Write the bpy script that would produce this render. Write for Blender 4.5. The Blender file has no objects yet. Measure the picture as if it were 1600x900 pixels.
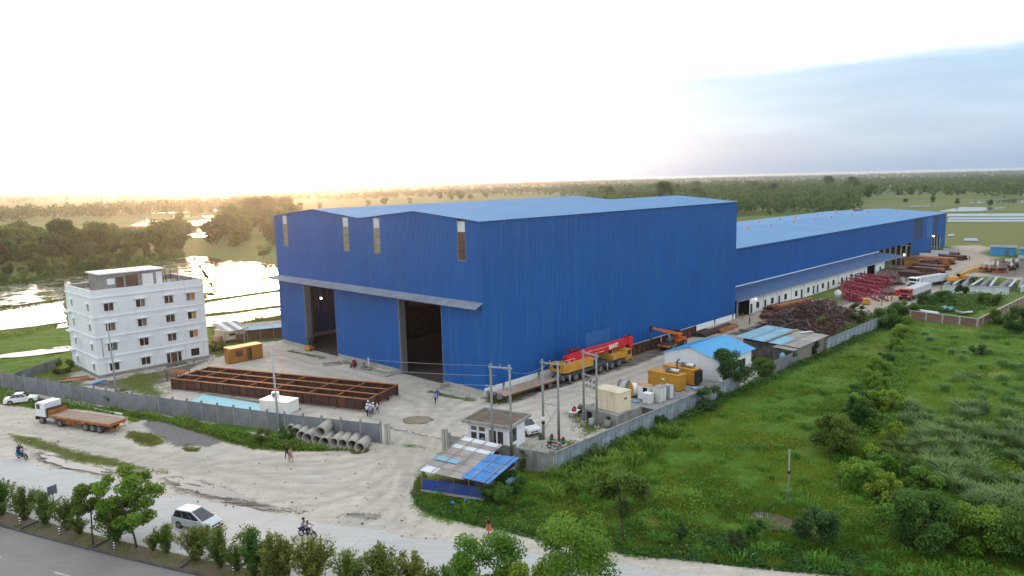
import bpy, math, random
import numpy as np
from mathutils import Vector, Matrix
sc = bpy.context.scene
R = math.radians
# ------------------------------------------------------------------ camera (drone, 30 m up)
FPX, PITCH, ROLL, CAMH = 1162.161, 0.14341, -0.02421, 30.0
cr, sr, cp, sp = math.cos(ROLL), math.sin(ROLL), math.cos(PITCH), math.sin(PITCH)
c_fwd = Vector((0, cp, -sp)); c_r0 = Vector((1, 0, 0)); c_u0 = Vector((0, sp, cp))
c_right = c_r0 * cr + c_u0 * sr; c_up = -c_r0 * sr + c_u0 * cr
cam_d = bpy.data.cameras.new('camera'); cam = bpy.data.objects.new('camera', cam_d)
sc.collection.objects.link(cam); sc.camera = cam
cam_d.sensor_width = 36.0; cam_d.lens = FPX / 1600 * 36.0; cam_d.clip_start = 0.5; cam_d.clip_end = 40000
cam.matrix_world = Matrix(((c_right.x, c_up.x, -c_fwd.x, 0), (c_right.y, c_up.y, -c_fwd.y, 0), (c_right.z, c_up.z, -c_fwd.z, CAMH), (0, 0, 0, 1)))
# ------------------------------------------------------------------ sky, sun, exposure
SUN_AZ, SUN_EL = R(-19.6), R(5.0)
sun_dir = Vector((math.sin(SUN_AZ) * math.cos(SUN_EL), math.cos(SUN_AZ) * math.cos(SUN_EL), math.sin(SUN_EL)))
sc.view_settings.view_transform = 'Standard'; sc.view_settings.look = 'None'
sc.view_settings.gamma = 1.0; sc.view_settings.exposure = 0.42
world = bpy.data.worlds.new('World'); sc.world = world; world.use_nodes = True
def build_world():
    nt = world.node_tree; nt.nodes.clear(); N = nt.nodes.new; L = nt.links.new
    def math_(op, a, b=None, clamp=False):
        n = N('ShaderNodeMath'); n.operation = op; n.use_clamp = clamp
        for i, v in enumerate((a, b)):
            if v is None: continue
            if isinstance(v, (int, float)): n.inputs[i].default_value = v
            else: L(v, n.inputs[i])
        return n.outputs[0]
    def mixc(fac, a, b):
        n = N('ShaderNodeMix'); n.data_type = 'RGBA'
        if isinstance(fac, (int, float)): n.inputs[0].default_value = fac
        else: L(fac, n.inputs[0])
        for i, v in ((6, a), (7, b)):
            if isinstance(v, tuple): n.inputs[i].default_value = (*v, 1)
            else: L(v, n.inputs[i])
        return n.outputs[2]
    out = N('ShaderNodeOutputWorld')
    sky = N('ShaderNodeTexSky'); sky.sky_type = 'NISHITA'; sky.sun_disc = False
    sky.sun_elevation = SUN_EL; sky.sun_rotation = SUN_AZ; sky.dust_density = 2.0
    bg1 = N('ShaderNodeBackground'); L(sky.outputs[0], bg1.inputs[0]); bg1.inputs[1].default_value = 0.05
    tc = N('ShaderNodeTexCoord'); d = tc.outputs['Generated']
    nrm = N('ShaderNodeVectorMath'); nrm.operation = 'NORMALIZE'; L(d, nrm.inputs[0])
    dot = N('ShaderNodeVectorMath'); dot.operation = 'DOT_PRODUCT'; L(nrm.outputs[0], dot.inputs[0]); dot.inputs[1].default_value = sun_dir
    dt = math_('MAXIMUM', dot.outputs['Value'], 0.0)
    sep = N('ShaderNodeSeparateXYZ'); L(nrm.outputs[0], sep.inputs[0]); el = sep.outputs[2]
    # cloud noise stretched along the horizon
    mp = N('ShaderNodeMapping'); L(nrm.outputs[0], mp.inputs[0]); mp.inputs['Scale'].default_value = (1.3, 1.3, 7.0)
    n1 = N('ShaderNodeTexNoise'); L(mp.outputs[0], n1.inputs[0]); n1.inputs['Scale'].default_value = 1.6; n1.inputs['Detail'].default_value = 7; n1.inputs['Roughness'].default_value = 0.55
    mp2 = N('ShaderNodeMapping'); L(nrm.outputs[0], mp2.inputs[0]); mp2.inputs['Scale'].default_value = (2.5, 2.5, 16.0)
    n2 = N('ShaderNodeTexNoise'); L(mp2.outputs[0], n2.inputs[0]); n2.inputs['Scale'].default_value = 2.2; n2.inputs['Detail'].default_value = 6
    # lower cloud bank: grey-blue below an uneven edge, brighter overcast above it
    e1 = math_('ADD', el, math_('MULTIPLY', math_('SUBTRACT', n1.outputs[0], 0.5), 0.07))
    rmp = N('ShaderNodeMapRange'); rmp.interpolation_type = 'SMOOTHSTEP'; L(e1, rmp.inputs[0])
    rmp.inputs[1].default_value = 0.116; rmp.inputs[2].default_value = 0.138
    n2r = N('ShaderNodeMapRange'); L(n2.outputs[0], n2r.inputs[0]); n2r.inputs[1].default_value = 0.35; n2r.inputs[2].default_value = 0.65
    bank = mixc(n2r.outputs[0], (0.265, 0.405, 0.605), (0.335, 0.485, 0.675))
    hz = N('ShaderNodeMapRange'); L(el, hz.inputs[0]); hz.inputs[1].default_value = 0.0; hz.inputs[2].default_value = 0.06
    bank = mixc(hz.outputs[0], (0.235, 0.37, 0.54), bank)
    high = mixc(n2.outputs[0], (0.80, 0.92, 1.02), (1.08, 1.08, 1.08))
    cloud = mixc(rmp.outputs[0], bank, high)
    glow = math_('MULTIPLY', math_('POWER', dt, 15.0), 1.7)
    core = math_('MULTIPLY', math_('POWER', dt, 130.0), 2.2)
    def scalec(col, k):
        n = N('ShaderNodeVectorMath'); n.operation = 'SCALE'; n.inputs[0].default_value = col; L(k, n.inputs['Scale']); return n.outputs[0]
    add1 = N('ShaderNodeVectorMath'); add1.operation = 'ADD'
    wb = N('ShaderNodeMapRange'); wb.interpolation_type = 'SMOOTHSTEP'; L(el, wb.inputs[0]); wb.inputs[1].default_value = 0.0; wb.inputs[2].default_value = 0.075
    gcol = N('ShaderNodeVectorMath'); gcol.operation = 'SCALE'; L(mixc(math_('SUBTRACT', 1.0, math_('MULTIPLY', math_('SUBTRACT', 1.0, wb.outputs[0]), math_('POWER', dt, 45.0))), (1.0, 0.52, 0.25), (1.0, 0.97, 0.94)), gcol.inputs[0]); L(glow, gcol.inputs['Scale'])
    L(gcol.outputs[0], add1.inputs[0]); L(scalec((1.0, 0.55, 0.22), core), add1.inputs[1])
    add2 = N('ShaderNodeVectorMath'); add2.operation = 'ADD'; L(cloud, add2.inputs[0]); L(add1.outputs[0], add2.inputs[1])
    low = N('ShaderNodeMapRange'); low.interpolation_type = 'SMOOTHSTEP'; L(el, low.inputs[0]); low.inputs[1].default_value = 0.0; low.inputs[2].default_value = 0.045; low.inputs[3].default_value = 1.0; low.inputs[4].default_value = 0.0
    dh = N('ShaderNodeVectorMath'); dh.operation = 'DOT_PRODUCT'; L(nrm.outputs[0], dh.inputs[0]); dh.inputs[1].default_value = (math.sin(SUN_AZ), math.cos(SUN_AZ), 0.012)
    skyc = mixc(math_('MULTIPLY', math_('POWER', math_('MINIMUM', math_('MAXIMUM', dh.outputs['Value'], 0.0), 1.0), 170.0), low.outputs[0]), add2.outputs[0], (1.25, 0.74, 0.36))
    bg2 = N('ShaderNodeBackground'); L(skyc, bg2.inputs[0]); bg2.inputs[1].default_value = 0.95
    ad = N('ShaderNodeAddShader'); L(bg1.outputs[0], ad.inputs[0]); L(bg2.outputs[0], ad.inputs[1]); L(ad.outputs[0], out.inputs[0])
build_world()
sun_l = bpy.data.lights.new('sun', 'SUN'); sun_o = bpy.data.objects.new('sun', sun_l); sc.collection.objects.link(sun_o)
sun_l.energy = 2.0; sun_l.angle = R(6); sun_l.color = (1.0, 0.52, 0.26)
sun_o.rotation_euler = sun_dir.to_track_quat('Z', 'Y').to_euler()
sc.render.engine = 'CYCLES'; sc.cycles.use_denoising = True
sc.cycles.max_bounces = 8; sc.cycles.transparent_max_bounces = 8; sc.cycles.volume_bounces = 0

# ------------------------------------------------------------------ plant frame: x = depth along the big shed, y = along its front
AZ = 0.7987; C0 = Vector((-4.21, 101.92, 0)); SX = Vector((math.cos(AZ), math.sin(AZ), 0)); SY = Vector((-math.sin(AZ), math.cos(AZ), 0))
def W(s, t, z=0.0): return C0 + SX * s + SY * t + Vector((0, 0, z))
def G(px, py, z=0.0):                    # surveyed point: where the sight line of that spot of the photograph meets height z
    d = c_fwd + c_right * ((px - 800) / FPX) - c_up * ((py - 450) / FPX)
    return Vector((0, 0, CAMH)) + d * ((z - CAMH) / d.z)
def LS(p): q = p - C0; return (q.dot(SX), q.dot(SY))
# ------------------------------------------------------------------ mesh helpers
V = Vector
class MB:
    def __init__(s): s.v = []; s.f = []; s.sm = []; s.mi = []; s.cur = 0
    def _f(s, f, smooth=False): s.f.append(f); s.sm.append(smooth); s.mi.append(s.cur)
    def pts(s, P): i = len(s.v); s.v.extend([tuple(p) for p in P]); return i
    def quad(s, a, b, c, d, smooth=False): i = s.pts((a, b, c, d)); s._f((i, i+1, i+2, i+3), smooth); return s
    def poly(s, P): i = s.pts(P); s._f(tuple(range(i, i+len(P)))); return s
    def box(s, x0, y0, z0, x1, y1, z1):
        i = s.pts([(x, y, z) for z in (z0, z1) for y in (y0, y1) for x in (x0, x1)])
        for f in ((0, 2, 3, 1), (4, 5, 7, 6), (0, 1, 5, 4), (2, 6, 7, 3), (0, 4, 6, 2), (1, 3, 7, 5)): s._f(tuple(i+k for k in f))
        return s
    def obox(s, c, size, yaw=0.0, pitch=0.0, roll=0.0):
        M = Matrix.Rotation(yaw, 3, 'Z') @ Matrix.Rotation(pitch, 3, 'Y') @ Matrix.Rotation(roll, 3, 'X'); h = V(size) / 2; c = V(c)
        i = s.pts([c + M @ V((x*h.x, y*h.y, z*h.z)) for z in (-1, 1) for y in (-1, 1) for x in (-1, 1)])
        for f in ((0, 2, 3, 1), (4, 5, 7, 6), (0, 1, 5, 4), (2, 6, 7, 3), (0, 4, 6, 2), (1, 3, 7, 5)): s._f(tuple(i+k for k in f))
        return s
    def beam(s, p0, p1, w, h):           # box along a line, w across, h up
        p0, p1 = V(p0), V(p1); d = (p1 - p0); 
        up = V((0, 0, 1)) if abs(d.normalized().z) < 0.95 else V((1, 0, 0))
        a = d.cross(up).normalized() * w / 2; b = a.cross(d).normalized() * h / 2
        i = s.pts([p0-a-b, p0+a-b, p0+a+b, p0-a+b, p1-a-b, p1+a-b, p1+a+b, p1-a+b])
        for f in ((0, 1, 2, 3), (7, 6, 5, 4), (0, 4, 5, 1), (1, 5, 6, 2), (2, 6, 7, 3), (3, 7, 4, 0)): s._f(tuple(i+k for k in f))
        return s
    def cyl(s, p0, p1, r0, r1=None, n=12, cap=True, smooth=True):
        p0, p1 = V(p0), V(p1); r1 = r0 if r1 is None else r1; d = (p1-p0).normalized()
        a = d.orthogonal().normalized(); b = d.cross(a)
        i = s.pts([p0 + (a*math.cos(2*math.pi*k/n) + b*math.sin(2*math.pi*k/n))*r0 for k in range(n)] + [p1 + (a*math.cos(2*math.pi*k/n) + b*math.sin(2*math.pi*k/n))*r1 for k in range(n)])
        for k in range(n): s._f((i+k, i+(k+1) % n, i+n+(k+1) % n, i+n+k), smooth)
        if cap: s._f(tuple(i+k for k in reversed(range(n)))); s._f(tuple(i+n+k for k in range(n)))
        return s
    def tube(s, P, r, n=6):
        P = [V(p) for p in P]; rs = r if isinstance(r, (list, tuple)) else [r]*len(P); rings = []
        for k, p in enumerate(P):
            d = (P[min(k+1, len(P)-1)] - P[max(k-1, 0)]).normalized(); a = d.orthogonal().normalized() if k == 0 else (a - d*a.dot(d)).normalized(); b = d.cross(a)
            rings.append(s.pts([p + (a*math.cos(2*math.pi*j/n) + b*math.sin(2*math.pi*j/n))*rs[k] for j in range(n)]))
        for q in range(len(P)-1):
            for j in range(n): s._f((rings[q]+j, rings[q]+(j+1) % n, rings[q+1]+(j+1) % n, rings[q+1]+j), True)
        s._f(tuple(rings[0]+j for j in reversed(range(n)))); s._f(tuple(rings[-1]+j for j in range(n)))
        return s
    def ring(s, p0, p1, ro, ri, n=20):   # pipe wall: outer, inner and two annular ends
        p0, p1 = V(p0), V(p1); d = (p1-p0).normalized(); a = d.orthogonal().normalized(); b = d.cross(a)
        c = [(a*math.cos(2*math.pi*k/n) + b*math.sin(2*math.pi*k/n)) for k in range(n)]
        i = s.pts([p0+q*ro for q in c] + [p1+q*ro for q in c] + [p0+q*ri for q in c] + [p1+q*ri for q in c])
        for k in range(n):
            m = (k+1) % n
            s._f((i+k, i+m, i+n+m, i+n+k), True); s._f((i+2*n+m, i+2*n+k, i+3*n+k, i+3*n+m), True)
            s._f((i+m, i+k, i+2*n+k, i+2*n+m)); s._f((i+n+k, i+n+m, i+3*n+m, i+3*n+k))
        return s
    def prism(s, poly, y0, y1):          # polygon in x,z pulled along y
        n = len(poly); i = s.pts([(x, y0, z) for x, z in poly] + [(x, y1, z) for x, z in poly])
        s._f(tuple(i+k for k in range(n))); s._f(tuple(i+n+k for k in reversed(range(n))))
        for k in range(n): s._f((i+k, i+n+k, i+n+(k+1) % n, i+(k+1) % n))
        return s
    def blob(s, c, r, seed=0, rough=0.25, rings=5, n=8):
        rnd = random.Random(seed); c = V(c); r = V(r); R0 = []
        for q in range(rings+1):
            th = math.pi*q/rings; m = 1 if q in (0, rings) else n
            R0.append((s.pts([c + V((math.sin(th)*math.cos(2*math.pi*k/n)*r.x, math.sin(th)*math.sin(2*math.pi*k/n)*r.y, math.cos(th)*r.z))*(1+rnd.uniform(-rough, rough)) for k in range(m)]), m))
        for q in range(rings):
            a, m0 = R0[q]; b, m1 = R0[q+1]
            for k in range(n):
                if m0 == 1: s._f((a, b+k, b+(k+1) % n), True)
                elif m1 == 1: s._f((a+k, b, a+(k+1) % n), True)
                else: s._f((a+k, b+k, b+(k+1) % n, a+(k+1) % n), True)
        return s
    def corr(s, o, u, v, U, v0, v1, pitch=0.6, dep=0.07, n=None):
        # profiled sheet: ribs run along v, repeated along u; v0/v1 numbers or functions of the distance along u
        o, u, v = V(o), V(u).normalized(), V(v).normalized(); n = u.cross(v) if n is None else V(n).normalized()
        f0 = v0 if callable(v0) else (lambda q: v0); f1 = v1 if callable(v1) else (lambda q: v1)
        k = max(1, round(U/pitch)); p = U/k; q = []
        for j in range(k): q += [((j)*p, 0), ((j+.5)*p, 0), ((j+.62)*p, dep), ((j+.88)*p, dep)]
        q.append((U, 0)); i = s.pts([o+u*a+n*d+v*f0(a) for a, d in q] + [o+u*a+n*d+v*f1(a) for a, d in q]); m = len(q)
        for j in range(m-1): s._f((i+j, i+j+1, i+m+j+1, i+m+j))
        return s
    def holewall(s, o, u, n, U, Z, th, holes, z0=0.0):
        # wall face with real openings and reveals; holes = (u0, u1, z0, z1)
        o, u, n = V(o), V(u).normalized(), V(n).normalized(); z = V((0, 0, 1)); top = Z if callable(Z) else (lambda a: Z)
        us = sorted({0.0, U, *[h[0] for h in holes], *[h[1] for h in holes]}); 
        pk = getattr(s, 'peaks', []); us = sorted(set(us) | {p for p in pk if 0 < p < U})
        zs = sorted({z0, *[h[2] for h in holes], *[h[3] for h in holes]})
        P = lambda a, b, d=0: o+u*a+z*b-n*d
        for a, b in zip(us, us[1:]):
            for c, d in zip(zs, zs[1:] + [None]):
                if d is None: s.quad(P(a, c), P(b, c), P(b, top(b)), P(a, top(a))); continue
                if any(h[0] < (a+b)/2 < h[1] and h[2] < (c+d)/2 < h[3] for h in holes): continue
                s.quad(P(a, c), P(b, c), P(b, d), P(a, d))
        for a, b, c, d in holes:
            s.quad(P(a, c), P(a, d), P(a, d, th), P(a, c, th)); s.quad(P(b, d), P(b, c), P(b, c, th), P(b, d, th))
            s.quad(P(a, d), P(b, d), P(b, d, th), P(a, d, th)); s.quad(P(b, c), P(a, c), P(a, c, th), P(b, c, th))
        return s
    def mesh(s, name, mats):
        me = bpy.data.meshes.new(name); me.from_pydata(s.v, [], s.f)
        for m in (mats if isinstance(mats, (list, tuple)) else [mats]): me.materials.append(m)
        me.polygons.foreach_set('use_smooth', s.sm); me.polygons.foreach_set('material_index', s.mi); me.update(); return me
COL = sc.collection
def link(name, me, parent=None):
    o = bpy.data.objects.new(name, me); COL.objects.link(o)
    if parent is not None: o.parent = parent
    return o
def tag(o, label=None, cat=None, group=None, kind=None):
    for k, v in (('label', label), ('category', cat), ('group', group), ('kind', kind)):
        if v: o[k] = v
    return o
def TH(name, label, cat, s=0.0, t=0.0, z=0.0, rz=0.0, group=None):   # a thing standing in the plant frame
    o = link(name, None); o.location = W(s, t, z); o.rotation_euler = (0, 0, AZ + rz); return tag(o, label, cat, group)
def THW(name, label, cat, p, rz=0.0, group=None):                    # a thing standing at a world point, heading rz
    o = link(name, None); o.location = p; o.rotation_euler = (0, 0, rz); return tag(o, label, cat, group)
def PT(parent, name, mb, mats, label=None):
    o = link(name, mb.mesh(name, mats) if isinstance(mb, MB) else mb, parent)
    if label: o['label'] = label
    return o
def dup(root, label=None, group=None):
    def cp(o, par):
        c = o.copy(); COL.objects.link(c); c.parent = par
        for ch in kids.get(o, ()): cp(ch, c)
        return c
    kids = {}
    for o in bpy.data.objects:
        if o.parent: kids.setdefault(o.parent, []).append(o)
    r = cp(root, None)
    if label: r['label'] = label
    if group: r['group'] = group
    return r
def B(*a): return MB().box(*a)
# ------------------------------------------------------------------ materials
def nodes(name):
    m = bpy.data.materials.new(name); m.use_nodes = True; nt = m.node_tree; nt.nodes.clear()
    N = nt.nodes.new; L = nt.links.new; o = N('ShaderNodeOutputMaterial'); b = N('ShaderNodeBsdfPrincipled'); L(b.outputs[0], o.inputs[0])
    return m, nt, N, L, b, o
def mix_(N, L, fac, a, b, mode='MIX'):
    n = N('ShaderNodeMix'); n.data_type = 'RGBA'; n.blend_type = mode
    if isinstance(fac, (int, float)): n.inputs[0].default_value = fac
    else: L(fac, n.inputs[0])
    for i, v in ((6, a), (7, b)):
        if isinstance(v, tuple): n.inputs[i].default_value = (*v, 1)
        else: L(v, n.inputs[i])
    return n.outputs[2]
def noise_(N, L, co, scale, detail=4, rough=0.55, vec=None):
    if vec is not None:
        mp = N('ShaderNodeMapping'); L(co, mp.inputs[0]); mp.inputs['Scale'].default_value = vec; co = mp.outputs[0]
    n = N('ShaderNodeTexNoise'); L(co, n.inputs['Vector']); n.inputs['Scale'].default_value = scale; n.inputs['Detail'].default_value = detail; n.inputs['Roughness'].default_value = rough
    return n.outputs[0]
def ramp_(N, L, v, a, b):
    n = N('ShaderNodeMapRange'); n.interpolation_type = 'SMOOTHSTEP'; L(v, n.inputs[0]); n.inputs[1].default_value = a; n.inputs[2].default_value = b; return n.outputs[0]
def P(name, c1, c2=None, scale=1.5, rough=0.7, metal=0.0, bump=0.0, bscale=8.0, dirt=None, damt=0.5, dlo=0.45, dhi=0.7, dvec=(1, 1, 1), dscale=0.6, vary=0.08, spec=0.5):
    m, nt, N, L, b, o = nodes(name); tc = N('ShaderNodeTexCoord'); co = tc.outputs['Object']
    c2 = c2 or tuple(x*0.8 for x in c1)
    col = mix_(N, L, ramp_(N, L, noise_(N, L, co, scale, 5), 0.3, 0.7), c1, c2)
    if dirt:
        f = ramp_(N, L, noise_(N, L, co, dscale, 6, 0.65, dvec), dlo, dhi); mm = N('ShaderNodeMath'); mm.operation = 'MULTIPLY'; L(f, mm.inputs[0]); mm.inputs[1].default_value = damt
        col = mix_(N, L, mm.outputs[0], col, dirt)
    if vary:
        oi = N('ShaderNodeObjectInfo'); mr = N('ShaderNodeMapRange'); L(oi.outputs['Random'], mr.inputs[0]); mr.inputs[3].default_value = 1-vary; mr.inputs[4].default_value = 1+vary
        hs = N('ShaderNodeHueSaturation'); L(mr.outputs[0], hs.inputs['Value']); L(col, hs.inputs['Color']); col = hs.outputs[0]
    L(col, b.inputs['Base Color']); b.inputs['Roughness'].default_value = rough; b.inputs['Metallic'].default_value = metal; b.inputs['Specular IOR Level'].default_value = spec
    if bump:
        bp = N('ShaderNodeBump'); L(noise_(N, L, co, bscale, 6), bp.inputs['Height']); bp.inputs['Strength'].default_value = bump; bp.inputs['Distance'].default_value = 0.05; L(bp.outputs[0], b.inputs['Normal'])
    return m
def EMI(name, col, st):
    m, nt, N, L, b, o = nodes(name); b.inputs['Base Color'].default_value = (*col, 1); b.inputs['Emission Color'].default_value = (*col, 1); b.inputs['Emission Strength'].default_value = st; return m
BLUEW = P('blue_cladding', (0.006, 0.104, 0.37), (0.005, 0.088, 0.32), 0.12, 0.5, dirt=(0.022, 0.125, 0.33), damt=0.7, dvec=(1, 1, 0.06), dscale=0.9, vary=0.02, spec=0.35)
BLUEW2 = P('blue_cladding_faded', (0.03, 0.15, 0.42), (0.025, 0.13, 0.38), 0.3, 0.5, vary=0.02)
BLUEDK = P('blue_grey_cladding', (0.03, 0.06, 0.16), (0.025, 0.05, 0.14), 0.3, 0.6, vary=0.02)
BLUER = P('sky_paled_roof_sheet', (0.085, 0.235, 0.46), (0.07, 0.21, 0.42), 0.08, 0.5, dirt=(0.12, 0.25, 0.40), damt=0.5, dvec=(0.25, 1, 1), dscale=0.25, vary=0.02)  # wall blue made lighter: the sky's reflection is put into the colour
BLUER2 = P('blue_office_roof', (0.04, 0.10, 0.23), (0.035, 0.09, 0.20), 0.2, 0.5, vary=0.02)
SKYR = P('sky_blue_sheet', (0.05, 0.33, 0.64), (0.045, 0.30, 0.60), 0.4, 0.45, dirt=(0.10, 0.30, 0.5), damt=0.35, vary=0.03)
WHITE = P('white_plaster', (0.78, 0.80, 0.82), (0.72, 0.74, 0.76), 0.5, 0.85, dirt=(0.42, 0.42, 0.40), damt=0.45, dlo=0.5, dhi=0.8, dvec=(1.2, 1.2, 0.15), dscale=1.1, vary=0.02)
WHITEC = P('clean_white_plaster', (0.80, 0.82, 0.84), (0.75, 0.77, 0.79), 0.5, 0.85, dirt=(0.5, 0.5, 0.48), damt=0.25, dlo=0.6, dhi=0.9, dvec=(1.2, 1.2, 0.18), vary=0)
DKG = P('chassis_grey', (0.075, 0.08, 0.09), (0.05, 0.054, 0.06), 1.0, 0.6)
WHITEP = P('white_paint', (0.78, 0.78, 0.76), (0.7, 0.7, 0.68), 1.0, 0.45, dirt=(0.4, 0.37, 0.32), damt=0.4, dlo=0.55, dhi=0.8)
CONC = P('weathered_concrete', (0.30, 0.30, 0.29), (0.22, 0.22, 0.22), 0.9, 0.9, bump=0.3, dirt=(0.09, 0.09, 0.085), damt=0.6, dvec=(1.2, 1.2, 0.35), vary=0.1)
CONCL = P('pale_concrete', (0.42, 0.40, 0.36), (0.34, 0.32, 0.29), 0.9, 0.9, bump=0.3, dirt=(0.18, 0.17, 0.15), damt=0.5, dlo=0.5)
CONCD = P('dark_concrete', (0.10, 0.095, 0.085), (0.16, 0.15, 0.14), 0.8, 0.95, bump=0.3, dirt=(0.035, 0.035, 0.03), damt=0.7)
PANEL = P('precast_wall_panel', (0.20, 0.22, 0.245), (0.15, 0.165, 0.185), 0.8, 0.9, bump=0.35, bscale=5, dirt=(0.07, 0.075, 0.075), damt=0.7, dlo=0.5, dhi=0.8, dvec=(1, 1, 0.5), vary=0.12)
STUCCO = P('painted_block_wall', (0.30, 0.36, 0.42), (0.22, 0.26, 0.30), 1.2, 0.9, bump=0.4, bscale=5, dirt=(0.10, 0.11, 0.11), damt=0.8, dlo=0.42, dhi=0.68, dvec=(1, 1, 0.45), vary=0.08)
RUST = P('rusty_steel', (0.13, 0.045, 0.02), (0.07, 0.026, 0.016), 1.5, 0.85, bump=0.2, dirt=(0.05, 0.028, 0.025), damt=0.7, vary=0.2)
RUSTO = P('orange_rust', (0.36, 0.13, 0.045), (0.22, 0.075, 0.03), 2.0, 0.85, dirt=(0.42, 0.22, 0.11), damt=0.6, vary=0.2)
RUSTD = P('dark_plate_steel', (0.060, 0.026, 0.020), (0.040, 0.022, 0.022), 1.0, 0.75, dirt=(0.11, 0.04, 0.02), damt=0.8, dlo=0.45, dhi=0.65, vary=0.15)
STEEL = P('galvanised_steel', (0.42, 0.44, 0.46), (0.33, 0.35, 0.37), 2.0, 0.5, 0.3)
POLE = P('painted_pole', (0.36, 0.40, 0.43), (0.30, 0.33, 0.36), 1.0, 0.55, dirt=(0.2, 0.2, 0.19), damt=0.3)
GREYS = P('grey_paint', (0.16, 0.17, 0.18), (0.12, 0.13, 0.14), 1.0, 0.6)
DARK = P('black_rubber', (0.018, 0.018, 0.019), (0.03, 0.029, 0.028), 2.0, 0.85)
BLACK = P('dark_interior', (0.012, 0.010, 0.010), (0.02, 0.016, 0.014), 1.0, 0.9)  # near-black, stands in for unlit interiors and also colours black parts
TYRE = P('tyre_rubber', (0.022, 0.022, 0.022), (0.06, 0.055, 0.05), 3.0, 0.9)
RIM = P('wheel_steel', (0.25, 0.25, 0.25), (0.16, 0.15, 0.14), 4.0, 0.5, 0.4)
YEL = P('machine_yellow', (0.52, 0.26, 0.025), (0.46, 0.22, 0.022), 1.0, 0.5, dirt=(0.25, 0.13, 0.03), damt=0.5, dlo=0.5, dhi=0.8)
ORAN = P('truck_orange', (0.42, 0.15, 0.03), (0.28, 0.09, 0.02), 1.5, 0.6, dirt=(0.17, 0.07, 0.03), damt=0.6)
ORAN2 = P('crane_orange', (0.60, 0.15, 0.02), (0.48, 0.11, 0.02), 1.5, 0.5, dirt=(0.2, 0.07, 0.03), damt=0.4)
OCHRE = P('ochre_cabin', (0.38, 0.17, 0.02), (0.33, 0.145, 0.018), 1.0, 0.6, dirt=(0.22, 0.11, 0.03), damt=0.5)
OCHREL = P('ochre_cabin_roof', (0.50, 0.27, 0.10), (0.45, 0.23, 0.07), 1.0, 0.6)
RED = P('boom_red', (0.62, 0.016, 0.028), (0.52, 0.012, 0.022), 1.0, 0.45, vary=0.03)
REDT = P('truss_red', (0.36, 0.016, 0.05), (0.26, 0.016, 0.045), 2.0, 0.55, vary=0.15)
REDK = P('truck_red', (0.58, 0.055, 0.02), (0.50, 0.045, 0.02), 1.0, 0.45)
CREAM = P('cream_enclosure', (0.72, 0.63, 0.45), (0.66, 0.57, 0.40), 1.0, 0.6, dirt=(0.36, 0.28, 0.18), damt=0.4, dlo=0.55, dvec=(1, 1, 0.3))
GLASS = P('dark_glass', (0.03, 0.035, 0.04), (0.02, 0.025, 0.03), 1.0, 0.08, vary=0, spec=0.7)
PANE = P('window_glass', (0.055, 0.035, 0.03), (0.035, 0.022, 0.02), 0.8, 0.12, vary=0.35)
PANEG = P('grey_window_glass', (0.16, 0.15, 0.14), (0.10, 0.09, 0.085), 0.8, 0.15, vary=0.3)
PANEW = P('amber_window_glass', (0.50, 0.27, 0.07), (0.35, 0.17, 0.05), 0.8, 0.2, vary=0.2)
SLIT = P('yellowed_sheet', (0.34, 0.29, 0.17), (0.25, 0.20, 0.12), 1.2, 0.5, dirt=(0.10, 0.08, 0.05), damt=0.6, dvec=(1, 6, 0.3))
CAR_W = P('car_white', (0.74, 0.75, 0.75), (0.70, 0.71, 0.72), 0.5, 0.25, vary=0)
CAR_S = P('car_silver', (0.50, 0.54, 0.57), (0.47, 0.51, 0.54), 0.5, 0.28, 0.35, vary=0)
CHROME = P('aluminium_cladding', (0.62, 0.62, 0.61), (0.5, 0.5, 0.5), 3.0, 0.3, 0.8)
LAMPR = P('red_lens', (0.45, 0.01, 0.01), None, 1, 0.2)
LAMPW = P('clear_lens', (0.7, 0.7, 0.68), None, 1, 0.15)
WOOD = P('weathered_wood', (0.34, 0.28, 0.22), (0.25, 0.20, 0.16), 2.0, 0.9)
DECK = P('trailer_deck_planks', (0.37, 0.275, 0.21), (0.28, 0.20, 0.155), 1.2, 0.9, dirt=(0.34, 0.24, 0.17), damt=0.5)
TIN = P('weathered_tin', (0.36, 0.33, 0.31), (0.28, 0.25, 0.235), 0.9, 0.6, 0.1, dirt=(0.20, 0.13, 0.10), damt=0.5, dvec=(0.4, 1, 1), vary=0.12)
TINW = P('white_tin', (0.66, 0.70, 0.74), (0.58, 0.62, 0.66), 0.8, 0.45, 0.1, dirt=(0.4, 0.38, 0.36), damt=0.4, vary=0.05)
TINB = P('blue_tin', (0.045, 0.22, 0.56), (0.035, 0.17, 0.46), 0.9, 0.5, dirt=(0.30, 0.40, 0.52), damt=0.5, dlo=0.5, vary=0.1)
TINLB = P('pale_blue_tin', (0.20, 0.42, 0.56), (0.15, 0.36, 0.50), 0.9, 0.5, dirt=(0.28, 0.33, 0.36), damt=0.4, vary=0.1)
TIND = P('royal_blue_tin', (0.022, 0.07, 0.34), (0.018, 0.055, 0.26), 0.9, 0.6, dirt=(0.10, 0.13, 0.20), damt=0.5, vary=0.1)
BROWNT = P('brown_tin', (0.15, 0.07, 0.045), (0.10, 0.05, 0.035), 0.8, 0.7, dirt=(0.05, 0.03, 0.025), damt=0.5, vary=0.15)
TARP = P('pale_blue_floor', (0.30, 0.60, 0.68), (0.34, 0.62, 0.68), 0.4, 0.6, dirt=(0.42, 0.45, 0.44), damt=0.5, dlo=0.45, vary=0)
BRICK = P('red_brick', (0.25, 0.13, 0.10), (0.19, 0.105, 0.085), 6.0, 0.95, bump=0.5, bscale=10, dirt=(0.30, 0.27, 0.24), damt=0.4)
SKIN = P('skin', (0.17, 0.085, 0.05), None, 2, 0.6)
HAIR = P('hair', (0.012, 0.010, 0.009), None, 2, 0.6)
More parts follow.
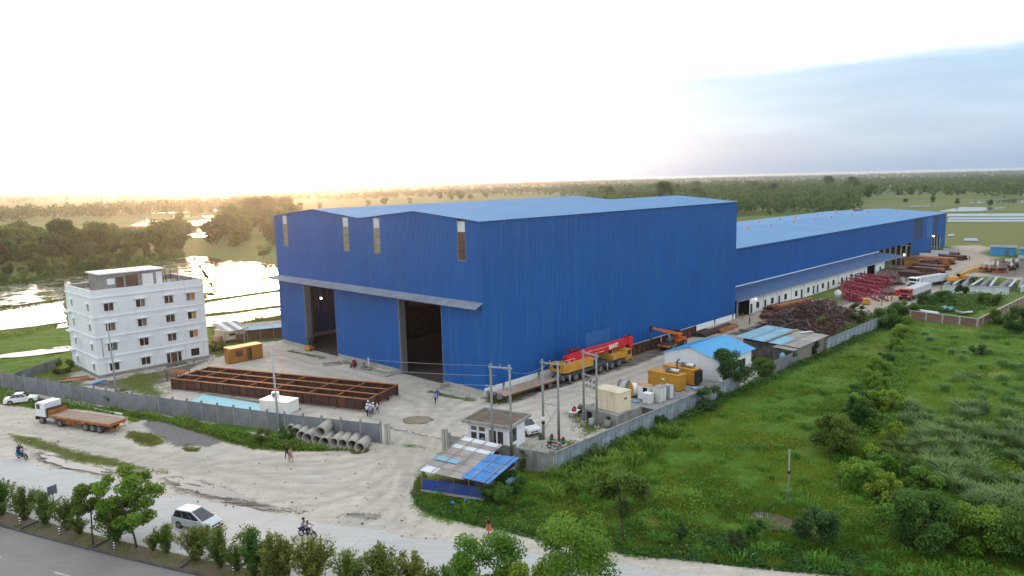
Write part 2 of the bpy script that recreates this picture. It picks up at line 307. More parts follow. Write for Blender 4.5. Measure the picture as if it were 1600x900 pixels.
BARK = P('bark', (0.10, 0.075, 0.05), (0.065, 0.05, 0.035), 3.0, 0.95, bump=0.4)
LAMPON = EMI('lit_lamp', (1.0, 0.97, 0.88), 14.0)
# ------------------------------------------------------------------ number helpers
def vnoise(x, y, seed=0):
    xi = np.floor(x).astype(np.int64); yi = np.floor(y).astype(np.int64); fx = x-xi; fy = y-yi
    def h(a, b):
        n = (a*374761393 + b*668265263 + seed*974634777) & 0x7fffffff; n = ((n ^ (n >> 13))*1274126177) & 0x7fffffff
        return ((n ^ (n >> 16)) & 0xffff)/65535.0
    u = fx*fx*(3-2*fx); w = fy*fy*(3-2*fy)
    return (h(xi, yi)*(1-u)+h(xi+1, yi)*u)*(1-w) + (h(xi, yi+1)*(1-u)+h(xi+1, yi+1)*u)*w
def fbm(x, y, o=4, seed=0):
    r = 0; a = 0.5; t = 0
    for k in range(o): r = r+a*vnoise(x, y, seed+k); t += a; x = x*2.03; y = y*2.03; a *= 0.5
    return r/t
def sdf(X, Y, poly):                      # positive inside
    d = np.full(X.shape, 1e9); ins = np.zeros(X.shape, bool); n = len(poly)
    for k in range(n):
        ax, ay = poly[k][:2]; bx, by = poly[(k+1) % n][:2]; ex, ey = bx-ax, by-ay
        t = np.clip(((X-ax)*ex+(Y-ay)*ey)/max(ex*ex+ey*ey, 1e-9), 0, 1); d = np.minimum(d, (X-ax-t*ex)**2+(Y-ay-t*ey)**2)
        c = ((ay > Y) != (by > Y)); 
        if abs(by-ay) > 1e-9: ins ^= c & (X < (bx-ax)*(Y-ay)/(by-ay)+ax)
    d = np.sqrt(d); return np.where(ins, d, -d)
def gp(*pts): return [tuple(G(*p)[:2]) for p in pts]
def wp(*pts): return [tuple(W(*p)[:2]) for p in pts]
# road axis (lane line of the far carriageway)
_mx = np.array([-52.4, -49.8, -44.6, -26.9, -21, -18.5, -13.2, -10.7, -5, -4]); _my = np.array([74.8, 73.6, 71.2, 63.1, 60.8, 59.9, 57.9, 57, 55, 54.6])
_c = np.polyfit(_mx, _my, 2)
def road_pt(x, off):
    xx = max(-75, min(35, x)); y = np.polyval(_c, xx); m = 2*_c[0]*xx+_c[1]; y += m*(x-xx); l = math.hypot(1, m)
    return V((x - m/l*off, y + off/l, 0))
def road_dir(x): xx = max(-75, min(35, x)); return math.atan(2*_c[0]*xx+_c[1])
# ------------------------------------------------------------------ ground
def axis(a, b, st, far, grow=1.22):
    lo = [a]; s = st
    while lo[-1] > -far: s *= grow; lo.append(lo[-1]-s)
    hi = [b]; s = st
    while hi[-1] < far: s *= grow; hi.append(hi[-1]+s)
    return np.array(lo[:0:-1] + list(np.arange(a, b, st)) + hi)
gx = axis(-95, 100, 0.6, 9000); gy = axis(44, 190, 0.6, 9000)
X, Y = np.meshgrid(gx, gy); near = (X > -140) & (X < 330) & (Y > 20) & (Y < 420)
warp = (fbm(X*0.22, Y*0.22, 4, 5)-0.5)*3.0
def region(polys, soft=1.0, w=1.0):
    r = np.full(X.shape, -50.0)
    for p in polys: r[near] = np.maximum(r[near], sdf(X[near], Y[near], p))
    return np.clip((r+warp*w)/soft*0.5+0.5, 0, 1)
edge = [tuple(road_pt(x, 2.5)[:2]) for x in (34, 24, 14, 4, -6, -16, -26, -36, -46, -56, -66, -80, -110)]
forecourt = edge + [(-110, 118)] + gp((0, 606), (195, 637), (445, 690), (600, 690), (690, 703), (640, 766), (655, 796), (700, 815), (760, 826), (841, 842), (979, 865), (1100, 878), (1222, 891), (1332, 901))
yard = wp((-20, -7), (-36, 33), (-42, 52), (-40, 64), (-12, 64), (-6, 60), (3, 57.5), (78, 57.5), (78, 10), (76, 0), (100, -2), (130, -8), (160, -6), (186, 2), (215, 4), (262, 5), (285, -2), (262, -12), (205, -16), (190, -16), (175, -17), (152, -19), (135, -22.5), (118, -23.5), (100, -21.5), (85, -18), (76, -10), (66, -15), (53, -15.5), (40, -14), (36, -24), (20, -24.8), (-14.5, -24.5), (-18.5, -13))
yard2 = wp((172, -40), (205, -38), (215, -18), (170, -20))
dirt = region([forecourt, yard, yard2], 1.6)
verge = [gp((-40, 596), (0, 608), (60, 625), (110, 632), (195, 640), (300, 658), (400, 680), (470, 694), (520, 704), (470, 706), (400, 703), (340, 691), (300, 672), (225, 656), (205, 662), (195, 650), (140, 640), (60, 640), (0, 632), (-40, 625)),
         gp((15, 678), (60, 685), (110, 700), (200, 722), (272, 738), (262, 741), (180, 731), (110, 722), (60, 702), (20, 690)),
         gp((200, 674), (245, 678), (268, 690), (240, 698), (207, 690)), gp((290, 694), (312, 695), (308, 705), (285, 702)),
         gp((540, 700), (560, 698), (575, 704), (555, 709)),
         gp((812, 695), (850, 684), (905, 688), (880, 645), (915, 632), (960, 655), (975, 664), (850, 725)),
         gp((645, 770), (655, 735), (668, 735), (668, 775)),
         wp((-33, 52), (-33, 36), (-30, 34), (-25, 50), (-27, 56)), wp((-45, 66), (-46, 52), (-35, 52), (-34, 70)),
         wp((-2.2, 34), (-2.0, 19.5), (-0.6, 19.5), (-0.6, 34)), wp((-4.5, 8), (-3.3, -0.6), (-2.2, -0.6), (-2.8, 8)), wp((-3.5, 49), (-2.6, 38), (-1.6, 38), (-2, 49)),
         wp((-2, -2), (-2, -4.2), (4, -4.6), (6, -3)), wp((-16, 64), (-14, 54), (-8, 55), (-9, 62)), wp((37, -16), (52, -17), (44, -25), (37, -25)),
         wp((104, -3.5), (150, -5), (150, -10), (104, -10)), wp((184, 1), (196, 0), (204, -3), (184, -6))]
olive = np.maximum(region(verge[:5], 1.1, 0.45), 0.8*region(verge[5:], 1.8, 0.9))
gravel = region([gp((222, 662), (250, 655), (345, 682), (350, 692), (325, 700), (268, 700), (255, 688))], 1.0, 0.4)
tan = region([wp((52, 6), (48, -10), (56, -28), (130, -30), (215, -48), (300, -30), (300, 10), (190, 10))], 8.0, 1.0)
mud = region([gp((50, 705), (80, 706), (120, 722), (178, 735), (178, 745), (110, 735), (70, 722)), gp((255, 745), (305, 748), (365, 768), (400, 783), (478, 799), (450, 801), (390, 797), (330, 786), (280, 768)), gp((545, 800), (600, 806), (590, 812), (530, 806)), wp((58, -6), (60, -22), (84, -22), (100, -14), (104, -4), (150, -1), (180, 2), (212, -1), (214, -9), (190, -12), (172, -13), (150, -11), (128, -13), (104, -12), (98, -9), (84, -1.2), (74, -7)), wp((172, -40), (180, -20), (208, -19), (205, -38)), wp((-1, -0.5), (-1, -5.2), (46, -6.5), (46, -0.5)), wp((-36, 53), (-24, 52.5), (-16, 54), (-26, 44), (-33, 44))], 1.2, 0.5)
dist = np.sqrt(X**2+Y**2); farm = np.clip((dist-170)/120, 0, 1)
for p in (wp((-25, -26), (100, -26), (100, -48), (140, -48), (140, -140), (-60, -140)),): farm[near] = np.where(sdf(X[near], Y[near], p) > 0, 0, farm[near])
grass_amt = 1-np.maximum(dirt*(1-olive), 0)
Z = (fbm(X*0.35, Y*0.35, 3, 11)-0.5)*0.55*np.clip(1-dirt*1.6, 0, 1)*np.clip(1-farm, 0, 1) + (fbm(X*0.5, Y*0.5, 3, 17)-0.6)*0.05
Z = np.minimum(Z, 0.25) + gravel*0.25*fbm(X*0.8, Y*0.8, 2, 3); Z[dirt > 0.5] = np.minimum(Z[dirt > 0.5], 0.0) + (gravel*0.3*fbm(X*0.8, Y*0.8, 2, 3))[dirt > 0.5]
# the carriageways are cut a little below their own sheet
rx = np.clip(X, -75, 35); ry = np.polyval(_c, rx)+(2*_c[0]*rx+_c[1])*(X-rx); roff = (Y-ry)/np.sqrt(1+(2*_c[0]*rx+_c[1])**2)
Z = np.where((roff < 4.6) & (roff > -20) & (np.abs(X) < 140), -0.06, Z); dirt = np.where((roff < 4.2) & (roff > -20) & (np.abs(X) < 140), 1.0, dirt)
wet = [gp((-60, 520), (0, 516), (105, 504), (322, 512), (440, 496), (445, 455), (438, 425), (425, 412), (300, 399), (250, 412), (200, 419), (130, 427), (60, 434), (0, 443), (-60, 452))]
wetm = region(wet, 2.0, 0.6); Z = Z - wetm*0.25
trk_lines = [gp((-60, 668), (0, 672), (150, 700), (330, 728), (480, 738), (600, 715), (650, 670), (690, 635)), gp((-60, 690), (60, 690), (230, 716), (400, 752), (540, 768), (620, 730), (668, 660), (720, 615), (900, 590)), gp((430, 790), (530, 778), (610, 735), (640, 670), (600, 650), (480, 640)), gp((560, 810), (620, 770), (650, 700), (665, 640), (660, 600)), gp((640, 815), (640, 760), (665, 690), (720, 640), (900, 603), (1060, 552), (1180, 505)), gp((300, 735), (420, 720), (560, 712), (640, 700)), gp((690, 640), (560, 590), (440, 560), (420, 545)), gp((1180, 515), (1235, 505)), gp((1395, 480), (1440, 468), (1480, 445), (1500, 415), (1520, 392)), gp((1100, 540), (980, 588), (820, 640), (720, 660))]
track = np.zeros(X.shape)
def pl_dist(P_):
    d = np.full(X[near].shape, 1e9)
    for (ax, ay), (bx, by) in zip(P_, P_[1:]):
        ex, ey = bx-ax, by-ay; t = np.clip(((X[near]-ax)*ex+(Y[near]-ay)*ey)/max(ex*ex+ey*ey, 1e-9), 0, 1); d = np.minimum(d, (X[near]-ax-t*ex)**2+(Y[near]-ay-t*ey)**2)
    return np.sqrt(d)
for k, P_ in enumerate(trk_lines):
    q_ = P_
    for _ in range(2): q_ = [q_[0]]+[p for a_, b_ in zip(q_, q_[1:]) for p in ((.75*a_[0]+.25*b_[0], .75*a_[1]+.25*b_[1]), (.25*a_[0]+.75*b_[0], .25*a_[1]+.75*b_[1]))]+[q_[-1]]
    d_ = pl_dist(q_) + warp[near]*.12; track[near] = np.maximum(track[near], np.exp(-((d_-1.0)/.42)**2)*(.6+.4*fbm(X[near]*.3, Y[near]*.3, 2, 40+k)))
def ground_material():
    m, nt, N, L, b, o = nodes('ground'); tc = N('ShaderNodeTexCoord'); co = tc.outputs['Object']
    at = lambda n: (lambda a: (setattr(a, 'attribute_name', n), a.outputs['Fac'])[1])(N('ShaderNodeAttribute'))
    def mth(op, a, b_, c=None):
        n = N('ShaderNodeMath'); n.operation = op
        for i, v in enumerate((a, b_, c)):
            if v is None: continue
            if isinstance(v, (int, float)): n.inputs[i].default_value = v
            else: L(v, n.inputs[i])
        return n.outputs[0]
    nA = noise_(N, L, co, 0.09, 6); nB = noise_(N, L, co, 0.6, 6, 0.65); nC = noise_(N, L, co, 3.5, 5, 0.7); nD = noise_(N, L, co, 0.025, 4)
    g = mix_(N, L, ramp_(N, L, nB, 0.35, 0.68), (0.060, 0.130, 0.014), (0.100, 0.200, 0.022))
    g = mix_(N, L, ramp_(N, L, nC, 0.42, 0.75), g, (0.045, 0.095, 0.014))
    g = mix_(N, L, mth('MULTIPLY', ramp_(N, L, nA, 0.50, 0.68), 0.8), g, (0.15, 0.18, 0.035))
    g = mix_(N, L, mth('MULTIPLY', ramp_(N, L, nD, 0.56, 0.70), 0.35), g, (0.15, 0.12, 0.04))
    vo = N('ShaderNodeTexVoronoi'); mp = N('ShaderNodeMapping'); L(co, mp.inputs[0]); mp.inputs['Rotation'].default_value = (0, 0, AZ+0.1); mp.inputs['Scale'].default_value = (0.008, 0.021, 1); L(mp.outputs[0], vo.inputs['Vector']); vo.inputs['Scale'].default_value = 1.0
    sp_ = N('ShaderNodeSeparateColor'); L(vo.outputs['Color'], sp_.inputs[0])
    f = mix_(N, L, ramp_(N, L, sp_.outputs[0], 0.2, 0.6), (0.075, 0.130, 0.022), (0.135, 0.155, 0.045)); f = mix_(N, L, ramp_(N, L, sp_.outputs[1], 0.62, 0.9), f, (0.15, 0.135, 0.075)); f = mix_(N, L, ramp_(N, L, nB, 0.3, 0.8), f, (0.09, 0.12, 0.03), 'MIX')
    f2 = mix_(N, L, 0.55, f, mix_(N, L, ramp_(N, L, sp_.outputs[0], 0.3, 0.7), (0.07, 0.125, 0.022), (0.14, 0.15, 0.05)))
    g = mix_(N, L, at('farm'), g, f2)
    d = mix_(N, L, ramp_(N, L, nB, 0.3, 0.7), (0.575, 0.52, 0.45), (0.45, 0.40, 0.34)); d = mix_(N, L, mth('MULTIPLY', ramp_(N, L, nA, 0.46, 0.66), 0.55), d, (0.41, 0.385, 0.355))
    tr = noise_(N, L, co, 0.9, 5, 0.6, (0.25, 1.6, 1)); d = mix_(N, L, mth('MULTIPLY', ramp_(N, L, tr, 0.5, 0.70), 0.55), d, (0.66, 0.625, 0.58)); d = mix_(N, L, mth('MULTIPLY', ramp_(N, L, nC, 0.5, 0.8), 0.3), d, (0.38, 0.35, 0.31))
    mpt = N('ShaderNodeMapping'); L(co, mpt.inputs[0]); mpt.inputs['Rotation'].default_value = (0, 0, R(-62)); trk = noise_(N, L, mpt.outputs[0], 0.55, 6, 0.65, (0.12, 1.5, 1)); d = mix_(N, L, mth('MULTIPLY', ramp_(N, L, trk, 0.52, 0.66), 0.35), d, (0.36, 0.33, 0.295)); d = mix_(N, L, mth('MULTIPLY', ramp_(N, L, noise_(N, L, co, 0.05, 3), 0.52, 0.62), 0.3), d, (0.50, 0.445, 0.385))
    d = mix_(N, L, mth('MULTIPLY', at('tan'), 0.8), d, mix_(N, L, ramp_(N, L, nB, 0.3, 0.7), (0.40, 0.335, 0.26), (0.29, 0.24, 0.185)))
    d = mix_(N, L, mth('MULTIPLY', at('track'), mth('ADD', 0.25, mth('MULTIPLY', nB, 0.7))), d, (0.31, 0.275, 0.235))
    fine = noise_(N, L, co, 12.0, 4, 0.7); d = mix_(N, L, mth('MULTIPLY', ramp_(N, L, fine, 0.55, 0.8), 0.3), d, (0.33, 0.30, 0.27))
    jit = mth('MULTIPLY', mth('SUBTRACT', mth('ADD', mth('MULTIPLY', nC, 0.6), mth('MULTIPLY', nB, 0.4)), 0.5), 1.7)
    th = lambda a, lo=0.35, hi=0.65: ramp_(N, L, mth('ADD', a, jit), lo, hi)
    ol = mix_(N, L, ramp_(N, L, nC, 0.4, 0.7), (0.085, 0.125, 0.022), (0.155, 0.150, 0.060))
    d = mix_(N, L, th(at('mud')), d, mix_(N, L, ramp_(N, L, tr, 0.4, 0.6), (0.095, 0.082, 0.07), (0.24, 0.215, 0.185)))
    d = mix_(N, L, th(at('gravel')), d, mix_(N, L, ramp_(N, L, nC, 0.35, 0.7), (0.15, 0.145, 0.145), (0.21, 0.20, 0.20)))
    d = mix_(N, L, th(at('olive'), 0.45, 0.75), d, ol)
    c = mix_(N, L, th(at('dirt')), g, d); L(c, b.inputs['Base Color']); b.inputs['Roughness'].default_value = 0.95; b.inputs['Specular IOR Level'].default_value = 0.15
    bp = N('ShaderNodeBump'); L(mth('ADD', nC, mth('MULTIPLY', fine, 0.4)), bp.inputs['Height']); bp.inputs['Strength'].default_value = 0.8; bp.inputs['Distance'].default_value = 0.15; L(bp.outputs[0], b.inputs['Normal'])
    return m
GROUND = ground_material()
def grid_obj(name, sel):
    ny, nx = X.shape; idx = np.arange(nx*ny).reshape(ny, nx)
    q = np.stack([idx[:-1, :-1], idx[:-1, 1:], idx[1:, 1:], idx[1:, :-1]], -1)[sel]
    used, inv = np.unique(q, return_inverse=True); q = inv.reshape(-1, 4)
    me = bpy.data.meshes.new(name); co = np.stack([X.ravel()[used], Y.ravel()[used], Z.ravel()[used]], -1)
    me.vertices.add(len(used)); me.vertices.foreach_set('co', co.ravel().astype(np.float32)); me.loops.add(q.size); me.loops.foreach_set('vertex_index', q.ravel().astype(np.int32))
    me.polygons.add(len(q)); me.polygons.foreach_set('loop_start', np.arange(0, q.size, 4, dtype=np.int32)); me.polygons.foreach_set('use_smooth', np.ones(len(q), bool)); me.update(calc_edges=True)
    for n, a in (('dirt', dirt), ('olive', olive), ('mud', mud), ('gravel', gravel), ('farm', farm), ('tan', tan), ('track', track)):
        t = me.attributes.new(n, 'FLOAT', 'POINT'); t.data.foreach_set('value', a.ravel()[used].astype(np.float32))
    me.materials.append(GROUND); return tag(link(name, me), kind='structure')
cell = dirt[:-1, :-1] > 0.5
grid_obj('dirt_yard', cell); grid_obj('grass_field', ~cell)
# ------------------------------------------------------------------ water
def water_mat(name, weed=0.0, base=(0.05, 0.055, 0.045)):
    m, nt, N, L, b, o = nodes(name); tc = N('ShaderNodeTexCoord'); co = tc.outputs['Object']
    if weed:
        f = ramp_(N, L, noise_(N, L, co, 0.12, 7, 0.7), weed, weed+0.05)
        L(mix_(N, L, f, base, (0.07, 0.11, 0.03)), b.inputs['Base Color']); mr = N('ShaderNodeMapRange'); L(f, mr.inputs[0]); mr.inputs[3].default_value = 0.06; mr.inputs[4].default_value = 0.9; L(mr.outputs[0], b.inputs['Roughness'])
        mr2 = N('ShaderNodeMapRange'); L(f, mr2.inputs[0]); mr2.inputs[3].default_value = 0.5; mr2.inputs[4].default_value = 0.1; L(mr2.outputs[0], b.inputs['Specular IOR Level'])
    else: b.inputs['Base Color'].default_value = (*base, 1); b.inputs['Roughness'].default_value = 0.07
    bp = N('ShaderNodeBump'); L(noise_(N, L, co, 1.2, 4), bp.inputs['Height']); bp.inputs['Strength'].default_value = 0.10; bp.inputs['Distance'].default_value = 0.05; L(bp.outputs[0], b.inputs['Normal'])
    return m
WATER = water_mat('flood_water'); WEEDY = water_mat('weedy_water', 0.50); PUD = water_mat('puddle_water', 0, (0.06, 0.055, 0.05))
def rough_poly(pts, step, amp, seed=0):
    o = []
    for k in range(len(pts)):
        a, b = V((*pts[k], 0)), V((*pts[(k+1) % len(pts)], 0)); n = max(1, int((b-a).length/step)); t = (b-a).normalized() if (b-a).length else V((1, 0, 0)); pr = V((-t.y, t.x, 0))
        for j in range(n):
            p = a.lerp(b, j/n); w = float(fbm(np.array(p.x*0.7/step), np.array(p.y*0.7/step), 3, seed))-0.5; o.append(p + pr*w*amp*2)
    return o
def water(pts, z, mat, step=3.0, amp=1.5, name='paddy_water'):
    mb = MB(); mb.poly([(p.x, p.y, z) for p in rough_poly(pts, step, amp)]); return tag(link(name, mb.mesh(name, mat)), kind='structure')
water(gp((-80, 486), (0, 480), (100, 467), (100, 460), (336, 462), (330, 440), (302, 400), (250, 412), (200, 419), (130, 427), (60, 434), (0, 443), (-80, 452)), 0.03, WEEDY)
water(gp((-80, 522), (0, 516), (105, 503), (101, 470), (0, 483), (-80, 489)), 0.03, WATER)
water(gp((318, 469), (437, 452), (438, 432), (378, 444), (330, 458)), 0.03, WATER); water(gp((336, 455), (380, 441), (437, 428), (437, 425), (425, 413), (300, 400), (318, 425)), 0.03, WATER)
water(gp((318, 491), (440, 477), (438, 456), (318, 474)), 0.03, WATER); water(gp((318, 512), (350, 508), (440, 492), (440, 481), (318, 496)), 0.03, WATER)
water(gp((0, 561), (60, 556), (112, 549), (110, 541), (60, 548), (0, 556)), 0.16, WEEDY, 2, 0.8)
water(gp((88, 514), (106, 512), (106, 505), (90, 508)), 0.16, WATER, 2, 0.6)
for q in (((204, 353), (262, 353), (261, 346), (206, 340), (230, 342)), ((282, 356), (346, 348), (330, 342), (285, 347)), ((288, 372), (333, 370), (332, 363), (290, 366)), ((262, 340), (345, 339), (344, 336.5), (272, 337)), ((230, 334), (300, 333), (296, 331), (235, 332)), ((180, 330), (235, 329), (225, 327), (190, 328)), ((330, 330), (380, 327), (378, 325), (335, 327)), ((310, 362), (334, 360), (334, 355), (312, 357))):
    water(gp(*q), 0.12, WATER, 12, 3.5)
for q in (((1466, 331), (1535, 330), (1573, 324.5), (1500, 323.5)), ((1478, 338.5), (1680, 338), (1680, 333.4), (1480, 334)), ((1480, 343), (1690, 342.5), (1690, 339.5), (1480, 340)), ((1482, 347), (1700, 346.5), (1700, 343.7), (1481, 344)), ((1512, 318), (1680, 316), (1680, 310), (1590, 310.5), (1560, 313), (1520, 314)), ((1420, 323), (1470, 322.3), (1460, 321.5), (1425, 322)), ((760, 303), (830, 302), (828, 300), (770, 301)), ((860, 299), (905, 298), (900, 296.5), (865, 297)), ((1290, 318), (1330, 316), (1325, 315), (1295, 316.5)), ((1395, 305), (1420, 303.5), (1415, 302.5), (1396, 303.6)),
          ((1570, 302), (1700, 298), (1700, 295), (1580, 300))):
    water(gp(*q), 0.12, WATER, 14, 3.0)
for q in (((1505, 377), (1530, 377.5), (1526, 373), (1508, 373)), ((1482, 370), (1492, 369), (1488, 366), (1482, 367))): water(gp(*q), 0.25, WATER, 4, 1.2)
water(gp((1165, 815), (1205, 830), (1260, 838), (1255, 820), (1215, 806), (1185, 798)), 0.14, P('bare_earth', (0.10, 0.07, 0.045), (0.07, 0.055, 0.03), 1.5, .95, vary=0), 0.8, 0.5, 'bare_earth')
water(gp((1183, 811), (1197, 812), (1206, 807), (1195, 802), (1182, 804)), 0.16, PUD, 0.8, 0.35, 'puddle')
def puddles(poly, thr, seed, name='puddle'):
    P_ = np.array(poly); x0, y0 = P_.min(0); x1, y1 = P_.max(0); st = 0.16; xs, ys = np.meshgrid(np.arange(x0, x1, st), np.arange(y0, y1, st)); a = R(-24)
    s = sdf(xs, ys, poly); u = xs*math.cos(a)+ys*math.sin(a); v = -xs*math.sin(a)+ys*math.cos(a)
    n = fbm(u*0.16, v*1.0, 4, seed)*0.6+fbm(u*0.35, v*2.6, 3, seed+9)*0.4 + np.clip(s*0.12, -0.5, 0.06); ok = (n > thr) & (s > 0.1); mb = MB()
    for x, y in zip(xs[ok], ys[ok]): mb.quad((x, y, 0.012), (x+st, y, 0.012), (x+st, y+st, 0.012), (x, y+st, 0.012))
    if mb.v: tag(link(name, mb.mesh(name, PUD)), kind='structure')
puddles(gp((52, 706), (80, 706), (120, 722), (178, 736), (176, 744), (110, 735), (70, 722)), 0.535, 4)
puddles(gp((252, 745), (305, 748), (365, 768), (400, 783), (470, 797), (450, 800), (390, 796), (330, 786), (280, 770)), 0.515, 21)
# ------------------------------------------------------------------ roads
def asphalt(name, c1, c2, spots):
    m, nt, N, L, b, o = nodes(name); tc = N('ShaderNodeTexCoord'); co = tc.outputs['Object']
    col = mix_(N, L, ramp_(N, L, noise_(N, L, co, 0.25, 6, 0.6), 0.35, 0.7), c1, c2)
    a = N('ShaderNodeAttribute'); a.attribute_name = 'lane'; w = N('ShaderNodeTexNoise'); mp = N('ShaderNodeMapping'); L(co, mp.inputs[0]); mp.inputs['Rotation'].default_value = (0, 0, R(22)); mp.inputs['Scale'].default_value = (0.06, 1.2, 1); L(mp.outputs[0], w.inputs[0]); w.inputs['Detail'].default_value = 5
    mm = N('ShaderNodeMath'); mm.operation = 'MULTIPLY'; L(ramp_(N, L, w.outputs[0], 0.45, 0.7), mm.inputs[0]); mm.inputs[1].default_value = 0.5; col = mix_(N, L, mm.outputs[0], col, tuple(x*0.78 for x in c1))
    mm = N('ShaderNodeMath'); mm.operation = 'MULTIPLY'; L(ramp_(N, L, noise_(N, L, co, 1.7, 6, 0.7), 0.66, 0.74), mm.inputs[0]); mm.inputs[1].default_value = 0.6; col = mix_(N, L, mm.outputs[0], col, spots)
    mm = N('ShaderNodeMath'); mm.operation = 'MULTIPLY'; L(ramp_(N, L, noise_(N, L, co, 25, 3, 0.7), 0.5, 0.8), mm.inputs[0]); mm.inputs[1].default_value = 0.3; col = mix_(N, L, mm.outputs[0], col, tuple(x*0.6 for x in c1))
    L(col, b.inputs['Base Color']); b.inputs['Roughness'].default_value = 0.8; b.inputs['Specular IOR Level'].default_value = 0.3
    return m
ROADL = asphalt('pale_road', (0.43, 0.425, 0.415), (0.48, 0.475, 0.465), (0.50, 0.48, 0.45)); ROADN = asphalt('grey_road', (0.205, 0.198, 0.19), (0.235, 0.227, 0.218), (0.33, 0.325, 0.32))
def strip(name, o0, o1, z, mat, x0=-130, x1=120, rough0=0, rough1=0, st=1.0):
    mb = MB(); n = int((x1-x0)/st)
    prev = None
    for k in range(n+1):
        x = x0+k*st; r0 = (float(fbm(np.array(x*0.35), np.array(1.5), 3, 2))-0.5)*rough0; r1 = (float(fbm(np.array(x*0.3), np.array(7.5), 4, 8))-0.5)*rough1
        a = road_pt(x, o0+r0); b = road_pt(x, o1+r1); cur = ((a.x, a.y, z), (b.x, b.y, z))
        if prev: mb.quad(prev[0], cur[0], cur[1], prev[1], True)
        prev = cur
    return tag(link(name, mb.mesh(name, mat)), kind='structure')
road = strip('road', -5.35, 3.6, 0.004, ROADL, rough1=2.2); road2 = strip('road', -18.5, -7.4, 0.004, ROADN)
SOIL = P('median_soil', (0.15, 0.11, 0.07), (0.10, 0.085, 0.05), 0.9, 0.95, bump=0.5, dirt=(0.10, 0.115, 0.04), damt=0.8, vary=0)
strip('median', -7.3, -5.45, 0.10, SOIL, rough1=0.25)
KERB = P('dark_kerb', (0.055, 0.053, 0.05), (0.10, 0.095, 0.09), 1.2, 0.9, vary=0)
def kerb(off, w, h, mat):
    mb = MB(); prev = None
    for x in range(-130, 121, 2):
        a = road_pt(x, off-w/2); b = road_pt(x, off+w/2); cur = [(a.x, a.y, 0), (a.x, a.y, h), (b.x, b.y, h), (b.x, b.y, 0)]
        if prev:
            for j in range(3): mb.quad(prev[j], cur[j], cur[j+1], prev[j+1])
        prev = cur
    return tag(link('kerb', mb.mesh('kerb', mat)), kind='structure')
kerb(-7.35, 0.22, 0.17, KERB); kerb(-5.4, 0.14, 0.13, CONCL)
MARK = P('road_paint', (0.55, 0.55, 0.53), (0.38, 0.37, 0.36), 2.5, 0.8, vary=0)
def dash(par, x, off):
    mb = MB(); pts = [(road_pt(x+d, off-0.07), road_pt(x+d, off+0.07)) for d in (0, 1.25, 2.5)]
    for a, b in zip(pts, pts[1:]): mb.quad((*a[0][:2], 0.009), (*b[0][:2], 0.009), (*b[1][:2], 0.009), (*a[1][:2], 0.009))
    PT(par, 'lane_marking', mb, MARK)
for k in range(-5, 9): dash(road, -52.4+8.32*k if k < 4 else -21.0+8.0*(k-4), 0.0)
for k in range(-3, 6): dash(road2, -41.0+8.4*k, -11.0)
for x in np.arange(-60, 20, 9.2):          # transverse slab joints of the pale carriageway
    mb = MB(); a, b, c, d = road_pt(x, -5.2), road_pt(x+0.03, -5.2), road_pt(x+0.03, 3.2), road_pt(x, 3.2); mb.quad(*[(p.x, p.y, 0.007) for p in (a, b, c, d)]); PT(road, 'slab_joint', mb, CONC)
# stones, clods and litter strewn over the bare ground
def strewn(name, poly, n, mats, seed, smax=.09):
    q = np.random.default_rng(seed); a = np.array(poly); mb = MB(); k = 0
    while k < n:
        p = a.min(0)+q.random(2)*(a.max(0)-a.min(0))
        if sdf(np.array(p[0]), np.array(p[1]), poly) < 0.2: continue
        k += 1; mb.cur = int(q.integers(len(mats))); r = .03+smax*q.random()**4; mb.obox((p[0], p[1], r*.25), (r*2, r*1.3, r*.8), q.uniform(0, 3.1), q.normal()*.2, q.normal()*.2)
    tag(link(name, mb.mesh(name, mats)), kind='stuff')
strewn('stones', forecourt, 900, [CONCL, CONC, SOIL], 3); strewn('stones', yard[:], 900, [CONCL, CONC, SOIL], 4); strewn('litter', gp((0, 620), (300, 690), (560, 720), (640, 780), (500, 800), (250, 745), (0, 690)), 50, [WHITEP, TINB, WHITEP], 6, .05); strewn('litter', gp((640, 770), (700, 800), (840, 838), (860, 760), (800, 740)), 25, [WHITEP, TINLB], 7, .06)
# ------------------------------------------------------------------ haze
def haze():
    m = bpy.data.materials.new('haze'); m.use_nodes = True; nt = m.node_tree; nt.nodes.clear(); o = nt.nodes.new('ShaderNodeOutputMaterial'); v = nt.nodes.new('ShaderNodeVolumePrincipled')
    v.inputs['Color'].default_value = (0.90, 0.95, 1.0, 1); v.inputs['Density'].default_value = HAZE_D; v.inputs['Anisotropy'].default_value = 0.83; nt.links.new(v.outputs[0], o.inputs['Volume'])
    tag(link('haze', B(-15000, -15000, -1.5, 15000, 15000, 36).mesh('haze', m)), kind='stuff')
HAZE_D = 0.000095
haze()
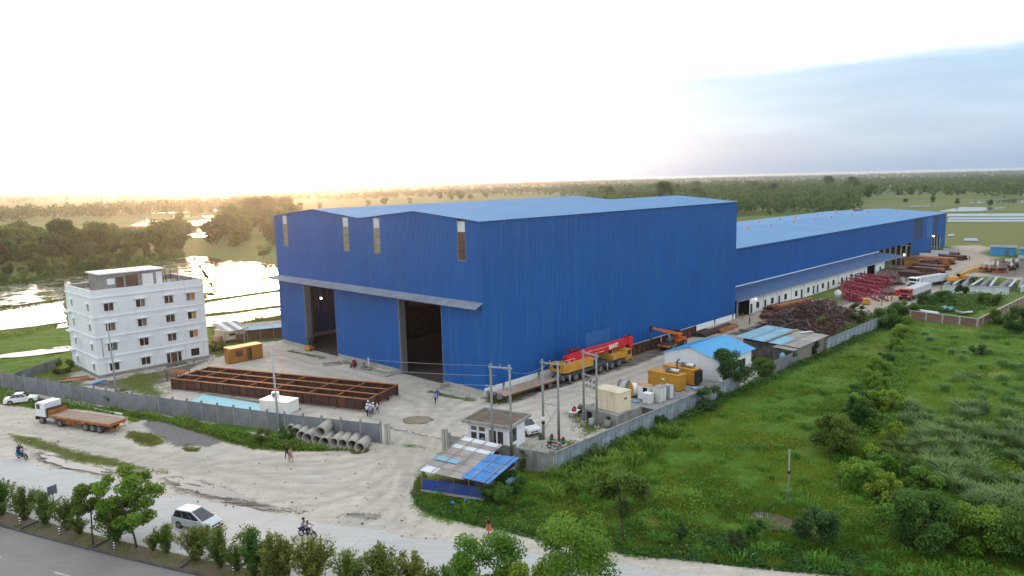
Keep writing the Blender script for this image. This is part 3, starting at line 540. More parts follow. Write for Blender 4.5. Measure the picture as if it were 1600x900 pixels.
# ------------------------------------------------------------------ big blue warehouse
def warehouse():
    Wd, Ln = 56.5, 73.2
    gz = lambda y: 24.5 + 1.3*(1-abs((y % 28.25)-14.125)/14.125)
    t = TH('warehouse', 'tall royal blue steel warehouse with a double gable front and two open doorways', 'warehouse')
    mb = MB(); u, v, n = (0, 1, 0), (0, 0, 1), (-1, 0, 0)
    for a, b in ((0, 8.8), (18.9, 37.2), (47.2, Wd)): mb.corr((0, a, 0), u, v, b-a, 0.7, 12.3, n=n)
    mb.corr((0, 0, 0), u, v, Wd, 12.3, 19.0, n=n)
    sl = [(3.0, 4.6), (23.1, 24.7), (31.8, 33.4), (51.8, 53.3)]; e = [0] + [q for s_ in sl for q in s_] + [Wd]
    for a, b in zip(e[::2], e[1::2]): mb.corr((0, a, 0), u, v, b-a, 19.0, lambda q, a=a: gz(a+q), n=n)
    PT(t, 'front_wall', mb, BLUEW)
    PT(t, 'side_wall', MB().corr((0, 0, 0), (1, 0, 0), v, Ln, 1.09, 24.5, n=(0, -1, 0)), BLUEW)
    PT(t, 'side_wall', MB().corr((0, Wd, 0), (1, 0, 0), v, Ln, 0.7, 24.5, n=(0, 1, 0)), BLUEW)
    PT(t, 'back_wall', MB().corr((Ln, 0, 0), u, v, Wd, 0.7, lambda q: gz(q), n=(1, 0, 0)), BLUEW)
    for k in range(2):                                   # two gables, two slopes each
        y0 = k*28.25; o = 0.35
        for a, b, za, zb in ((y0-(o if k == 0 else 0), y0+14.125, 24.5, 25.8), (y0+28.25+(o if k == 1 else 0), y0+14.125, 24.5, 25.8)):
            za2 = za+0.06; zb2 = zb+0.06; d = V((0, b-a, zb2-za2)); PT(t, 'roof', MB().corr((-0.25, a, za2), (1, 0, 0), d, Ln+0.5, 0, d.length, pitch=0.5, dep=0.05, n=(0, 0, 1)), BLUER)
    mb = MB(); mb.box(-0.10, -0.10, 1.1, 0.0, 0.0, 24.4); mb.box(0.0, -0.07, 1.1, 0.75, -0.05, 24.45); PT(t, 'corner_trim', mb, BLUEW)
    for k, (a, b) in enumerate(sl):
        w = PT(t, 'window', MB().box(-0.03, a-0.06, 18.9, 0.06, a+0.02, gz(a)-0.15).box(-0.03, b-0.02, 18.9, 0.06, b+0.06, gz(b)-0.15).box(-0.03, a+0.02, 18.9, 0.06, b-0.02, 19.02).box(-0.03, a+0.02, gz(a)-0.3, 0.06, b-0.02, gz(a)-0.18), SLIT)
        top = gz((a+b)/2)-0.3; zs = [19.02, 20.4, 21.7, 23.0, top]
        for j in range(4):
            for c in (0, 1):
                y0 = a+0.02+c*(b-a-0.04)/2; PT(w, 'pane', B(0.0, y0, zs[j]+0.03, 0.03, y0+(b-a-0.04)/2-0.04, zs[j+1]-0.03), TINW if j == 3 else (SLIT if k else BROWNT))
    mb = MB().quad((-0.02, -0.3, 13.3), (-0.02, 56.8, 13.3), (-1.6, 56.8, 12.55), (-1.6, -0.3, 12.55)).quad((-1.6, -0.3, 12.55), (-1.6, 56.8, 12.55), (-1.58, 56.8, 12.5), (-1.58, -0.3, 12.5))
    for y in np.arange(0, 56.5, 0.4): mb.box(-1.6, y, 12.55, -1.2, y+0.03, 12.60)
    PT(t, 'canopy', mb, P('canopy_sheet', (0.22, 0.25, 0.31), (0.17, 0.19, 0.25), 0.6, 0.6, vary=0))
    for y in (8.55, 18.9, 36.95, 47.2): PT(t, 'door_jamb', B(-0.06, y, 0.0, 1.15, y+0.28, 12.35), GREYS)
    for a, b in ((8.8, 18.9), (37.2, 47.2)): PT(t, 'door_header', B(0.05, a, 12.0, 0.3, b, 12.36), GREYS)
    for a, b in ((0, 8.5), (19.2, 36.9), (47.5, Wd)): PT(t, 'plinth', B(-0.05, a, -0.1, 0.2, b, 0.7), CONCL)
    PT(t, 'plinth', B(0.2, Wd-0.2, -0.1, Ln, Wd+0.05, 0.72), CONCL); PT(t, 'plinth', B(Ln-0.2, 0.2, -0.1, Ln+0.05, Wd-0.2, 0.72), CONCL)
    mb = MB().box(0, -0.10, -0.1, Ln, 0.18, 1.09)
    PT(t, 'side_plinth', mb, WHITE)
    for s_ in np.arange(3.5, 73, 7.6): PT(t, 'rain_outlet', MB().box(s_, -0.32, 0.75, s_+0.25, -0.12, 1.25).box(s_+0.08, -0.22, 0.0, s_+0.18, -0.12, 0.75), GREYS)
    for y in (28.25,):
        for x in np.arange(6, 72, 11): PT(t, 'column', B(x, y-0.35, 0, x+0.35, y+0.35, 24), GREYS)
    for x in np.arange(6, 72, 11):
        PT(t, 'column', B(x, 0.4, 0, x+0.35, 1.1, 24.0), GREYS); PT(t, 'column', B(x, 55.4, 0, x+0.35, 56.1, 24.0), GREYS)
    for y in (11.2, 9.4): PT(t, 'column', B(2.6, y, 0, 3.1, y+0.3, 12.2), GREYS)
    PT(t, 'patch_sheet', MB().corr((22.7, -0.055, 0), (1, 0, 0), v, 6.5, 2.05, 5.2, n=(0, -1, 0)), BLUEW2, 'lighter blue replacement sheet low on the side wall')
    PT(t, 'indoor_lamp', MB().blob((2.4, 45.6, 9.4), (0.17, 0.17, 0.17), 1, 0), LAMPON)
    PT(t, 'floor', B(0.3, 0.3, -0.1, Ln-0.2, Wd-0.3, 0.025), P('shaded_shed_floor', (0.075, 0.062, 0.055), (0.05, 0.042, 0.038), 0.5, 0.9))  # slab coloured dark to put the interior's shade into the floor
    for a, b in ((19.6, 20.4), (7.6, 8.4)):
        PT(t, 'step_block', MB().box(-1.9, a-0.2, -0.05, 0.2, a+0.05, 0.75).box(-2.3, a-0.3, -0.05, -1.9, a+1.0, 0.35), CONCL)
    return t
warehouse()
def stack(name, label, cat, s, t_, rz, L_, w, rows, layers, m, group=None, h=0.3, jit=0.15, seed=1):
    rnd = random.Random(seed); th = TH(name, label, cat, s, t_, 0, rz, group)
    for l in range(layers):
        for r in range(rows - (l if rows > 4 else 0)):
            y = (r-(rows-1)/2 + (l*0.5 if rows > 4 else 0))*w*1.12; d = rnd.uniform(-jit, jit)*3; PT(th, 'beam', MB().beam((-L_/2+d, y+rnd.uniform(-jit, jit)*0.3, h/2+l*h*1.03), (L_/2+d, y+rnd.uniform(-jit, jit), h/2+l*h*1.03), w, h), m if not isinstance(m, (list, tuple)) else rnd.choice(m))
    return th
stack('plate_stack', 'stack of dark red steel plates inside the far warehouse doorway', 'steel plates', 6.5, 42.0, R(90), 6.0, 3.2, 1, 7, RUSTD, h=0.25)
stack('girder_stack', 'dark rusty girders stored inside the near warehouse doorway', 'girders', 12, 13.5, 0, 12.0, 0.5, 9, 6, [RUSTD, RUST], h=0.9)
stack('girder_stack', 'tall dark rusty girder pile deep inside the far warehouse doorway', 'girders', 22, 42, 0, 12.0, 0.6, 9, 6, [RUSTD, RUST], h=0.9, seed=4)
# ------------------------------------------------------------------ long blue shed
def long_shed():
    x0, x1, y0, y1, ez, rz_, rg = 73.6, 257.5, 7.0, 53.0, 13.4, 14.9, 30.0
    t = TH('long_shed', 'very long low blue factory shed with a sky-paled blue roof dotted with turbine vents', 'factory shed')
    v = (0, 0, 1); n = (0, -1, 0)
    mb = MB()
    for a, b, za in ((x0, 181.5, 0.4), (181.5, 216, 5.0), (216, 240, 0.4), (240, 251.2, 5.0), (251.2, x1, 0.4)): mb.corr((a, y0, 0), (1, 0, 0), v, b-a, za, ez, pitch=0.5, n=n)
    PT(t, 'side_wall', mb, BLUEW)
    g = lambda q: ez+(rz_-ez)*(1-abs(q-23)/23)
    PT(t, 'end_wall', MB().corr((x0, y0, 0), (0, 1, 0), v, 46, 0.3, g, pitch=0.5, n=(-1, 0, 0)), BLUEW); PT(t, 'end_wall', MB().corr((x1, y0, 0), (0, 1, 0), v, 46, 0.3, g, pitch=0.5, n=(1, 0, 0)), BLUEW)
    PT(t, 'back_wall', MB().corr((x0, y1, 0), (1, 0, 0), v, 160, 0.3, ez, pitch=0.5, n=(0, 1, 0)), BLUEW)
    for a in (y0-0.3, y1+0.3):
        d = V((0, rg-a, rz_-ez)); PT(t, 'roof', MB().corr((x0-0.2, a, ez+0.05), (1, 0, 0), d, x1-x0+0.4, 0, d.length, pitch=0.8, dep=0.05, n=(0, 0, 1)), BLUER)
    PT(t, 'gutter', B(x0, y0-0.45, ez-0.12, x1, y0-0.28, ez+0.08), BLUEW)
    PT(t, 'patch_sheet', MB().corr((217, y0-0.06, 0), (1, 0, 0), v, 11, 5.6, ez-0.3, pitch=0.5, n=n), BLUEDK, 'dark grey blue wall sheets'); PT(t, 'patch_sheet', MB().corr((240.5, y0-0.06, 0), (1, 0, 0), v, 6.5, 5.6, ez-0.3, pitch=0.5, n=n), BLUEDK, 'dark grey blue wall sheets'); PT(t, 'patch_sheet', MB().corr((233, y0-0.06, 0), (1, 0, 0), v, 6.0, 5.6, ez-0.3, pitch=0.5, n=n), BLUEW2, 'lighter blue wall sheets')
    for x in np.arange(182, 217, 5.7): PT(t, 'column', B(x, y0, 0, x+0.4, y0+0.4, 5.0), STEEL)
    for x in (240.3, 243.8, 247.4, 251): PT(t, 'column', B(x, y0, 0, x+0.35, y0+0.4, 5.0), STEEL)
    PT(t, 'daylight_sheet', B(246, 52.7, 1.5, 250, 52.9, 5.0), TINW)  # pale sheet stands in for daylight seen through the shed
    vb = MB().box(-0.7, -0.7, 0, 0.7, 0.7, 0.2).cyl((0, 0, 0.2), (0, 0, 0.5), 0.35, 0.35, 8).blob((0, 0, 0.65), (0.5, 0.5, 0.32), 3, 0.05, 4, 8); me = vb.mesh('roof_vent', P('vent_metal', (0.5, 0.42, 0.42), (0.36, 0.26, 0.25), 2, 0.5))
    for y, xs in ((25.7, (112, 129.5, 144, 160.5, 176.6, 191, 209.7, 226)), (36.8, (143, 159.8, 175, 187.4, 206.5, 224, 240)), (22, (247,))):
        for x in xs: o = PT(t, 'roof_vent', me, None) if False else link('roof_vent', me, t); o.location = (x, y, g(y-7)-0.05)
    PT(t, 'roof_curb', B(236, 33, 14.6, 242, 34.5, 15.6), GREYS)
    PT(t, 'flood_lamp', MB().blob((240.2, 6.5, 5.6), (0.25, 0.25, 0.25), 1, 0), LAMPON)
long_shed()
ODOOR = P('dark_office_door', (0.03, 0.035, 0.045), None, 1, 0.7)
def office_block():
    t = TH('office_block', 'long white single storey office row with a dark blue lean-to roof along the shed', 'office row')
    x0, x1 = 79.8, 166.0; wins = [83.7, 90.9, 97.9, 103.8, 110.8, 119.8, 126.8, 132.6, 146.6, 162.4]; drs = [80.7, 87.4, 94.5, 106.9, 114.0, 116.6, 123.5, 136.0, 142.5, 149.5]
    holes = [(w-x0-0.75, w-x0+0.75, 0.85, 2.2) for w in wins] + [(d-x0-0.55, d-x0+0.55, 0.12, 2.2) for d in drs] + [(71.6, 78.1, 0.1, 3.3)]
    PT(t, 'front_wall', MB().holewall((x0, 0, 0), (1, 0, 0), (0, -1, 0), x1-x0, 3.75, 0.1, holes), WHITE)
    PT(t, 'open_end_shade', MB().quad((x0+.02, 0.05, 0), (x0+.02, 6.9, 0), (x0+.02, 6.9, 4.3), (x0+.02, 0.05, 3.75)), BLACK); PT(t, 'side_wall', MB().quad((x1, 0, 0), (x1, 6.9, 0), (x1, 6.9, 4.3), (x1, 0, 3.75)), WHITE)  # black sheet closes the open end, standing in for the shade inside
    for w in wins:
        f = PT(t, 'window', MB().box(w-0.75, 0.04, 0.85, w-0.70, 0.1, 2.2).box(w+0.70, 0.04, 0.85, w+0.75, 0.1, 2.2), GREYS); PT(f, 'pane', B(w-0.69, 0.07, 0.86, w+0.69, 0.09, 2.19), BLACK)
    for d in drs: PT(t, 'door', B(d-0.54, 0.06, 0.1, d+0.54, 0.09, 2.19), ODOOR)
    for q in (86.2, 93.2, 100.9, 108.3, 115.3, 122.6, 129.8, 139.3, 145.0, 158.2): PT(t, 'pilaster', B(q, -0.05, 0, q+0.12, 0.0, 3.74), CONCL)
    d = V((0, 7.5, 0.85)); PT(t, 'roof', MB().corr((73.6, -0.65, 3.72), (1, 0, 0), d, 108, 0, d.length, pitch=0.5, dep=0.05, n=(0, 0, 1)), BLUER2)
    PT(t, 'ridge_flashing', B(73.6, 6.72, 4.60, 181.6, 6.95, 4.78), WHITEP); PT(t, 'fascia', B(73.6, -0.72, 3.58, 181.6, -0.67, 3.74), STEEL)
    for x in (74.0, 170.5, 176, 181): PT(t, 'column', B(x, -0.2, 0, x+0.25, 0.05, 3.7), STEEL)
    PT(t, 'inner_wall', B(152, 5.0, 0, 158, 5.2, 3.4), GREYS); PT(t, 'step', B(79.5, -1.6, -0.05, 83.5, -0.6, 0.12), CONCL)
    PT(t, 'flood_lamp', MB().blob((182.0, -0.6, 4.0), (0.26, 0.26, 0.26), 1, 0), LAMPON); PT(t, 'wall_lamp', MB().blob((81.2, -0.75, 3.25), (0.16, 0.16, 0.16), 1, 0), LAMPON)
office_block()
# ------------------------------------------------------------------ white four-storey building
def apartment():
    t = TH('white_building', 'white four storey concrete building with plain sliding windows and a roof hut', 'building', -33, 55.3); rnd = random.Random(5)
    Wx, Dy = 18.0, 13.5; fx = [(1.7, 3.2), (6.6, 8.1), (11.2, 12.7), (14.9, 16.4)]; ly = [(1.7, 2.7), (10.1, 11.0)]
    fh, lh = [], []
    for f in range(4):
        z = 0.85+3.28*f
        for k, (a, b) in enumerate(fx):
            if f == 0 and k == 2: continue
            fh.append((a, b, z, z+1.32))
        for a, b in ly: lh.append((a, b, z+0.1, z+1.2))
    fh.append((10.7, 13.3, 0.3, 2.15))
    PT(t, 'front_wall', MB().holewall((0, 0, 0), (1, 0, 0), (0, -1, 0), Wx, 14.2, 0.22, fh, 0.5) , WHITE); PT(t, 'side_wall', MB().holewall((0, 0, 0), (0, 1, 0), (-1, 0, 0), Dy, 14.2, 0.22, lh, 0.5), WHITE)
    PT(t, 'back_wall', MB().quad((Wx, 0, 0.5), (Wx, Dy, 0.5), (Wx, Dy, 14.2), (Wx, 0, 14.2)), WHITE); PT(t, 'back_wall', MB().quad((0, Dy, 0.5), (Wx, Dy, 0.5), (Wx, Dy, 14.2), (0, Dy, 14.2)), WHITE)
    PT(t, 'plinth', MB().box(-0.06, -0.06, -0.2, Wx+0.06, Dy+0.06, 0.5), CONC)
    PT(t, 'roof_slab', B(0.02, 0.02, 13.2, Wx-0.02, Dy-0.02, 13.32), CONCL)
    mb = MB()
    for a in ((0.004, 0.004, 13.32, Wx-0.004, 0.2, 14.2), (0.004, Dy-0.2, 13.32, Wx-0.004, Dy-0.004, 14.2), (0.004, 0.2, 13.32, 0.2, Dy-0.2, 14.2), (Wx-0.2, 0.2, 13.32, Wx-0.004, Dy-0.2, 14.2)): mb.box(*a)
    PT(t, 'parapet', mb, CONC); mb = MB()
    for a in ((-0.02, -0.02, 14.2, Wx+0.02, 0.22, 14.26), (-0.02, Dy-0.22, 14.2, Wx+0.02, Dy+0.02, 14.26), (-0.02, 0.22, 14.2, 0.22, Dy-0.22, 14.26), (Wx-0.22, 0.22, 14.2, Wx+0.02, Dy-0.22, 14.26)): mb.box(*a)
    PT(t, 'parapet_cap', mb, WHITE)
    for z in (3.28, 6.56, 9.84, 13.05):
        mb = MB().box(-0.13, -0.13, z-0.1, Wx+0.13, -0.003, z+0.12).box(-0.13, -0.003, z-0.1, -0.003, Dy+0.13, z+0.12)
        if z < 13: mb.box(-0.55, 11.6, z-0.28, -0.13, Dy+0.3, z-0.12).box(Wx+0.003, 1.0, z-0.28, Wx+0.55, 3.0, z-0.12)
        PT(t, 'floor_band', mb, WHITE)
    for (a, b, z0, z1) in fh[:-1]:
        if z0 < 1 and a > 14: PT(t, 'opening_shade', B(a, 0.2, z0, b, 0.22, z1), BLACK); continue  # black sheet stands in for the shade behind the bare opening
        w = PT(t, 'window', MB().box(a, 0.06, z0, a+0.05, 0.14, z1).box(b-0.05, 0.06, z0, b, 0.14, z1).box(a+0.05, 0.06, z0, b-0.05, 0.14, z0+0.05).box(a+0.05, 0.06, z1-0.05, b-0.05, 0.14, z1).box((a+b)/2-0.03, 0.06, z0+0.05, (a+b)/2+0.03, 0.14, z1-0.05), WHITEP)
        PT(w, 'pane', B(a+0.05, 0.09, z0+0.05, (a+b)/2-0.03, 0.11, z1-0.05), rnd.choice([PANE, PANE, PANE, PANEG])); PT(w, 'pane', B((a+b)/2+0.03, 0.09, z0+0.05, b-0.05, 0.11, z1-0.05), PANEW if a > 14 and z0 > 3 else rnd.choice([PANE, PANEG, PANE]))
        PT(w, 'sunshade', B(a-0.28, -0.38, z1+0.12, b+0.28, -0.003, z1+0.2), WHITE)
        PT(w, 'sill', B(a-0.05, -0.07, z0-0.06, b+0.05, -0.003, z0-0.01), WHITE)
    for (a, b, z0, z1) in lh:
        w = PT(t, 'window', MB().box(0.06, a, z0, 0.14, a+0.05, z1).box(0.06, b-0.05, z0, 0.14, b, z1).box(0.06, (a+b)/2-0.02, z0, 0.14, (a+b)/2+0.02, z1), WHITEP); PT(w, 'pane', B(0.09, a+0.05, z0, 0.11, (a+b)/2-0.02, z1), PANE); PT(w, 'pane', B(0.09, (a+b)/2+0.02, z0, 0.11, b-0.05, z1), PANEG)
        PT(w, 'sunshade', B(-0.35, a-0.2, z1+0.12, -0.003, b+0.2, z1+0.2), WHITE)
    for z in (0.9, 4.3): PT(t, 'duct_frame', MB().box(-0.3, 7.2, z, -0.24, 7.28, z+1.5).box(-0.3, 8.4, z, -0.24, 8.48, z+1.5).box(-0.3, 7.28, z+1.42, -0.24, 8.4, z+1.5).box(-0.3, 7.28, z, -0.24, 8.4, z+0.08).box(-0.24, 7.2, z+0.7, -0.003, 7.26, z+0.8).box(-0.24, 8.42, z+0.7, -0.003, 8.48, z+0.8), WHITEP)
    d = PT(t, 'entrance', MB().box(10.7, 0.05, 0.3, 10.78, 0.15, 2.15).box(11.35, 0.05, 0.3, 11.47, 0.15, 2.15).box(12.55, 0.05, 0.3, 12.67, 0.15, 2.15).box(13.22, 0.05, 0.3, 13.3, 0.15, 2.15).box(10.78, 0.05, 2.07, 13.22, 0.15, 2.15), WHITEP)
    PT(d, 'pane', B(10.79, 0.09, 0.3, 11.34, 0.11, 2.06), PANE); PT(d, 'door', B(11.48, 0.12, 0.3, 12.54, 0.16, 2.06), BROWNT); PT(d, 'pane', B(12.68, 0.09, 0.3, 13.21, 0.11, 2.06), PANE); PT(d, 'sunshade', B(10.5, -0.4, 2.3, 13.5, -0.003, 2.38), WHITE)
    PT(t, 'drain_pipe', MB().cyl((0.9, -0.09, 3.2), (0.9, -0.09, 6.5), 0.05, n=6), POLE)
    hx0, hx1, hy0, hy1 = 3.0, 13.0, 4.7, 10.6
    PT(t, 'roof_hut_wall', MB().holewall((hx0, hy0, 13.32), (1, 0, 0), (0, -1, 0), hx1-hx0, 2.85, 0.25, [(2.4, 3.6, 0.1, 2.2), (3.95, 5.9, 0.1, 2.4)]), CONC); mb = MB().quad((hx0, hy0, 13.32), (hx0, hy1, 13.32), (hx0, hy1, 16.17), (hx0, hy0, 16.17)).quad((hx1, hy0, 13.32), (hx1, hy1, 13.32), (hx1, hy1, 16.17), (hx1, hy0, 16.17)).quad((hx0, hy1, 13.32), (hx1, hy1, 13.32), (hx1, hy1, 16.17), (hx0, hy1, 16.17))
    PT(t, 'roof_hut_wall', mb, CONC); PT(t, 'roof_hut_slab', B(hx0-0.35, hy0-0.35, 16.18, hx1+0.3, hy1+0.3, 16.38), WHITE); PT(t, 'opening_shade', B(5.4, hy0+0.27, 13.4, 9.0, hy0+0.3, 15.8), BROWNT)  # brown sheet behind the hut openings stands in for the shade inside
    for a, b, c, d_ in ((9.6, 11.4, 13.5, 15.7), (11.9, 12.9, 13.4, 15.8), (4.0, 5.2, 14.4, 15.4)): PT(t, 'plaster_patch', B(a, hy0-0.03, c, b, hy0-0.004, d_), WHITE)
    for x, y in ((0.3, 13.2), (0.35, 0.4), (4.5, 12.9), (12.8, 2.5), (14.2, 7.5), (15.2, 9.5), (16.2, 6.5), (17.4, 12.8), (17.5, 4.0)):
        mb = MB()
        for k in range(4): mb.cyl((x+rnd.uniform(-.15, .15), y+rnd.uniform(-.15, .15), 13.3), (x+rnd.uniform(-.3, .3), y+rnd.uniform(-.3, .3), 13.3+rnd.uniform(2.2, 3.1)), 0.022, n=4)
        PT(t, 'rebar_cluster', mb, RUSTD)
    mb = MB()
    for k in range(14): mb.obox((rnd.uniform(14, 17), rnd.uniform(4, 11), 13.4+rnd.uniform(0, .15)), (rnd.uniform(.4, 1.6), .25, .12), rnd.uniform(0, 3))
    tag(PT(t, 'roof_rubble', mb, CONCL), kind='stuff')
    PT(t, 'door_step', MB().box(10.4, -1.4, -0.1, 13.6, -0.06, 0.18), CONCD)
apartment()
# ------------------------------------------------------------------ gatehouse
def gatehouse():
    t = TH('gatehouse', 'small white guard hut with a flat brown roof inside the front wall', 'guard hut', -16.1, -13.0, 0, R(-74.4))
    PT(t, 'roof', B(0, 0, 3.05, 6.3, 5.1, 3.2), CONCD); mb = MB()
    for a in ((-0.03, -0.03, 3.0, 6.33, 0.15, 3.36), (-0.03, 4.95, 3.0, 6.33, 5.13, 3.36), (-0.03, 0.15, 3.0, 0.15, 4.95, 3.36), (6.15, 0.15, 3.0, 6.33, 4.95, 3.36)): mb.box(*a)
    PT(t, 'roof_rim', mb, P('stained_rim', (0.40, 0.38, 0.35), (0.3, 0.28, 0.25), 1, 0.9, dirt=(0.12, 0.10, 0.08), damt=0.6)); PT(t, 'roof_soil', MB().poly([(p.x+3.1, p.y+2.5, 3.215) for p in rough_poly([(-2.9, -2.3), (2.9, -2.3), (2.9, 2.3), (-2.9, 2.3)], 0.6, 0.12)]), P('roof_dirt', (0.10, 0.075, 0.055), (0.15, 0.115, 0.08), 0.7, 0.95, dirt=(0.24, 0.2, 0.16), damt=0.6, dlo=0.5))
    a, b = 0.5, 5.7; hs = [(0.35, 1.2, 2.05, 2.6), (1.4, 2.3, 2.05, 2.6), (0.35, 1.2, 0.35, 1.9), (1.4, 2.3, 0.35, 1.9), (2.75, 3.7, 0.1, 2.4), (3.85, 4.6, 0.1, 2.4)]
    PT(t, 'front_wall', MB().holewall((a, 0.55, 0), (1, 0, 0), (0, -1, 0), b-a, 3.02, 0.2, hs), WHITE); PT(t, 'side_wall', MB().holewall((b, 0.55, 0), (0, 1, 0), (1, 0, 0), 4.05, 3.02, 0.2, [(0.35, 2.1, 0.9, 2.5)]), WHITE)
    PT(t, 'side_wall', MB().quad((a, 0.55, 0), (a, 4.6, 0), (a, 4.6, 3.02), (a, 0.55, 3.02)), WHITE); PT(t, 'back_wall', MB().quad((a, 4.6, 0), (b, 4.6, 0), (b, 4.6, 3.02), (a, 4.6, 3.02)), WHITE)
    PT(t, 'floor_slab', B(a, 0.6, -0.1, b, 4.58, 0.08), CONCL); PT(t, 'partition', B(3.1, 0.76, 0.1, 3.18, 4.5, 3.0), CREAM)
    for h in hs[:4]: w = PT(t, 'window', MB().box(a+h[0], 0.58, h[2], a+h[0]+0.06, 0.66, h[3]).box(a+h[1]-0.06, 0.58, h[2], a+h[1], 0.66, h[3]).box(a+h[0]+0.06, 0.58, h[2], a+h[1]-0.06, 0.66, h[2]+0.06), WHITEP); PT(w, 'pane', B(a+h[0]+0.06, 0.61, h[2]+0.06, a+h[1]-0.06, 0.63, h[3]), PANEG if h[2] > 2 else GLASS)
    PT(t, 'door', B(a+3.87, 0.62, 0.1, a+4.58, 0.66, 2.38), P('dark_brown_door', (0.06, 0.045, 0.04), None, 1, 0.6)); w = PT(t, 'window', MB().box(b-0.1, 0.9, 0.9, b-0.04, 0.97, 2.5).box(b-0.1, 2.58, 0.9, b-0.04, 2.65, 2.5).box(b-0.1, 1.75, 0.9, b-0.04, 1.8, 2.5), GREYS); PT(w, 'pane', B(b-0.08, 0.97, 0.92, b-0.06, 1.75, 2.48), PANEG); PT(w, 'pane', B(b-0.08, 1.8, 0.92, b-0.06, 2.58, 2.48), GLASS)
    c = TH('chair', 'dark plastic chair inside the guard hut doorway', 'chair', -16.1+0.268*3.6+0.963*1.3, -13.0-0.963*3.6+0.268*1.3, 0.09, R(-74.4)); PT(c, 'seat', B(-0.22, -0.22, 0.42, 0.22, 0.22, 0.46), BLACK); PT(c, 'backrest', B(-0.22, 0.18, 0.46, 0.22, 0.22, 0.9), BLACK)
    for x in (-0.2, 0.17):
        for y in (-0.2, 0.17): PT(c, 'leg', B(x, y, 0, x+0.03, y+0.03, 0.42), BLACK)
gatehouse()
# ------------------------------------------------------------------ white house with bright blue gable roof
def white_house():
    t = TH('white_house', 'plain white block house with a bright sky blue gable roof beside the field wall', 'house', 25.4, -22.4)
    X1, Y1, e, r, ry = 10.0, 9.1, 3.6, 4.95, 4.6; g = lambda y: e+(r-e)*(1-abs(y-ry)/ry)
    PT(t, 'front_wall', MB().holewall((0, 0, 0), (1, 0, 0), (0, -1, 0), X1, e, 0.2, [(6.3, 8.2, 1.0, 2.5)]), WHITEC)
    mb = MB(); mb.peaks = [ry]; PT(t, 'gable_wall', mb.holewall((0, 0, 0), (0, 1, 0), (-1, 0, 0), Y1, g, 0.2, []), WHITEC); mb = MB(); mb.peaks = [ry]; PT(t, 'gable_wall', mb.holewall((X1, 0, 0), (0, 1, 0), (1, 0, 0), Y1, g, 0.2, []), WHITEC)
    PT(t, 'back_wall', MB().quad((0, Y1, 0), (X1, Y1, 0), (X1, Y1, e), (0, Y1, e)), WHITEC)
    for a in (-0.45, Y1+0.45):
        za = e-0.1; d = V((0, ry-a, r+0.08-za)); PT(t, 'roof', MB().corr((-0.35, a, za), (1, 0, 0), d, X1+1.1, 0, d.length, pitch=0.3, dep=0.03, n=(0, 0, 1)), SKYR)
    PT(t, 'ridge_cap', MB().quad((-0.36, ry-0.25, r+0.07), (X1+0.76, ry-0.25, r+0.07), (X1+0.76, ry, r+0.15), (-0.36, ry, r+0.15)).quad((-0.36, ry, r+0.15), (X1+0.76, ry, r+0.15), (X1+0.76, ry+0.25, r+0.07), (-0.36, ry+0.25, r+0.07)), SKYR)
    w = PT(t, 'window', MB().box(6.3, 0.06, 1.0, 6.4, 0.14, 2.5).box(8.1, 0.06, 1.0, 8.2, 0.14, 2.5).box(6.4, 0.06, 1.0, 8.1, 0.14, 1.1).box(7.2, 0.06, 1.1, 7.28, 0.14, 2.5), GREYS); PT(w, 'pane', B(6.4, 0.09, 1.1, 7.2, 0.11, 2.5), GLASS); PT(w, 'pane', B(7.28, 0.09, 1.1, 8.1, 0.11, 2.5), GLASS)
    PT(t, 'plinth', B(-0.05, -0.05, -0.5, X1+0.05, Y1+0.05, 0.25), CONC)
white_house()
# ------------------------------------------------------------------ boundary walls
def wall(name, label, pts, pitch, h, ph, mat, pm, th_=0.07, boards=1, post=0.2, base_z=-0.25, cap=None, dense_labels=False):
    t = TH(name, label, 'wall'); me_cache = {}
    def mesh_for(L_):
        k = round(L_, 2)
        if k not in me_cache:
            mb = MB(); bh = (h-base_z)/boards
            for j in range(boards): mb.box(0, -th_/2, base_z+j*bh, L_, th_/2, base_z+(j+1)*bh-(0.03 if boards > 1 else 0))
            me_cache[k] = mb.mesh('panel', mat)
        return me_cache[k]
    pmesh = MB().box(-post/2, -post/2, base_z, post/2, post/2, ph).mesh('post', pm)
    for k in range(len(pts)-1):
        a, b = V((*pts[k], 0)), V((*pts[k+1], 0)); n = max(1, round((b-a).length/pitch)); d = (b-a)/n; ang = math.atan2(d.y, d.x)
        for j in range(n):
            p = a+d*j; o = link('panel', mesh_for(d.length-post), t); o.location = p+d.normalized()*post/2; o.rotation_euler = (0, 0, ang)
            o = link('post', pmesh, t); o.location = p; o.rotation_euler = (0, 0, ang)
            if cap: c = link('coping', MB().box(0, -cap/2, h+0.002, d.length, cap/2, h+0.09).mesh('coping', pm), t); c.location = p; c.rotation_euler = (0, 0, ang)
    o = link('post', pmesh, t); o.location = V((*pts[-1], 0)); o.rotation_euler = (0, 0, ang); return t
wall('boundary_wall', 'long grey precast panel wall with raised posts facing the forecourt', [(-50, 78), (-44.8, 61.5), (-41.4, 50.2), (-37.5, 37.4), (-31.3, 20.6), (-26.6, 7.7), (-21.2, -4.6)], 2.75, 2.35, 2.65, PANEL, CONC, boards=3)
wall('boundary_wall', 'short grey panel wall running back beside the white building', [(-44, 63), (-34.6, 70.5)], 2.75, 1.5, 1.6, PANEL, PANEL, boards=2)
wall('boundary_wall', 'plain grey concrete wall with spaced posts in front of the guard hut', [(-18.4, -13.5), (-17.2, -17.6), (-16.3, -21.6), (-15.2, -25.7)], 4.2, 2.2, 2.5, CONC, CONC, 0.12, post=0.28)
wall('field_wall', 'pale blue grey field wall streaked with damp beside the green field', [(-14.9, -25.9), (24.8, -25.9)], 2.65, 2.2, 2.23, STUCCO, CONC, 0.12, post=0.16, cap=0.2)
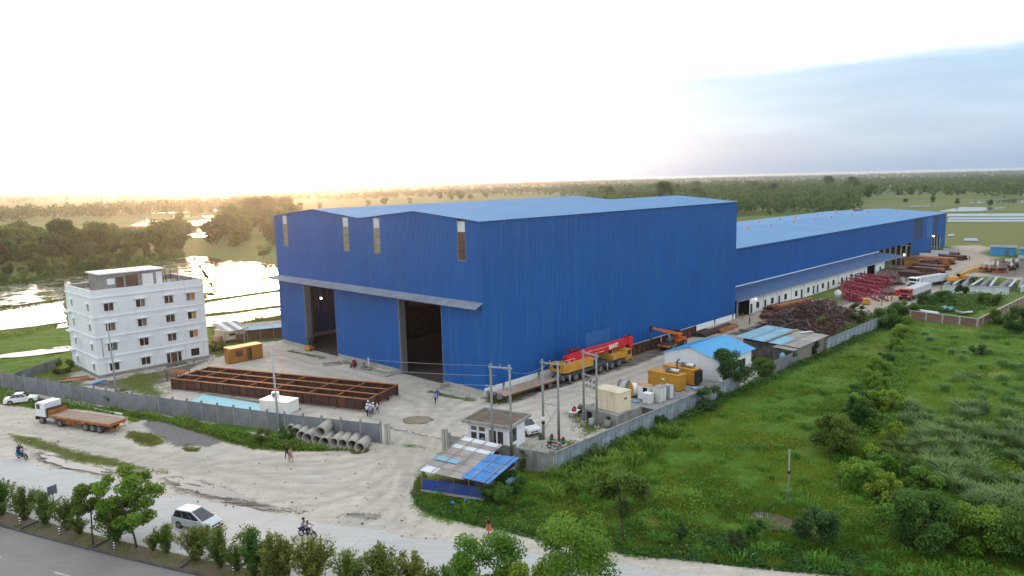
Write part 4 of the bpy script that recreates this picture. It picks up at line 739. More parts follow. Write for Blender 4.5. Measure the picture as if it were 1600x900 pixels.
wall('field_wall', 'mossy grey field wall between the white house and the tin roofed shed', [(36, -25.9), (44, -25.9)], 2.65, 2.1, 2.15, PANEL, PANEL, 0.1)
wall('field_wall', 'bluish panel field wall running behind the scrap heap', [(55.2, -26.2), (84, -26.4)], 2.1, 2.2, 2.25, STUCCO, PANEL, 0.1, post=0.14)
wall('brick_wall', 'low red brick wall with grey pilasters around the overgrown plot', [(96.5, -24), (94.2, -28), (92, -40.4), (134, -42.2)], 3.1, 1.65, 1.75, BRICK, CONCL, 0.16, post=0.3, cap=0.26)
for lab, s, t in (('twin concrete gate post at the open end of the forecourt wall', -20.9, -5.3), ('twin concrete gate post beside the tin roofed shack', -17.9, -12.0)):
    g = TH('gate_post', lab, 'gate post', s, t, 0, R(-65)); PT(g, 'post', B(-0.2, -0.2, -0.2, 0.15, 0.2, 2.5), CONCL); PT(g, 'post', B(0.22, -0.18, -0.2, 0.45, 0.18, 2.55), CONCL)
ch = TH('barrier_chain', 'low white barrier chain lying across the gateway', 'barrier', -17.5, -0.6, 0, math.atan2(-10.2, 2.0))
PT(ch, 'rope', MB().tube([(x, 0.08*math.sin(x*2.1), 0.10+0.05*math.cos(x*1.7)) for x in np.arange(0, 10.5, 0.5)], 0.03, 5), GREYS)
for x in np.arange(0.6, 10.3, 1.05): PT(ch, 'flag', MB().obox((x, 0.02, 0.16), (0.4, 0.05, 0.2), 0.3*math.sin(x*5)), WHITEP if int(x*10) % 3 else GREYS)
tag(ch, group=None)
# ------------------------------------------------------------------ tin shack by the gate
def shack():
    t = TH('tin_shack', 'ramshackle tea shack with a patchwork white, brown and blue tin roof by the gate', 'shack', -27, -19.3, 0, R(-61.05))
    A, Bq, Cq, D = V((-.3, .2, 2.2)), V((4.7, -1.15, 2.2)), V((6.4, 6.3, 2.9)), V((1.7, 8.0, 2.9)); bl = lambda u, v: (A*(1-u)+Bq*u)*(1-v)+(D*(1-u)+Cq*u)*v
    def sheet(f, u0, u1, v0, v1, m, dz=0.0, tilt=0.0):
        mb = MB(); n = max(3, int(abs((f(u1, v0)-f(u0, v0)).length)/0.16))
        for k in range(n):
            a, b = u0+(u1-u0)*k/n, u0+(u1-u0)*(k+1)/n; za = 0.03*(k % 2); zb = 0.03*((k+1) % 2); o = V((0, 0, dz)); mb.quad(f(a, v0)+o+V((0, 0, za)), f(b, v0)+o+V((0, 0, zb)), f(b, v1)+o+V((0, 0, zb+tilt)), f(a, v1)+o+V((0, 0, za+tilt)))
        PT(t, 'roof_sheet', mb, m)
    rows = [(0, 0.17, [TINW, TIN, TIN], 0), (0.15, 0.36, [TIN, TIN, TIN], 0.03), (0.34, 0.53, [TIN, TIN, TIN], 0.06), (0.51, 0.70, [TIN, TIN, TIN], 0.09), (0.68, 0.80, [TINW, TINW, TINW], 0.12), (0.78, 0.91, [TIN, TIN, TIN], 0.15), (0.89, 1.0, [TINW, TINW, TINW], 0.18)]
    for v0, v1, ms, dz in rows:
        for k, m in enumerate(ms): sheet(bl, k/3-0.004*k, (k+1)/3+0.01, v0, v1, m, dz+0.006*k)
    sheet(bl, -0.02, 0.55, 0.30, 0.40, TINLB, 0.12)
    E_, F_, G_, H_ = V((4.4, -1.1, 2.25)), V((7.35, -1.8, 2.15)), V((8.85, 4, 2.55)), V((5.7, 4.1, 2.7)); b2 = lambda u, v: (E_*(1-u)+F_*u)*(1-v)+(H_*(1-u)+G_*u)*v
    for k, (v0, v1, dz) in enumerate(((0, .36, .16), (.34, .7, .19), (.68, 1, .22))):
        for u0, u1 in ((0, .5), (.49, 1)): sheet(b2, u0, u1, v0, v1, TINB, dz + (0.01 if u0 else 0))
    for f, us, dz in ((bl, (0.0, 0.3, 0.62, 0.97), 0.30), (b2, (0.38, 0.82), 0.36)):
        for u in us: PT(t, 'roof_batten', MB().beam(f(u, -0.02)+V((0, 0, dz-0.12)), f(u, 1.0)+V((0, 0, dz)), 0.06, 0.05), WOOD)
    for k, (x0, x1, m) in enumerate(((-0.2, 1.9, TIND), (1.87, 3.3, TINLB if False else TIND), (3.27, 6.4, TIND))):
        y = lambda x: 0.45-0.1*x
        PT(t, 'wall_sheet', MB().corr((x0, y(x0)-0.02*k, 0.0), (0, 0, 1), (x1-x0, y(x1)-y(x0), 0), 1.25, 0, x1-x0, pitch=0.25, dep=0.03, n=(0, -1, 0)), m)
    for k, (a, b, m) in enumerate(((0, 0.42, TIN), (0.4, 0.75, TINLB), (0.73, 1.0, TINLB))):
        p = V((6.42, -0.2, 0)).lerp(V((8.1, 5.0, 0)), a); q = V((6.42, -0.2, 0)).lerp(V((8.1, 5.0, 0)), b); PT(t, 'wall_sheet', MB().corr(p, (0, 0, 1), q-p, 1.45, 0, (q-p).length, pitch=0.25, dep=0.03, n=(1, -0.3, 0)), m)
    PT(t, 'back_wall', MB().quad((1.6, 7.4, 0), (6.2, 5.9, 0), (6.2, 5.9, 2.5), (1.6, 7.4, 2.5)).quad((6.2, 5.9, 0), (8.1, 5.0, 0), (8.1, 5.0, 2.3), (6.2, 5.9, 2.3)), BROWNT)
    for x, y, z in ((-0.2, 0.45, 2.15), (1.5, 0.35, 2.15), (3.2, 0.15, 2.15), (4.8, 0, 2.15), (6.38, -0.2, 2.1), (7.3, 2.4, 2.3), (8.1, 4.9, 2.45), (0.7, 4, 2.45), (1.6, 7.4, 2.8)): PT(t, 'post', MB().cyl((x, y, -0.1), (x, y, z), 0.05, n=6), WOOD)
    PT(t, 'counter', B(0.6, 1.2, 0, 4.8, 1.7, 0.85), BROWNT); PT(t, 'earth_floor', MB().quad((-0.2, 0.5, 0.02), (6.3, -0.1, 0.02), (7.9, 4.8, 0.02), (1.6, 7.3, 0.02)), SOIL)
    PT(t, 'sill_stone', MB().beam((-0.3, 0.36, 0.05), (6.4, -0.33, 0.05), 0.15, 0.2), CONCL)
shack()
for k, (px, py, lab) in enumerate(((707, 789, 'crumpled blue plastic bag in the weeds below the shack, larger one'), (728, 785, 'small blue plastic bag in the weeds under the shack corner'))):
    b = THW('plastic_bag', lab, 'bag', G(px, py), 0, 'litter in the verge'); PT(b, 'bag', MB().blob((0, 0, 0.16), (0.24-0.05*k, 0.2, 0.2), k, 0.35, 6, 9), TINB)
# ------------------------------------------------------------------ rusty girder grid
def girder_grid():
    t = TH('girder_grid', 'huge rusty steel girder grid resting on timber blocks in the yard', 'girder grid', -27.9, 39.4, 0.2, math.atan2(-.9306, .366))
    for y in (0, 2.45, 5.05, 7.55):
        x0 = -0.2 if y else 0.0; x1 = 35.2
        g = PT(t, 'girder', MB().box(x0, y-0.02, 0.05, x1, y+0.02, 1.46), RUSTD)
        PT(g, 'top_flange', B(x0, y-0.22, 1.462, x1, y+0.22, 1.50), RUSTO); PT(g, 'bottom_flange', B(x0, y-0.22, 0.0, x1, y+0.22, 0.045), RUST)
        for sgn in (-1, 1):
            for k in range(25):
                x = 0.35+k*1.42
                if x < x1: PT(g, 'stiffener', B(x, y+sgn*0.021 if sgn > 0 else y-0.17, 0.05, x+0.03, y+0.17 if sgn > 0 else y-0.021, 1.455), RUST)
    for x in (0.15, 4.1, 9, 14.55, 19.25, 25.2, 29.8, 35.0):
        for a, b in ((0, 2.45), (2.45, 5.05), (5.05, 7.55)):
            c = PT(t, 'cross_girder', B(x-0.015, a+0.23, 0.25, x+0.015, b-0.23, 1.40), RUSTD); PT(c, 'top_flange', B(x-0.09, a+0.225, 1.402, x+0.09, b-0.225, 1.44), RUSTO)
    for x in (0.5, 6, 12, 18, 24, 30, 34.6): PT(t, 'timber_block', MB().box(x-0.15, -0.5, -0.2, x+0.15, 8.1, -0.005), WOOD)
girder_grid()
def work_rack():
    t = TH('work_table', 'tall rusty work platform beside the white building entrance', 'platform', -25.2, 43.8, 0, R(-68))
    PT(t, 'top', B(-1.3, -1.0, 1.5, 1.7, 1.0, 1.6), RUSTO)
    for x in (-1.25, 1.6):
        for y in (-0.95, 0.9): PT(t, 'leg', B(x, y, 0, x+0.08, y+0.08, 1.5), RUSTD)
    for z in (0.5, 1.0): PT(t, 'rail', B(-1.25, -0.93, z, 1.6, -0.88, z+0.05), RUSTD)
work_rack()
rnd = random.Random(3)
hp = TH('rebar_tangle', 'tangled heap of grey reinforcing bars by the building entrance', 'rebar heap', -20.5, 52.6); mb = MB()
for k in range(60): p = V((rnd.uniform(-4.5, 5), rnd.uniform(-1.2, 1.3), 0.05)); q = p+V((rnd.uniform(-1.2, 1.2), rnd.uniform(-.6, .6), rnd.uniform(0.1, 1.2))); mb.cyl(p, q, 0.03, n=4, cap=False)
PT(hp, 'bars', mb, GREYS)['kind'] = 'stuff'
# ------------------------------------------------------------------ pale blue slab, site cabin, ochre cabin, huts
t = TH('blue_slab', 'long pale blue painted floor slab between the girder grid and the wall', 'slab'); PT(t, 'slab', MB().poly([(*LS(G(*q)), 0.06) for q in ((297, 627), (318, 617), (402, 631), (462, 642), (452, 650), (398, 643))]).poly([(*LS(G(*q)), 0.03) for q in ((292, 629), (316, 616), (404, 630), (480, 645), (460, 655), (398, 646))]), TARP); t.children[0].data.materials.append(CONCL)
t.children[0].data.polygons[1].material_index = 1
PT(t, 'edge_kerb', MB().beam((*LS(G(322, 616)), 0.12), (*LS(G(470, 640)), 0.12), 0.15, 0.22), CONC)
def site_box():
    t = TH('site_box', 'small white site container with an air conditioner on its roof behind the wall', 'container', -24.6, 18.0, 0, R(-68.5)); PT(t, 'body', MB().box(0, 0, 0.1, 4.6, 2.3, 1.65), WHITEP)
    PT(t, 'roof', B(-0.06, -0.06, 1.652, 4.66, 2.36, 1.72), WHITEP); u = PT(t, 'air_conditioner', B(1.0, 1.2, 1.722, 1.9, 1.75, 2.5), WHITEP); PT(u, 'fan_grille', MB().cyl((1.45, 1.19, 2.1), (1.45, 1.16, 2.1), 0.28, n=14), GREYS)
    for x in np.arange(0.25, 4.5, 0.42): PT(t, 'wall_rib', B(x, -0.03, 0.15, x+0.06, -0.003, 1.62), WHITEP)
site_box()
def ochre_cabin():
    t = TH('site_cabin', 'ochre yellow portable site cabin with a shuttered window and an open door', 'cabin', -14.7, 47.5, 0.12, 0.0)
    PT(t, 'wall', MB().holewall((0, 0, 0), (1, 0, 0), (0, -1, 0), 5.95, 2.4, 0.12, [(1.0, 2.3, 0.9, 2.0), (3.1, 3.9, 0.05, 2.1)]).quad((0, 0, 0), (0, 2.3, 0), (0, 2.3, 2.4), (0, 0, 2.4)).quad((5.95, 0, 0), (5.95, 2.3, 0), (5.95, 2.3, 2.4), (5.95, 0, 2.4)).quad((0, 2.3, 0), (5.95, 2.3, 0), (5.95, 2.3, 2.4), (0, 2.3, 2.4)), OCHRE)
    PT(t, 'roof', B(-0.08, -0.08, 2.402, 6.03, 2.38, 2.50), OCHREL); w = PT(t, 'window', B(1.0, 0.08, 0.9, 2.3, 0.11, 2.0), BROWNT)
    for z in np.arange(1.0, 1.95, 0.15): PT(w, 'louvre', B(1.03, 0.03, z, 2.27, 0.075, z+0.08), BROWNT)
    d = PT(t, 'door', MB().obox((3.12, -0.35, 1.05), (0.05, 0.75, 2.0)), BROWNT); PT(t, 'doorway', B(3.1, 0.1, 0.05, 3.9, 0.12, 2.1), BLACK)
    PT(t, 'base_skid', B(0.05, 0.05, -0.12, 5.9, 2.25, -0.002), BLACK); PT(t, 'end_panel', B(-0.35, 0.1, -0.1, -0.08, 1.2, 1.1), OCHRE)
ochre_cabin()
def hut():
    t = TH('small_hut', 'small cement hut with a striped grey tin roof beyond the ochre cabin', 'hut', -7.6, 64.8); PT(t, 'wall', MB().holewall((0, 0, 0), (1, 0, 0), (0, -1, 0), 4.4, 2.3, 0.15, [(0.9, 2.2, 1.3, 1.75)]).box(0.001, 0.16, 0, 4.399, 4.5, 2.29), CREAM)
    PT(t, 'window', B(0.9, 0.12, 1.3, 2.2, 0.14, 1.75), BLACK); PT(t, 'base_band', B(-0.03, -0.05, 0, 4.43, -0.004, 0.55), BROWNT); d = V((0, 5.6, 1.0))
    for k in range(5): PT(t, 'roof_sheet', MB().corr((-0.4+k*1.04, -0.6, 2.35), (1, 0, 0), d, 1.06, 0, d.length, pitch=0.2, dep=0.03, n=(0, 0, 1)), TINW if k % 2 else TIN)
    PT(t, 'clay_tank', MB().cyl((-1.2, 0.6, 0), (-1.2, 0.6, 1.7), 0.75, 0.7, 12), P('clay_tank', (0.42, 0.26, 0.17), (0.34, 0.2, 0.13), 1, 0.8))
hut()
def long_hut():
    t = TH('long_hut', 'long rusty brown tin lean-to with a pale blue roof beside the warehouse corner', 'lean-to', -3.6, 63.8, 0, R(-24)); PT(t, 'wall', MB().corr((0, 0, 0), (1, 0, 0), (0, 0, 1), 10.5, 0, 2.1, pitch=0.3, n=(0, -1, 0)), BROWNT)
    for k in range(5): PT(t, 'post', B(k*2.5, -0.1, 0, k*2.5+0.1, -0.02, 2.2), WOOD)
    d = V((0, 4.5, 0.6))
    for k in range(6): PT(t, 'roof_sheet', MB().corr((-0.4+k*1.85, -0.5, 2.15), (1, 0, 0), d, 1.87, 0, d.length*(0.5 if k != 2 else 0.48), pitch=0.25, dep=0.03, n=(0, 0, 1)), TINLB); PT(t, 'roof_sheet', MB().corr((-0.4+k*1.85, 1.7, 2.45), (1, 0, 0), d, 1.87, 0, d.length*0.55, pitch=0.25, dep=0.03, n=(0, 0, 1)), TIN)
    PT(t, 'side_fence', MB().quad((-4.8, 0.4, 0), (0, 0, 0), (0, 0, 1.5), (-4.8, 0.4, 1.3)), BROWNT)
    for x in (-2.2, -4.5): PT(t, 'water_tub', MB().cyl((x, 4.0, 0), (x, 4.0, 2.6), 0.5, n=10), TINW)
long_hut()
# ------------------------------------------------------------------ concrete pipes
pf = [(453, 679), (461, 683), (470, 689), (479, 692.5), (494, 695.5), (506, 699), (521, 700.5), (534, 702), (549, 703.5), (561, 708)]
names = ['half hidden concrete pipe at the bushy end of the pipe row', 'second weathered concrete pipe from the bushes', 'third grey brown concrete pipe from the bushes', 'fourth concrete pipe from the bushes, left of the raised pipe', 'short looking concrete pipe below the raised pipe', 'concrete pipe just right of the raised pipe', 'clean pale concrete pipe fourth from the open end of the row', 'pale concrete pipe third from the open end of the row', 'concrete pipe with a dark bore beside the end pipe', 'nearest concrete pipe at the open end of the row']
for k, (q, lab) in enumerate(zip(pf, names)):
    p = LS(G(*q)); r = 0.62; ang = R(38 + (k % 3)*3 - 2); t = TH('concrete_pipe', lab, 'pipe', p[0]+0.1, p[1], r-0.02, ang, 'concrete pipes stacked along the forecourt wall'); PT(t, 'pipe_shell', MB().ring((0, 0, 0), (2.5, 0, 0), r, r-0.10, 22), CONCL)
p = LS(G(498, 697)); t = TH('concrete_pipe', 'large concrete pipe lying on top of the pipe row', 'pipe', p[0]+0.25, p[1]-0.05, 1.62, R(36), 'concrete pipes stacked along the forecourt wall'); PT(t, 'pipe_shell', MB().ring((0, 0, 0), (2.9, 0, 0), 0.68, 0.56, 22), CONCL)
mb = MB(); rnd = random.Random(8)
for k in range(40): mb.obox((rnd.gauss(0, 0.7), rnd.gauss(0, 1.6), 0.05), (rnd.uniform(.1, .35), rnd.uniform(.1, .3), .12), rnd.uniform(0, 3), rnd.uniform(-.3, .3))
o = tag(link('rubble', mb.mesh('rubble', CONCL)), kind='stuff'); o.location = W(-25.6, -1.5); o.rotation_euler = (0, 0, AZ)
# ------------------------------------------------------------------ poles and wires
def pole(lab, p, h, r0, r1, mat, lean=0.0, extras=(), name='lamp_pole', cat='pole'):
    t = THW(name, lab, cat, p, 0); PT(t, 'shaft', MB().cyl((0, 0, -0.2), (lean, 0, h), r0, r1, 10), mat)
    for n_, mb, m in extras: PT(t, n_, mb, m)
    return t
pole('tall grey steel pole outside the forecourt wall behind the pipes', V((-29.1, 88.3, 0)), 10.9, 0.15, 0.09, POLE, -0.25, [('base_collar', MB().cyl((0, 0, 0), (0, 0, 0.5), 0.2, n=10), CONC)])
pole('tall grey steel pole standing before the white building', V((-59.8, 108.6, 0)), 10.6, 0.15, 0.09, POLE, -0.3, [('base_collar', MB().cyl((0, 0, 0), (0, 0, 0.5), 0.2, n=10), CONC)])
pole('thin short lamp pole rising behind the ochre cabin', W(-10.5, 50.6), 5.4, 0.07, 0.05, POLE, 0.0, [('lamp_head', MB().box(-0.1, -0.1, 5.4, 0.5, 0.1, 5.5), STEEL)])
pole('lone thin concrete marker pole standing in the green field', V((24.7, 64.3, 0)), 5.4, 0.09, 0.07, CONC, 0.0, [('clamp', MB().cyl((0, 0, 3.1), (0, 0, 3.35), 0.14, n=8), DARK)], 'marker_pole')
def hframe(lab, a, b, h, braces):
    A_, B_ = W(*a), W(*b); t = THW('power_pole', lab, 'power pole', A_, 0); d = B_-A_
    for q in (V((0, 0, 0)), d): PT(t, 'mast', MB().cyl(q+V((0, 0, -0.2)), q+V((0, 0, h)), 0.17, 0.11, 10), CONC)
    PT(t, 'crossarm', MB().beam(V((0, 0, h-0.35))-d*0.12, d*1.12+V((0, 0, h-0.35)), 0.12, 0.14), STEEL)
    mids = ()
    if braces == 1: PT(t, 'crossarm', MB().beam(V((0, 0, h-2.4))-d*0.3, d*0.25+V((0, 0, h-2.4)), 0.09, 0.1), STEEL); PT(t, 'crossarm', MB().beam(d*0.75+V((0, 0, h-2.4)), d*1.3+V((0, 0, h-2.4)), 0.09, 0.1), STEEL); PT(t, 'strut', MB().beam(V((-0.5, 0.2, h-5.2)), V((0.6, -0.4, h-4.2)), 0.07, 0.07), STEEL)
    if braces == 2:
        for z in (h-3.9,): PT(t, 'crossarm', MB().beam(V((0, 0, h*0.46)), d+V((0, 0, h*0.46)), 0.09, 0.1), STEEL)
        PT(t, 'brace', MB().beam(V((0, 0, h*0.12)), d+V((0, 0, h*0.45)), 0.06, 0.06), STEEL); PT(t, 'brace', MB().beam(V((0, 0, h*0.45)), d*0.5+V((0, 0, h*0.28)), 0.06, 0.06), STEEL)
        for z in (1.9,): PT(t, 'black_band', MB().cyl((0, 0, z), (0, 0, z+0.35), 0.19, n=10), DARK); PT(t, 'white_band', MB().cyl((0, 0, z+0.36), (0, 0, z+0.9), 0.185, n=10), WHITEP)
    if braces == 3:
        for z in (3.6, 5.0, 6.2): PT(t, 'crossarm', MB().beam(V((0, 0, z))-d*0.1, d*1.15+V((0, 0, z)), 0.09, 0.1), STEEL)
        for k in range(3):
            for z in (4.9, 5.6): PT(t, 'fuse_switch', MB().obox(d*(0.25+0.28*k)+V((0, 0, z)), (0.14, 0.3, 0.4), 0.5, 0.4), GREYS)
        for q in (V((0, 0, 0)), d): PT(t, 'plinth_block', MB().box(q.x-0.3, q.y-0.3, -0.1, q.x+0.3, q.y+0.3, 0.18), CONCL)
    for k in range(3): PT(t, 'insulator', MB().cyl(d*(0.05+0.45*k)+V((0, 0, h-0.27)), d*(0.05+0.45*k)+V((0, 0, h+0.02)), 0.07, 0.04, 8), P('porcelain%d' % (0), (0.3, 0.2, 0.16)) if False else CONCL)
    return t
hframe('pair of grey power poles with stub crossarms behind the tin shack', (-17.4, -19.4), (-16.6, -21.4), 11.1, 1)
hframe('cross braced pair of power poles beside the flower pots', (-8.1, -18.3), (-7.8, -20.4), 9.6, 2)
hframe('pair of power poles carrying fuse switches by the cream transformer box', (-0.2, -18.0), (-0.7, -20.4), 9.3, 3)
def wire(lab, a, b, sag, n=14):
    a, b = V(a), V(b); P_ = [a.lerp(b, k/n)-V((0, 0, sag*4*(k/n)*(1-k/n))) for k in range(n+1)]; t = THW('power_line', lab, 'power line', a); PT(t, 'conductor', MB().tube([p-a for p in P_], 0.018, 4), STEEL)
e1 = V((-29.35, 88.3, 0))
for k, (z, lab) in enumerate(((10.75, 'topmost overhead wire crossing in front of the warehouse doorway'), (9.6, 'middle overhead wire crossing in front of the warehouse doorway'), (8.6, 'lowest overhead wire crossing in front of the warehouse doorway'))): wire(lab, e1+V((0, 0, z)), W(-17.4+0.25*k, -19.4-0.6*k, 10.9-1.05*k), 0.5)
wire('short sagging wire from the shack poles to the braced poles', W(-17.0, -20.4, 10.8), W(-8.0, -19.3, 9.4), 1.0)
wire('short wire from the braced poles to the transformer poles', W(-8.0, -19.3, 9.3), W(-0.4, -19.2, 9.0), 0.7)
# ------------------------------------------------------------------ transformer corner
def box_thing(name, lab, cat, s, t_, z, rz, parts, group=None):
    t = TH(name, lab, cat, s, t_, z, rz, group)
    for n_, mb, m in parts: PT(t, n_, mb, m)
    return t
wm = MB().holewall((0.9, -22.3, 0), (1, 0, 0), (0, -1, 0), 5.2, 1.3, 0.3, []).box(0.9, -22.28, 1.3, 6.1, -16.8, 1.42)
wm.quad((6.1, -22.3, 0), (6.1, -16.8, 0), (6.1, -16.8, 1.3), (6.1, -22.3, 1.3)).quad((0.9, -16.8, 0), (6.1, -16.8, 0), (6.1, -16.8, 1.3), (0.9, -16.8, 1.3))
box_thing('transformer_plinth', 'stained concrete plinth with a dark hatch under the cream transformer box', 'plinth', 0, 0, 0, 0, [('block', wm.holewall((0.9, -22.3, 0), (0, 1, 0), (-1, 0, 0), 5.5, 1.3, 0.4, [(1.0, 1.7, 0.05, 1.05), (3.9, 4.8, 0.05, 1.1)]), CONC), ('hatch', B(1.3, -22.2, 0.02, 1.35, -17, 1.2), BLACK)])
def cream_box():
    t = TH('transformer_box', 'big cream steel transformer box with a ribbed lid on a concrete plinth', 'transformer', 2.0, -21.9, 1.42, 0)
    PT(t, 'body', B(0.05, 0.05, 0, 2.35, 3.95, 2.35), CREAM); PT(t, 'lid', MB().box(0, 0, 2.352, 2.42, 1.96, 2.5).box(0, 2.0, 2.352, 2.42, 4.0, 2.5), CREAM); PT(t, 'vent_plate', B(0.9, 0.0, 1.5, 1.5, 0.046, 1.75), RUSTO)
    PT(t, 'label_plate', B(1.6, 0.0, 1.2, 1.9, 0.046, 1.6), WHITEP)
    for y in (0.9, 1.9, 2.9): PT(t, 'door_seam', B(0.03, y, 0.1, 0.049, y+0.03, 2.3), OCHREL)
cream_box()
PL = TH('generator_platform', 'long dark concrete platform carrying the generators and cabinets', 'platform', 0, 0); PT(PL, 'block', B(7.3, -23.4, -0.1, 24.3, -18.6, 0.85), CONCD); PT(PL, 'top_screed', B(7.35, -23.35, 0.852, 24.25, -18.65, 0.88), CONC)
def drum(lab, s, t_, z, r, w, rz, m1, m2):
    t = TH('cable_drum', lab, 'cable drum', s, t_, z, rz)
    PT(t, 'flange', MB().cyl((0, -w/2-0.06, r), (0, -w/2, r), r, n=24), m1); PT(t, 'flange', MB().cyl((0, w/2, r), (0, w/2+0.06, r), r, n=24), m1); PT(t, 'cable_winding', MB().cyl((0, -w/2, r), (0, w/2, r), r*0.86, n=24), m2); PT(t, 'hub', MB().cyl((0, -w/2-0.1, r), (0, w/2+0.1, r), r*0.2, n=10), DARK)
drum('large grey wrapped cable drum behind the cream transformer box', 12.6, -14.9, 0, 1.1, 1.2, R(20), GREYS, STEEL)
drum('yellow faced cable drum with white rim near the cabinets', 10.6, -18.0, 0.88, 1.0, 0.9, R(55), YEL, WHITEP)
box_thing('winch', 'dark greasy winch machine between the cable drums', 'winch', 13.2, -16.6, 0, 0.4, [('base', B(-1, -.6, 0, 1, .6, .3), DARK), ('drum', MB().cyl((-.6, 0, .7), (.6, 0, .7), .45, n=12), GREYS), ('motor', MB().cyl((.3, .3, .9), (1.0, .3, .9), .25, n=10), DARK), ('lever', MB().cyl((0, 0, .8), (.3, .2, 1.7), .05, n=6), RUST)])
box_thing('switch_cabinet', 'low white switch cabinet in front of the rusty cabinets', 'cabinet', 8.8, -21.7, 0.88, 0, [('body', B(0, 0, 0.05, 0.9, 1.1, 1.3), WHITEP), ('lid', B(-.06, -.06, 1.302, .96, 1.16, 1.38), WHITEP), ('door_seam', B(-.012, .53, .1, -.002, .56, 1.25), GREYS)])
box_thing('switch_cabinet', 'brown topped open switch cabinet behind the low white one', 'cabinet', 10.0, -20.6, 0.88, 0, [('body', B(0, 0, 0.05, 1.1, 1.6, 1.9), WHITEP), ('roof', B(-.06, -.06, 1.902, 1.16, 1.66, 1.96), OCHREL), ('dark_bay', B(-.01, .1, .3, -.003, .8, 1.7), BLACK)])
box_thing('switch_cabinet', 'tall white switch cabinet stained with rust facing the wall', 'cabinet', 10.1, -22.4, 0.88, 0, [('body', B(0, 0, 0.05, 1.5, 1.1, 2.0), P('rust_stained_white', (0.62, 0.62, 0.60), (0.5, 0.49, 0.46), 1, 0.6, dirt=(0.36, 0.15, 0.06), damt=0.8, dlo=0.5, dhi=0.6)), ('roof', B(-.05, -.05, 2.002, 1.55, 1.15, 2.05), TIN), ('door', B(0.1, -.02, .1, .7, -.003, 1.9), WHITEP), ('door', B(0.8, -.02, .1, 1.4, -.003, 1.9), WHITEP)])
box_thing('switch_cabinet', 'grey louvred switch cabinet leaning beside the yellow generator', 'cabinet', 12.2, -22.5, 0.88, 0, [('body', B(0, 0, 0.05, 1.0, 1.0, 1.85), STEEL), ('door', B(.08, -.02, .12, .92, -.003, 1.75), WHITEP), ('dark_bay', B(1.002, .1, .1, 1.01, .9, 1.7), BLACK)])
box_thing('steel_panel', 'grey steel panel leaning on the cabinets beside the generator', 'panel', 13.8, -22.2, 0.88, 0.2, [('panel', B(0, 0, 0, .12, .9, 1.6), STEEL)])
def genset(lab, s, chim, rz=0.0):
    t = TH('generator', lab, 'generator', s, -21.6, 0.88, rz); PT(t, 'body', B(0, 0, 0.12, 1.75, 5.0, 2.2), YEL); PT(t, 'roof', MB().box(-0.05, -0.05, 2.202, 1.8, 2.45, 2.28).box(-0.05, 2.5, 2.202, 1.8, 5.05, 2.28), OCHREL if False else YEL); PT(t, 'skid', B(0.05, 0.05, 0, 1.7, 4.95, 0.118), DARK)
    PT(t, 'muffler', MB().cyl((0.95, 0.5, 2.62), (0.95, 2.6, 2.62), 0.3, n=14), CHROME); PT(t, 'muffler_end', MB().cyl((0.95, 2.6, 2.62), (0.95, 2.85, 2.62), 0.3, 0.12, n=14), CHROME)
    for y in (0.8, 2.2): PT(t, 'muffler_stand', B(0.85, y, 2.28, 1.05, y+0.08, 2.4), DARK)
    if chim: PT(t, 'exhaust', MB().tube([(0.95, 0.9, 2.8), (0.95, 0.9, 4.0), (0.95, 0.75, 4.25), (0.95, 0.5, 4.35)], 0.13, 8), GREYS)
    else: PT(t, 'exhaust', MB().cyl((0.95, 2.8, 2.65), (0.95, 3.6, 2.7), 0.08, n=8), DARK); PT(t, 'radiator', B(0.1, -0.4, 0.3, 1.65, -0.02, 2.1), DARK)
    for y in (1.0, 2.5, 4.0): PT(t, 'side_door', B(-0.03, y-0.55, 0.35, -0.003, y+0.55, 2.0), YEL)
    PT(t, 'maker_plate', B(-0.05, 2.3, 1.3, -0.031, 2.7, 1.6), WHITEP); PT(t, 'end_door', B(0.3, -0.03, 0.35, 1.45, -0.003, 2.0), YEL)
genset('yellow diesel generator with an upright exhaust and silver muffler', 16.0, True); genset('yellow diesel generator closest to the white house', 19.9, False)
box_thing('blue_sheet', 'crumpled blue plastic sheet on the generator platform', 'sheet', 19.0, -22.3, 0.88, 0, [('sheet', MB().blob((0, 0, .08), (.6, .5, .12), 3, .4), TINLB)])
box_thing('blue_sheet', 'blue green plastic litter beside the yellow cable drum', 'sheet', 8.6, -19.6, 0.88, 0, [('sheet', MB().blob((0, 0, .1), (.4, .5, .16), 4, .4), TINLB)])
box_thing('pipe_stub', 'grey concrete drum standing below the transformer plinth', 'drum', 0.3, -21.3, 0, 0, [('shell', MB().ring((0, 0, 0), (0, 0, .8), .45, .36, 14), CONC)])
box_thing('pipe_stub', 'bluish barrel at the foot of the transformer poles', 'barrel', -0.7, -19.6, 0, 0, [('body', MB().cyl((0, 0, 0), (0, 0, .9), .32, n=12), POLE), ('rim', MB().cyl((0, 0, .9), (0, 0, .94), .34, n=12), STEEL)])
box_thing('parts_table', 'cluttered table of red and white machine parts beside the transformer poles', 'table', 0.9, -15.6, 0, .3, [('top', B(-.8, -.5, .7, .8, .5, .76), WHITEP), ('leg', B(-.75, -.45, 0, -.68, -.38, .7), RUST), ('leg', B(.68, .38, 0, .75, .45, .7), RUST), ('leg', B(.68, -.45, 0, .75, -.38, .7), RUST), ('leg', B(-.75, .38, 0, -.68, .45, .7), RUST), ('red_parts', MB().box(-.5, -.3, .76, -.1, .2, 1.1).cyl((.1, 0, .85), (.6, .1, .85), .1), REDT), ('engine', MB().blob((.4, .2, .95), (.25, .2, .2), 2, .3), DARK)])
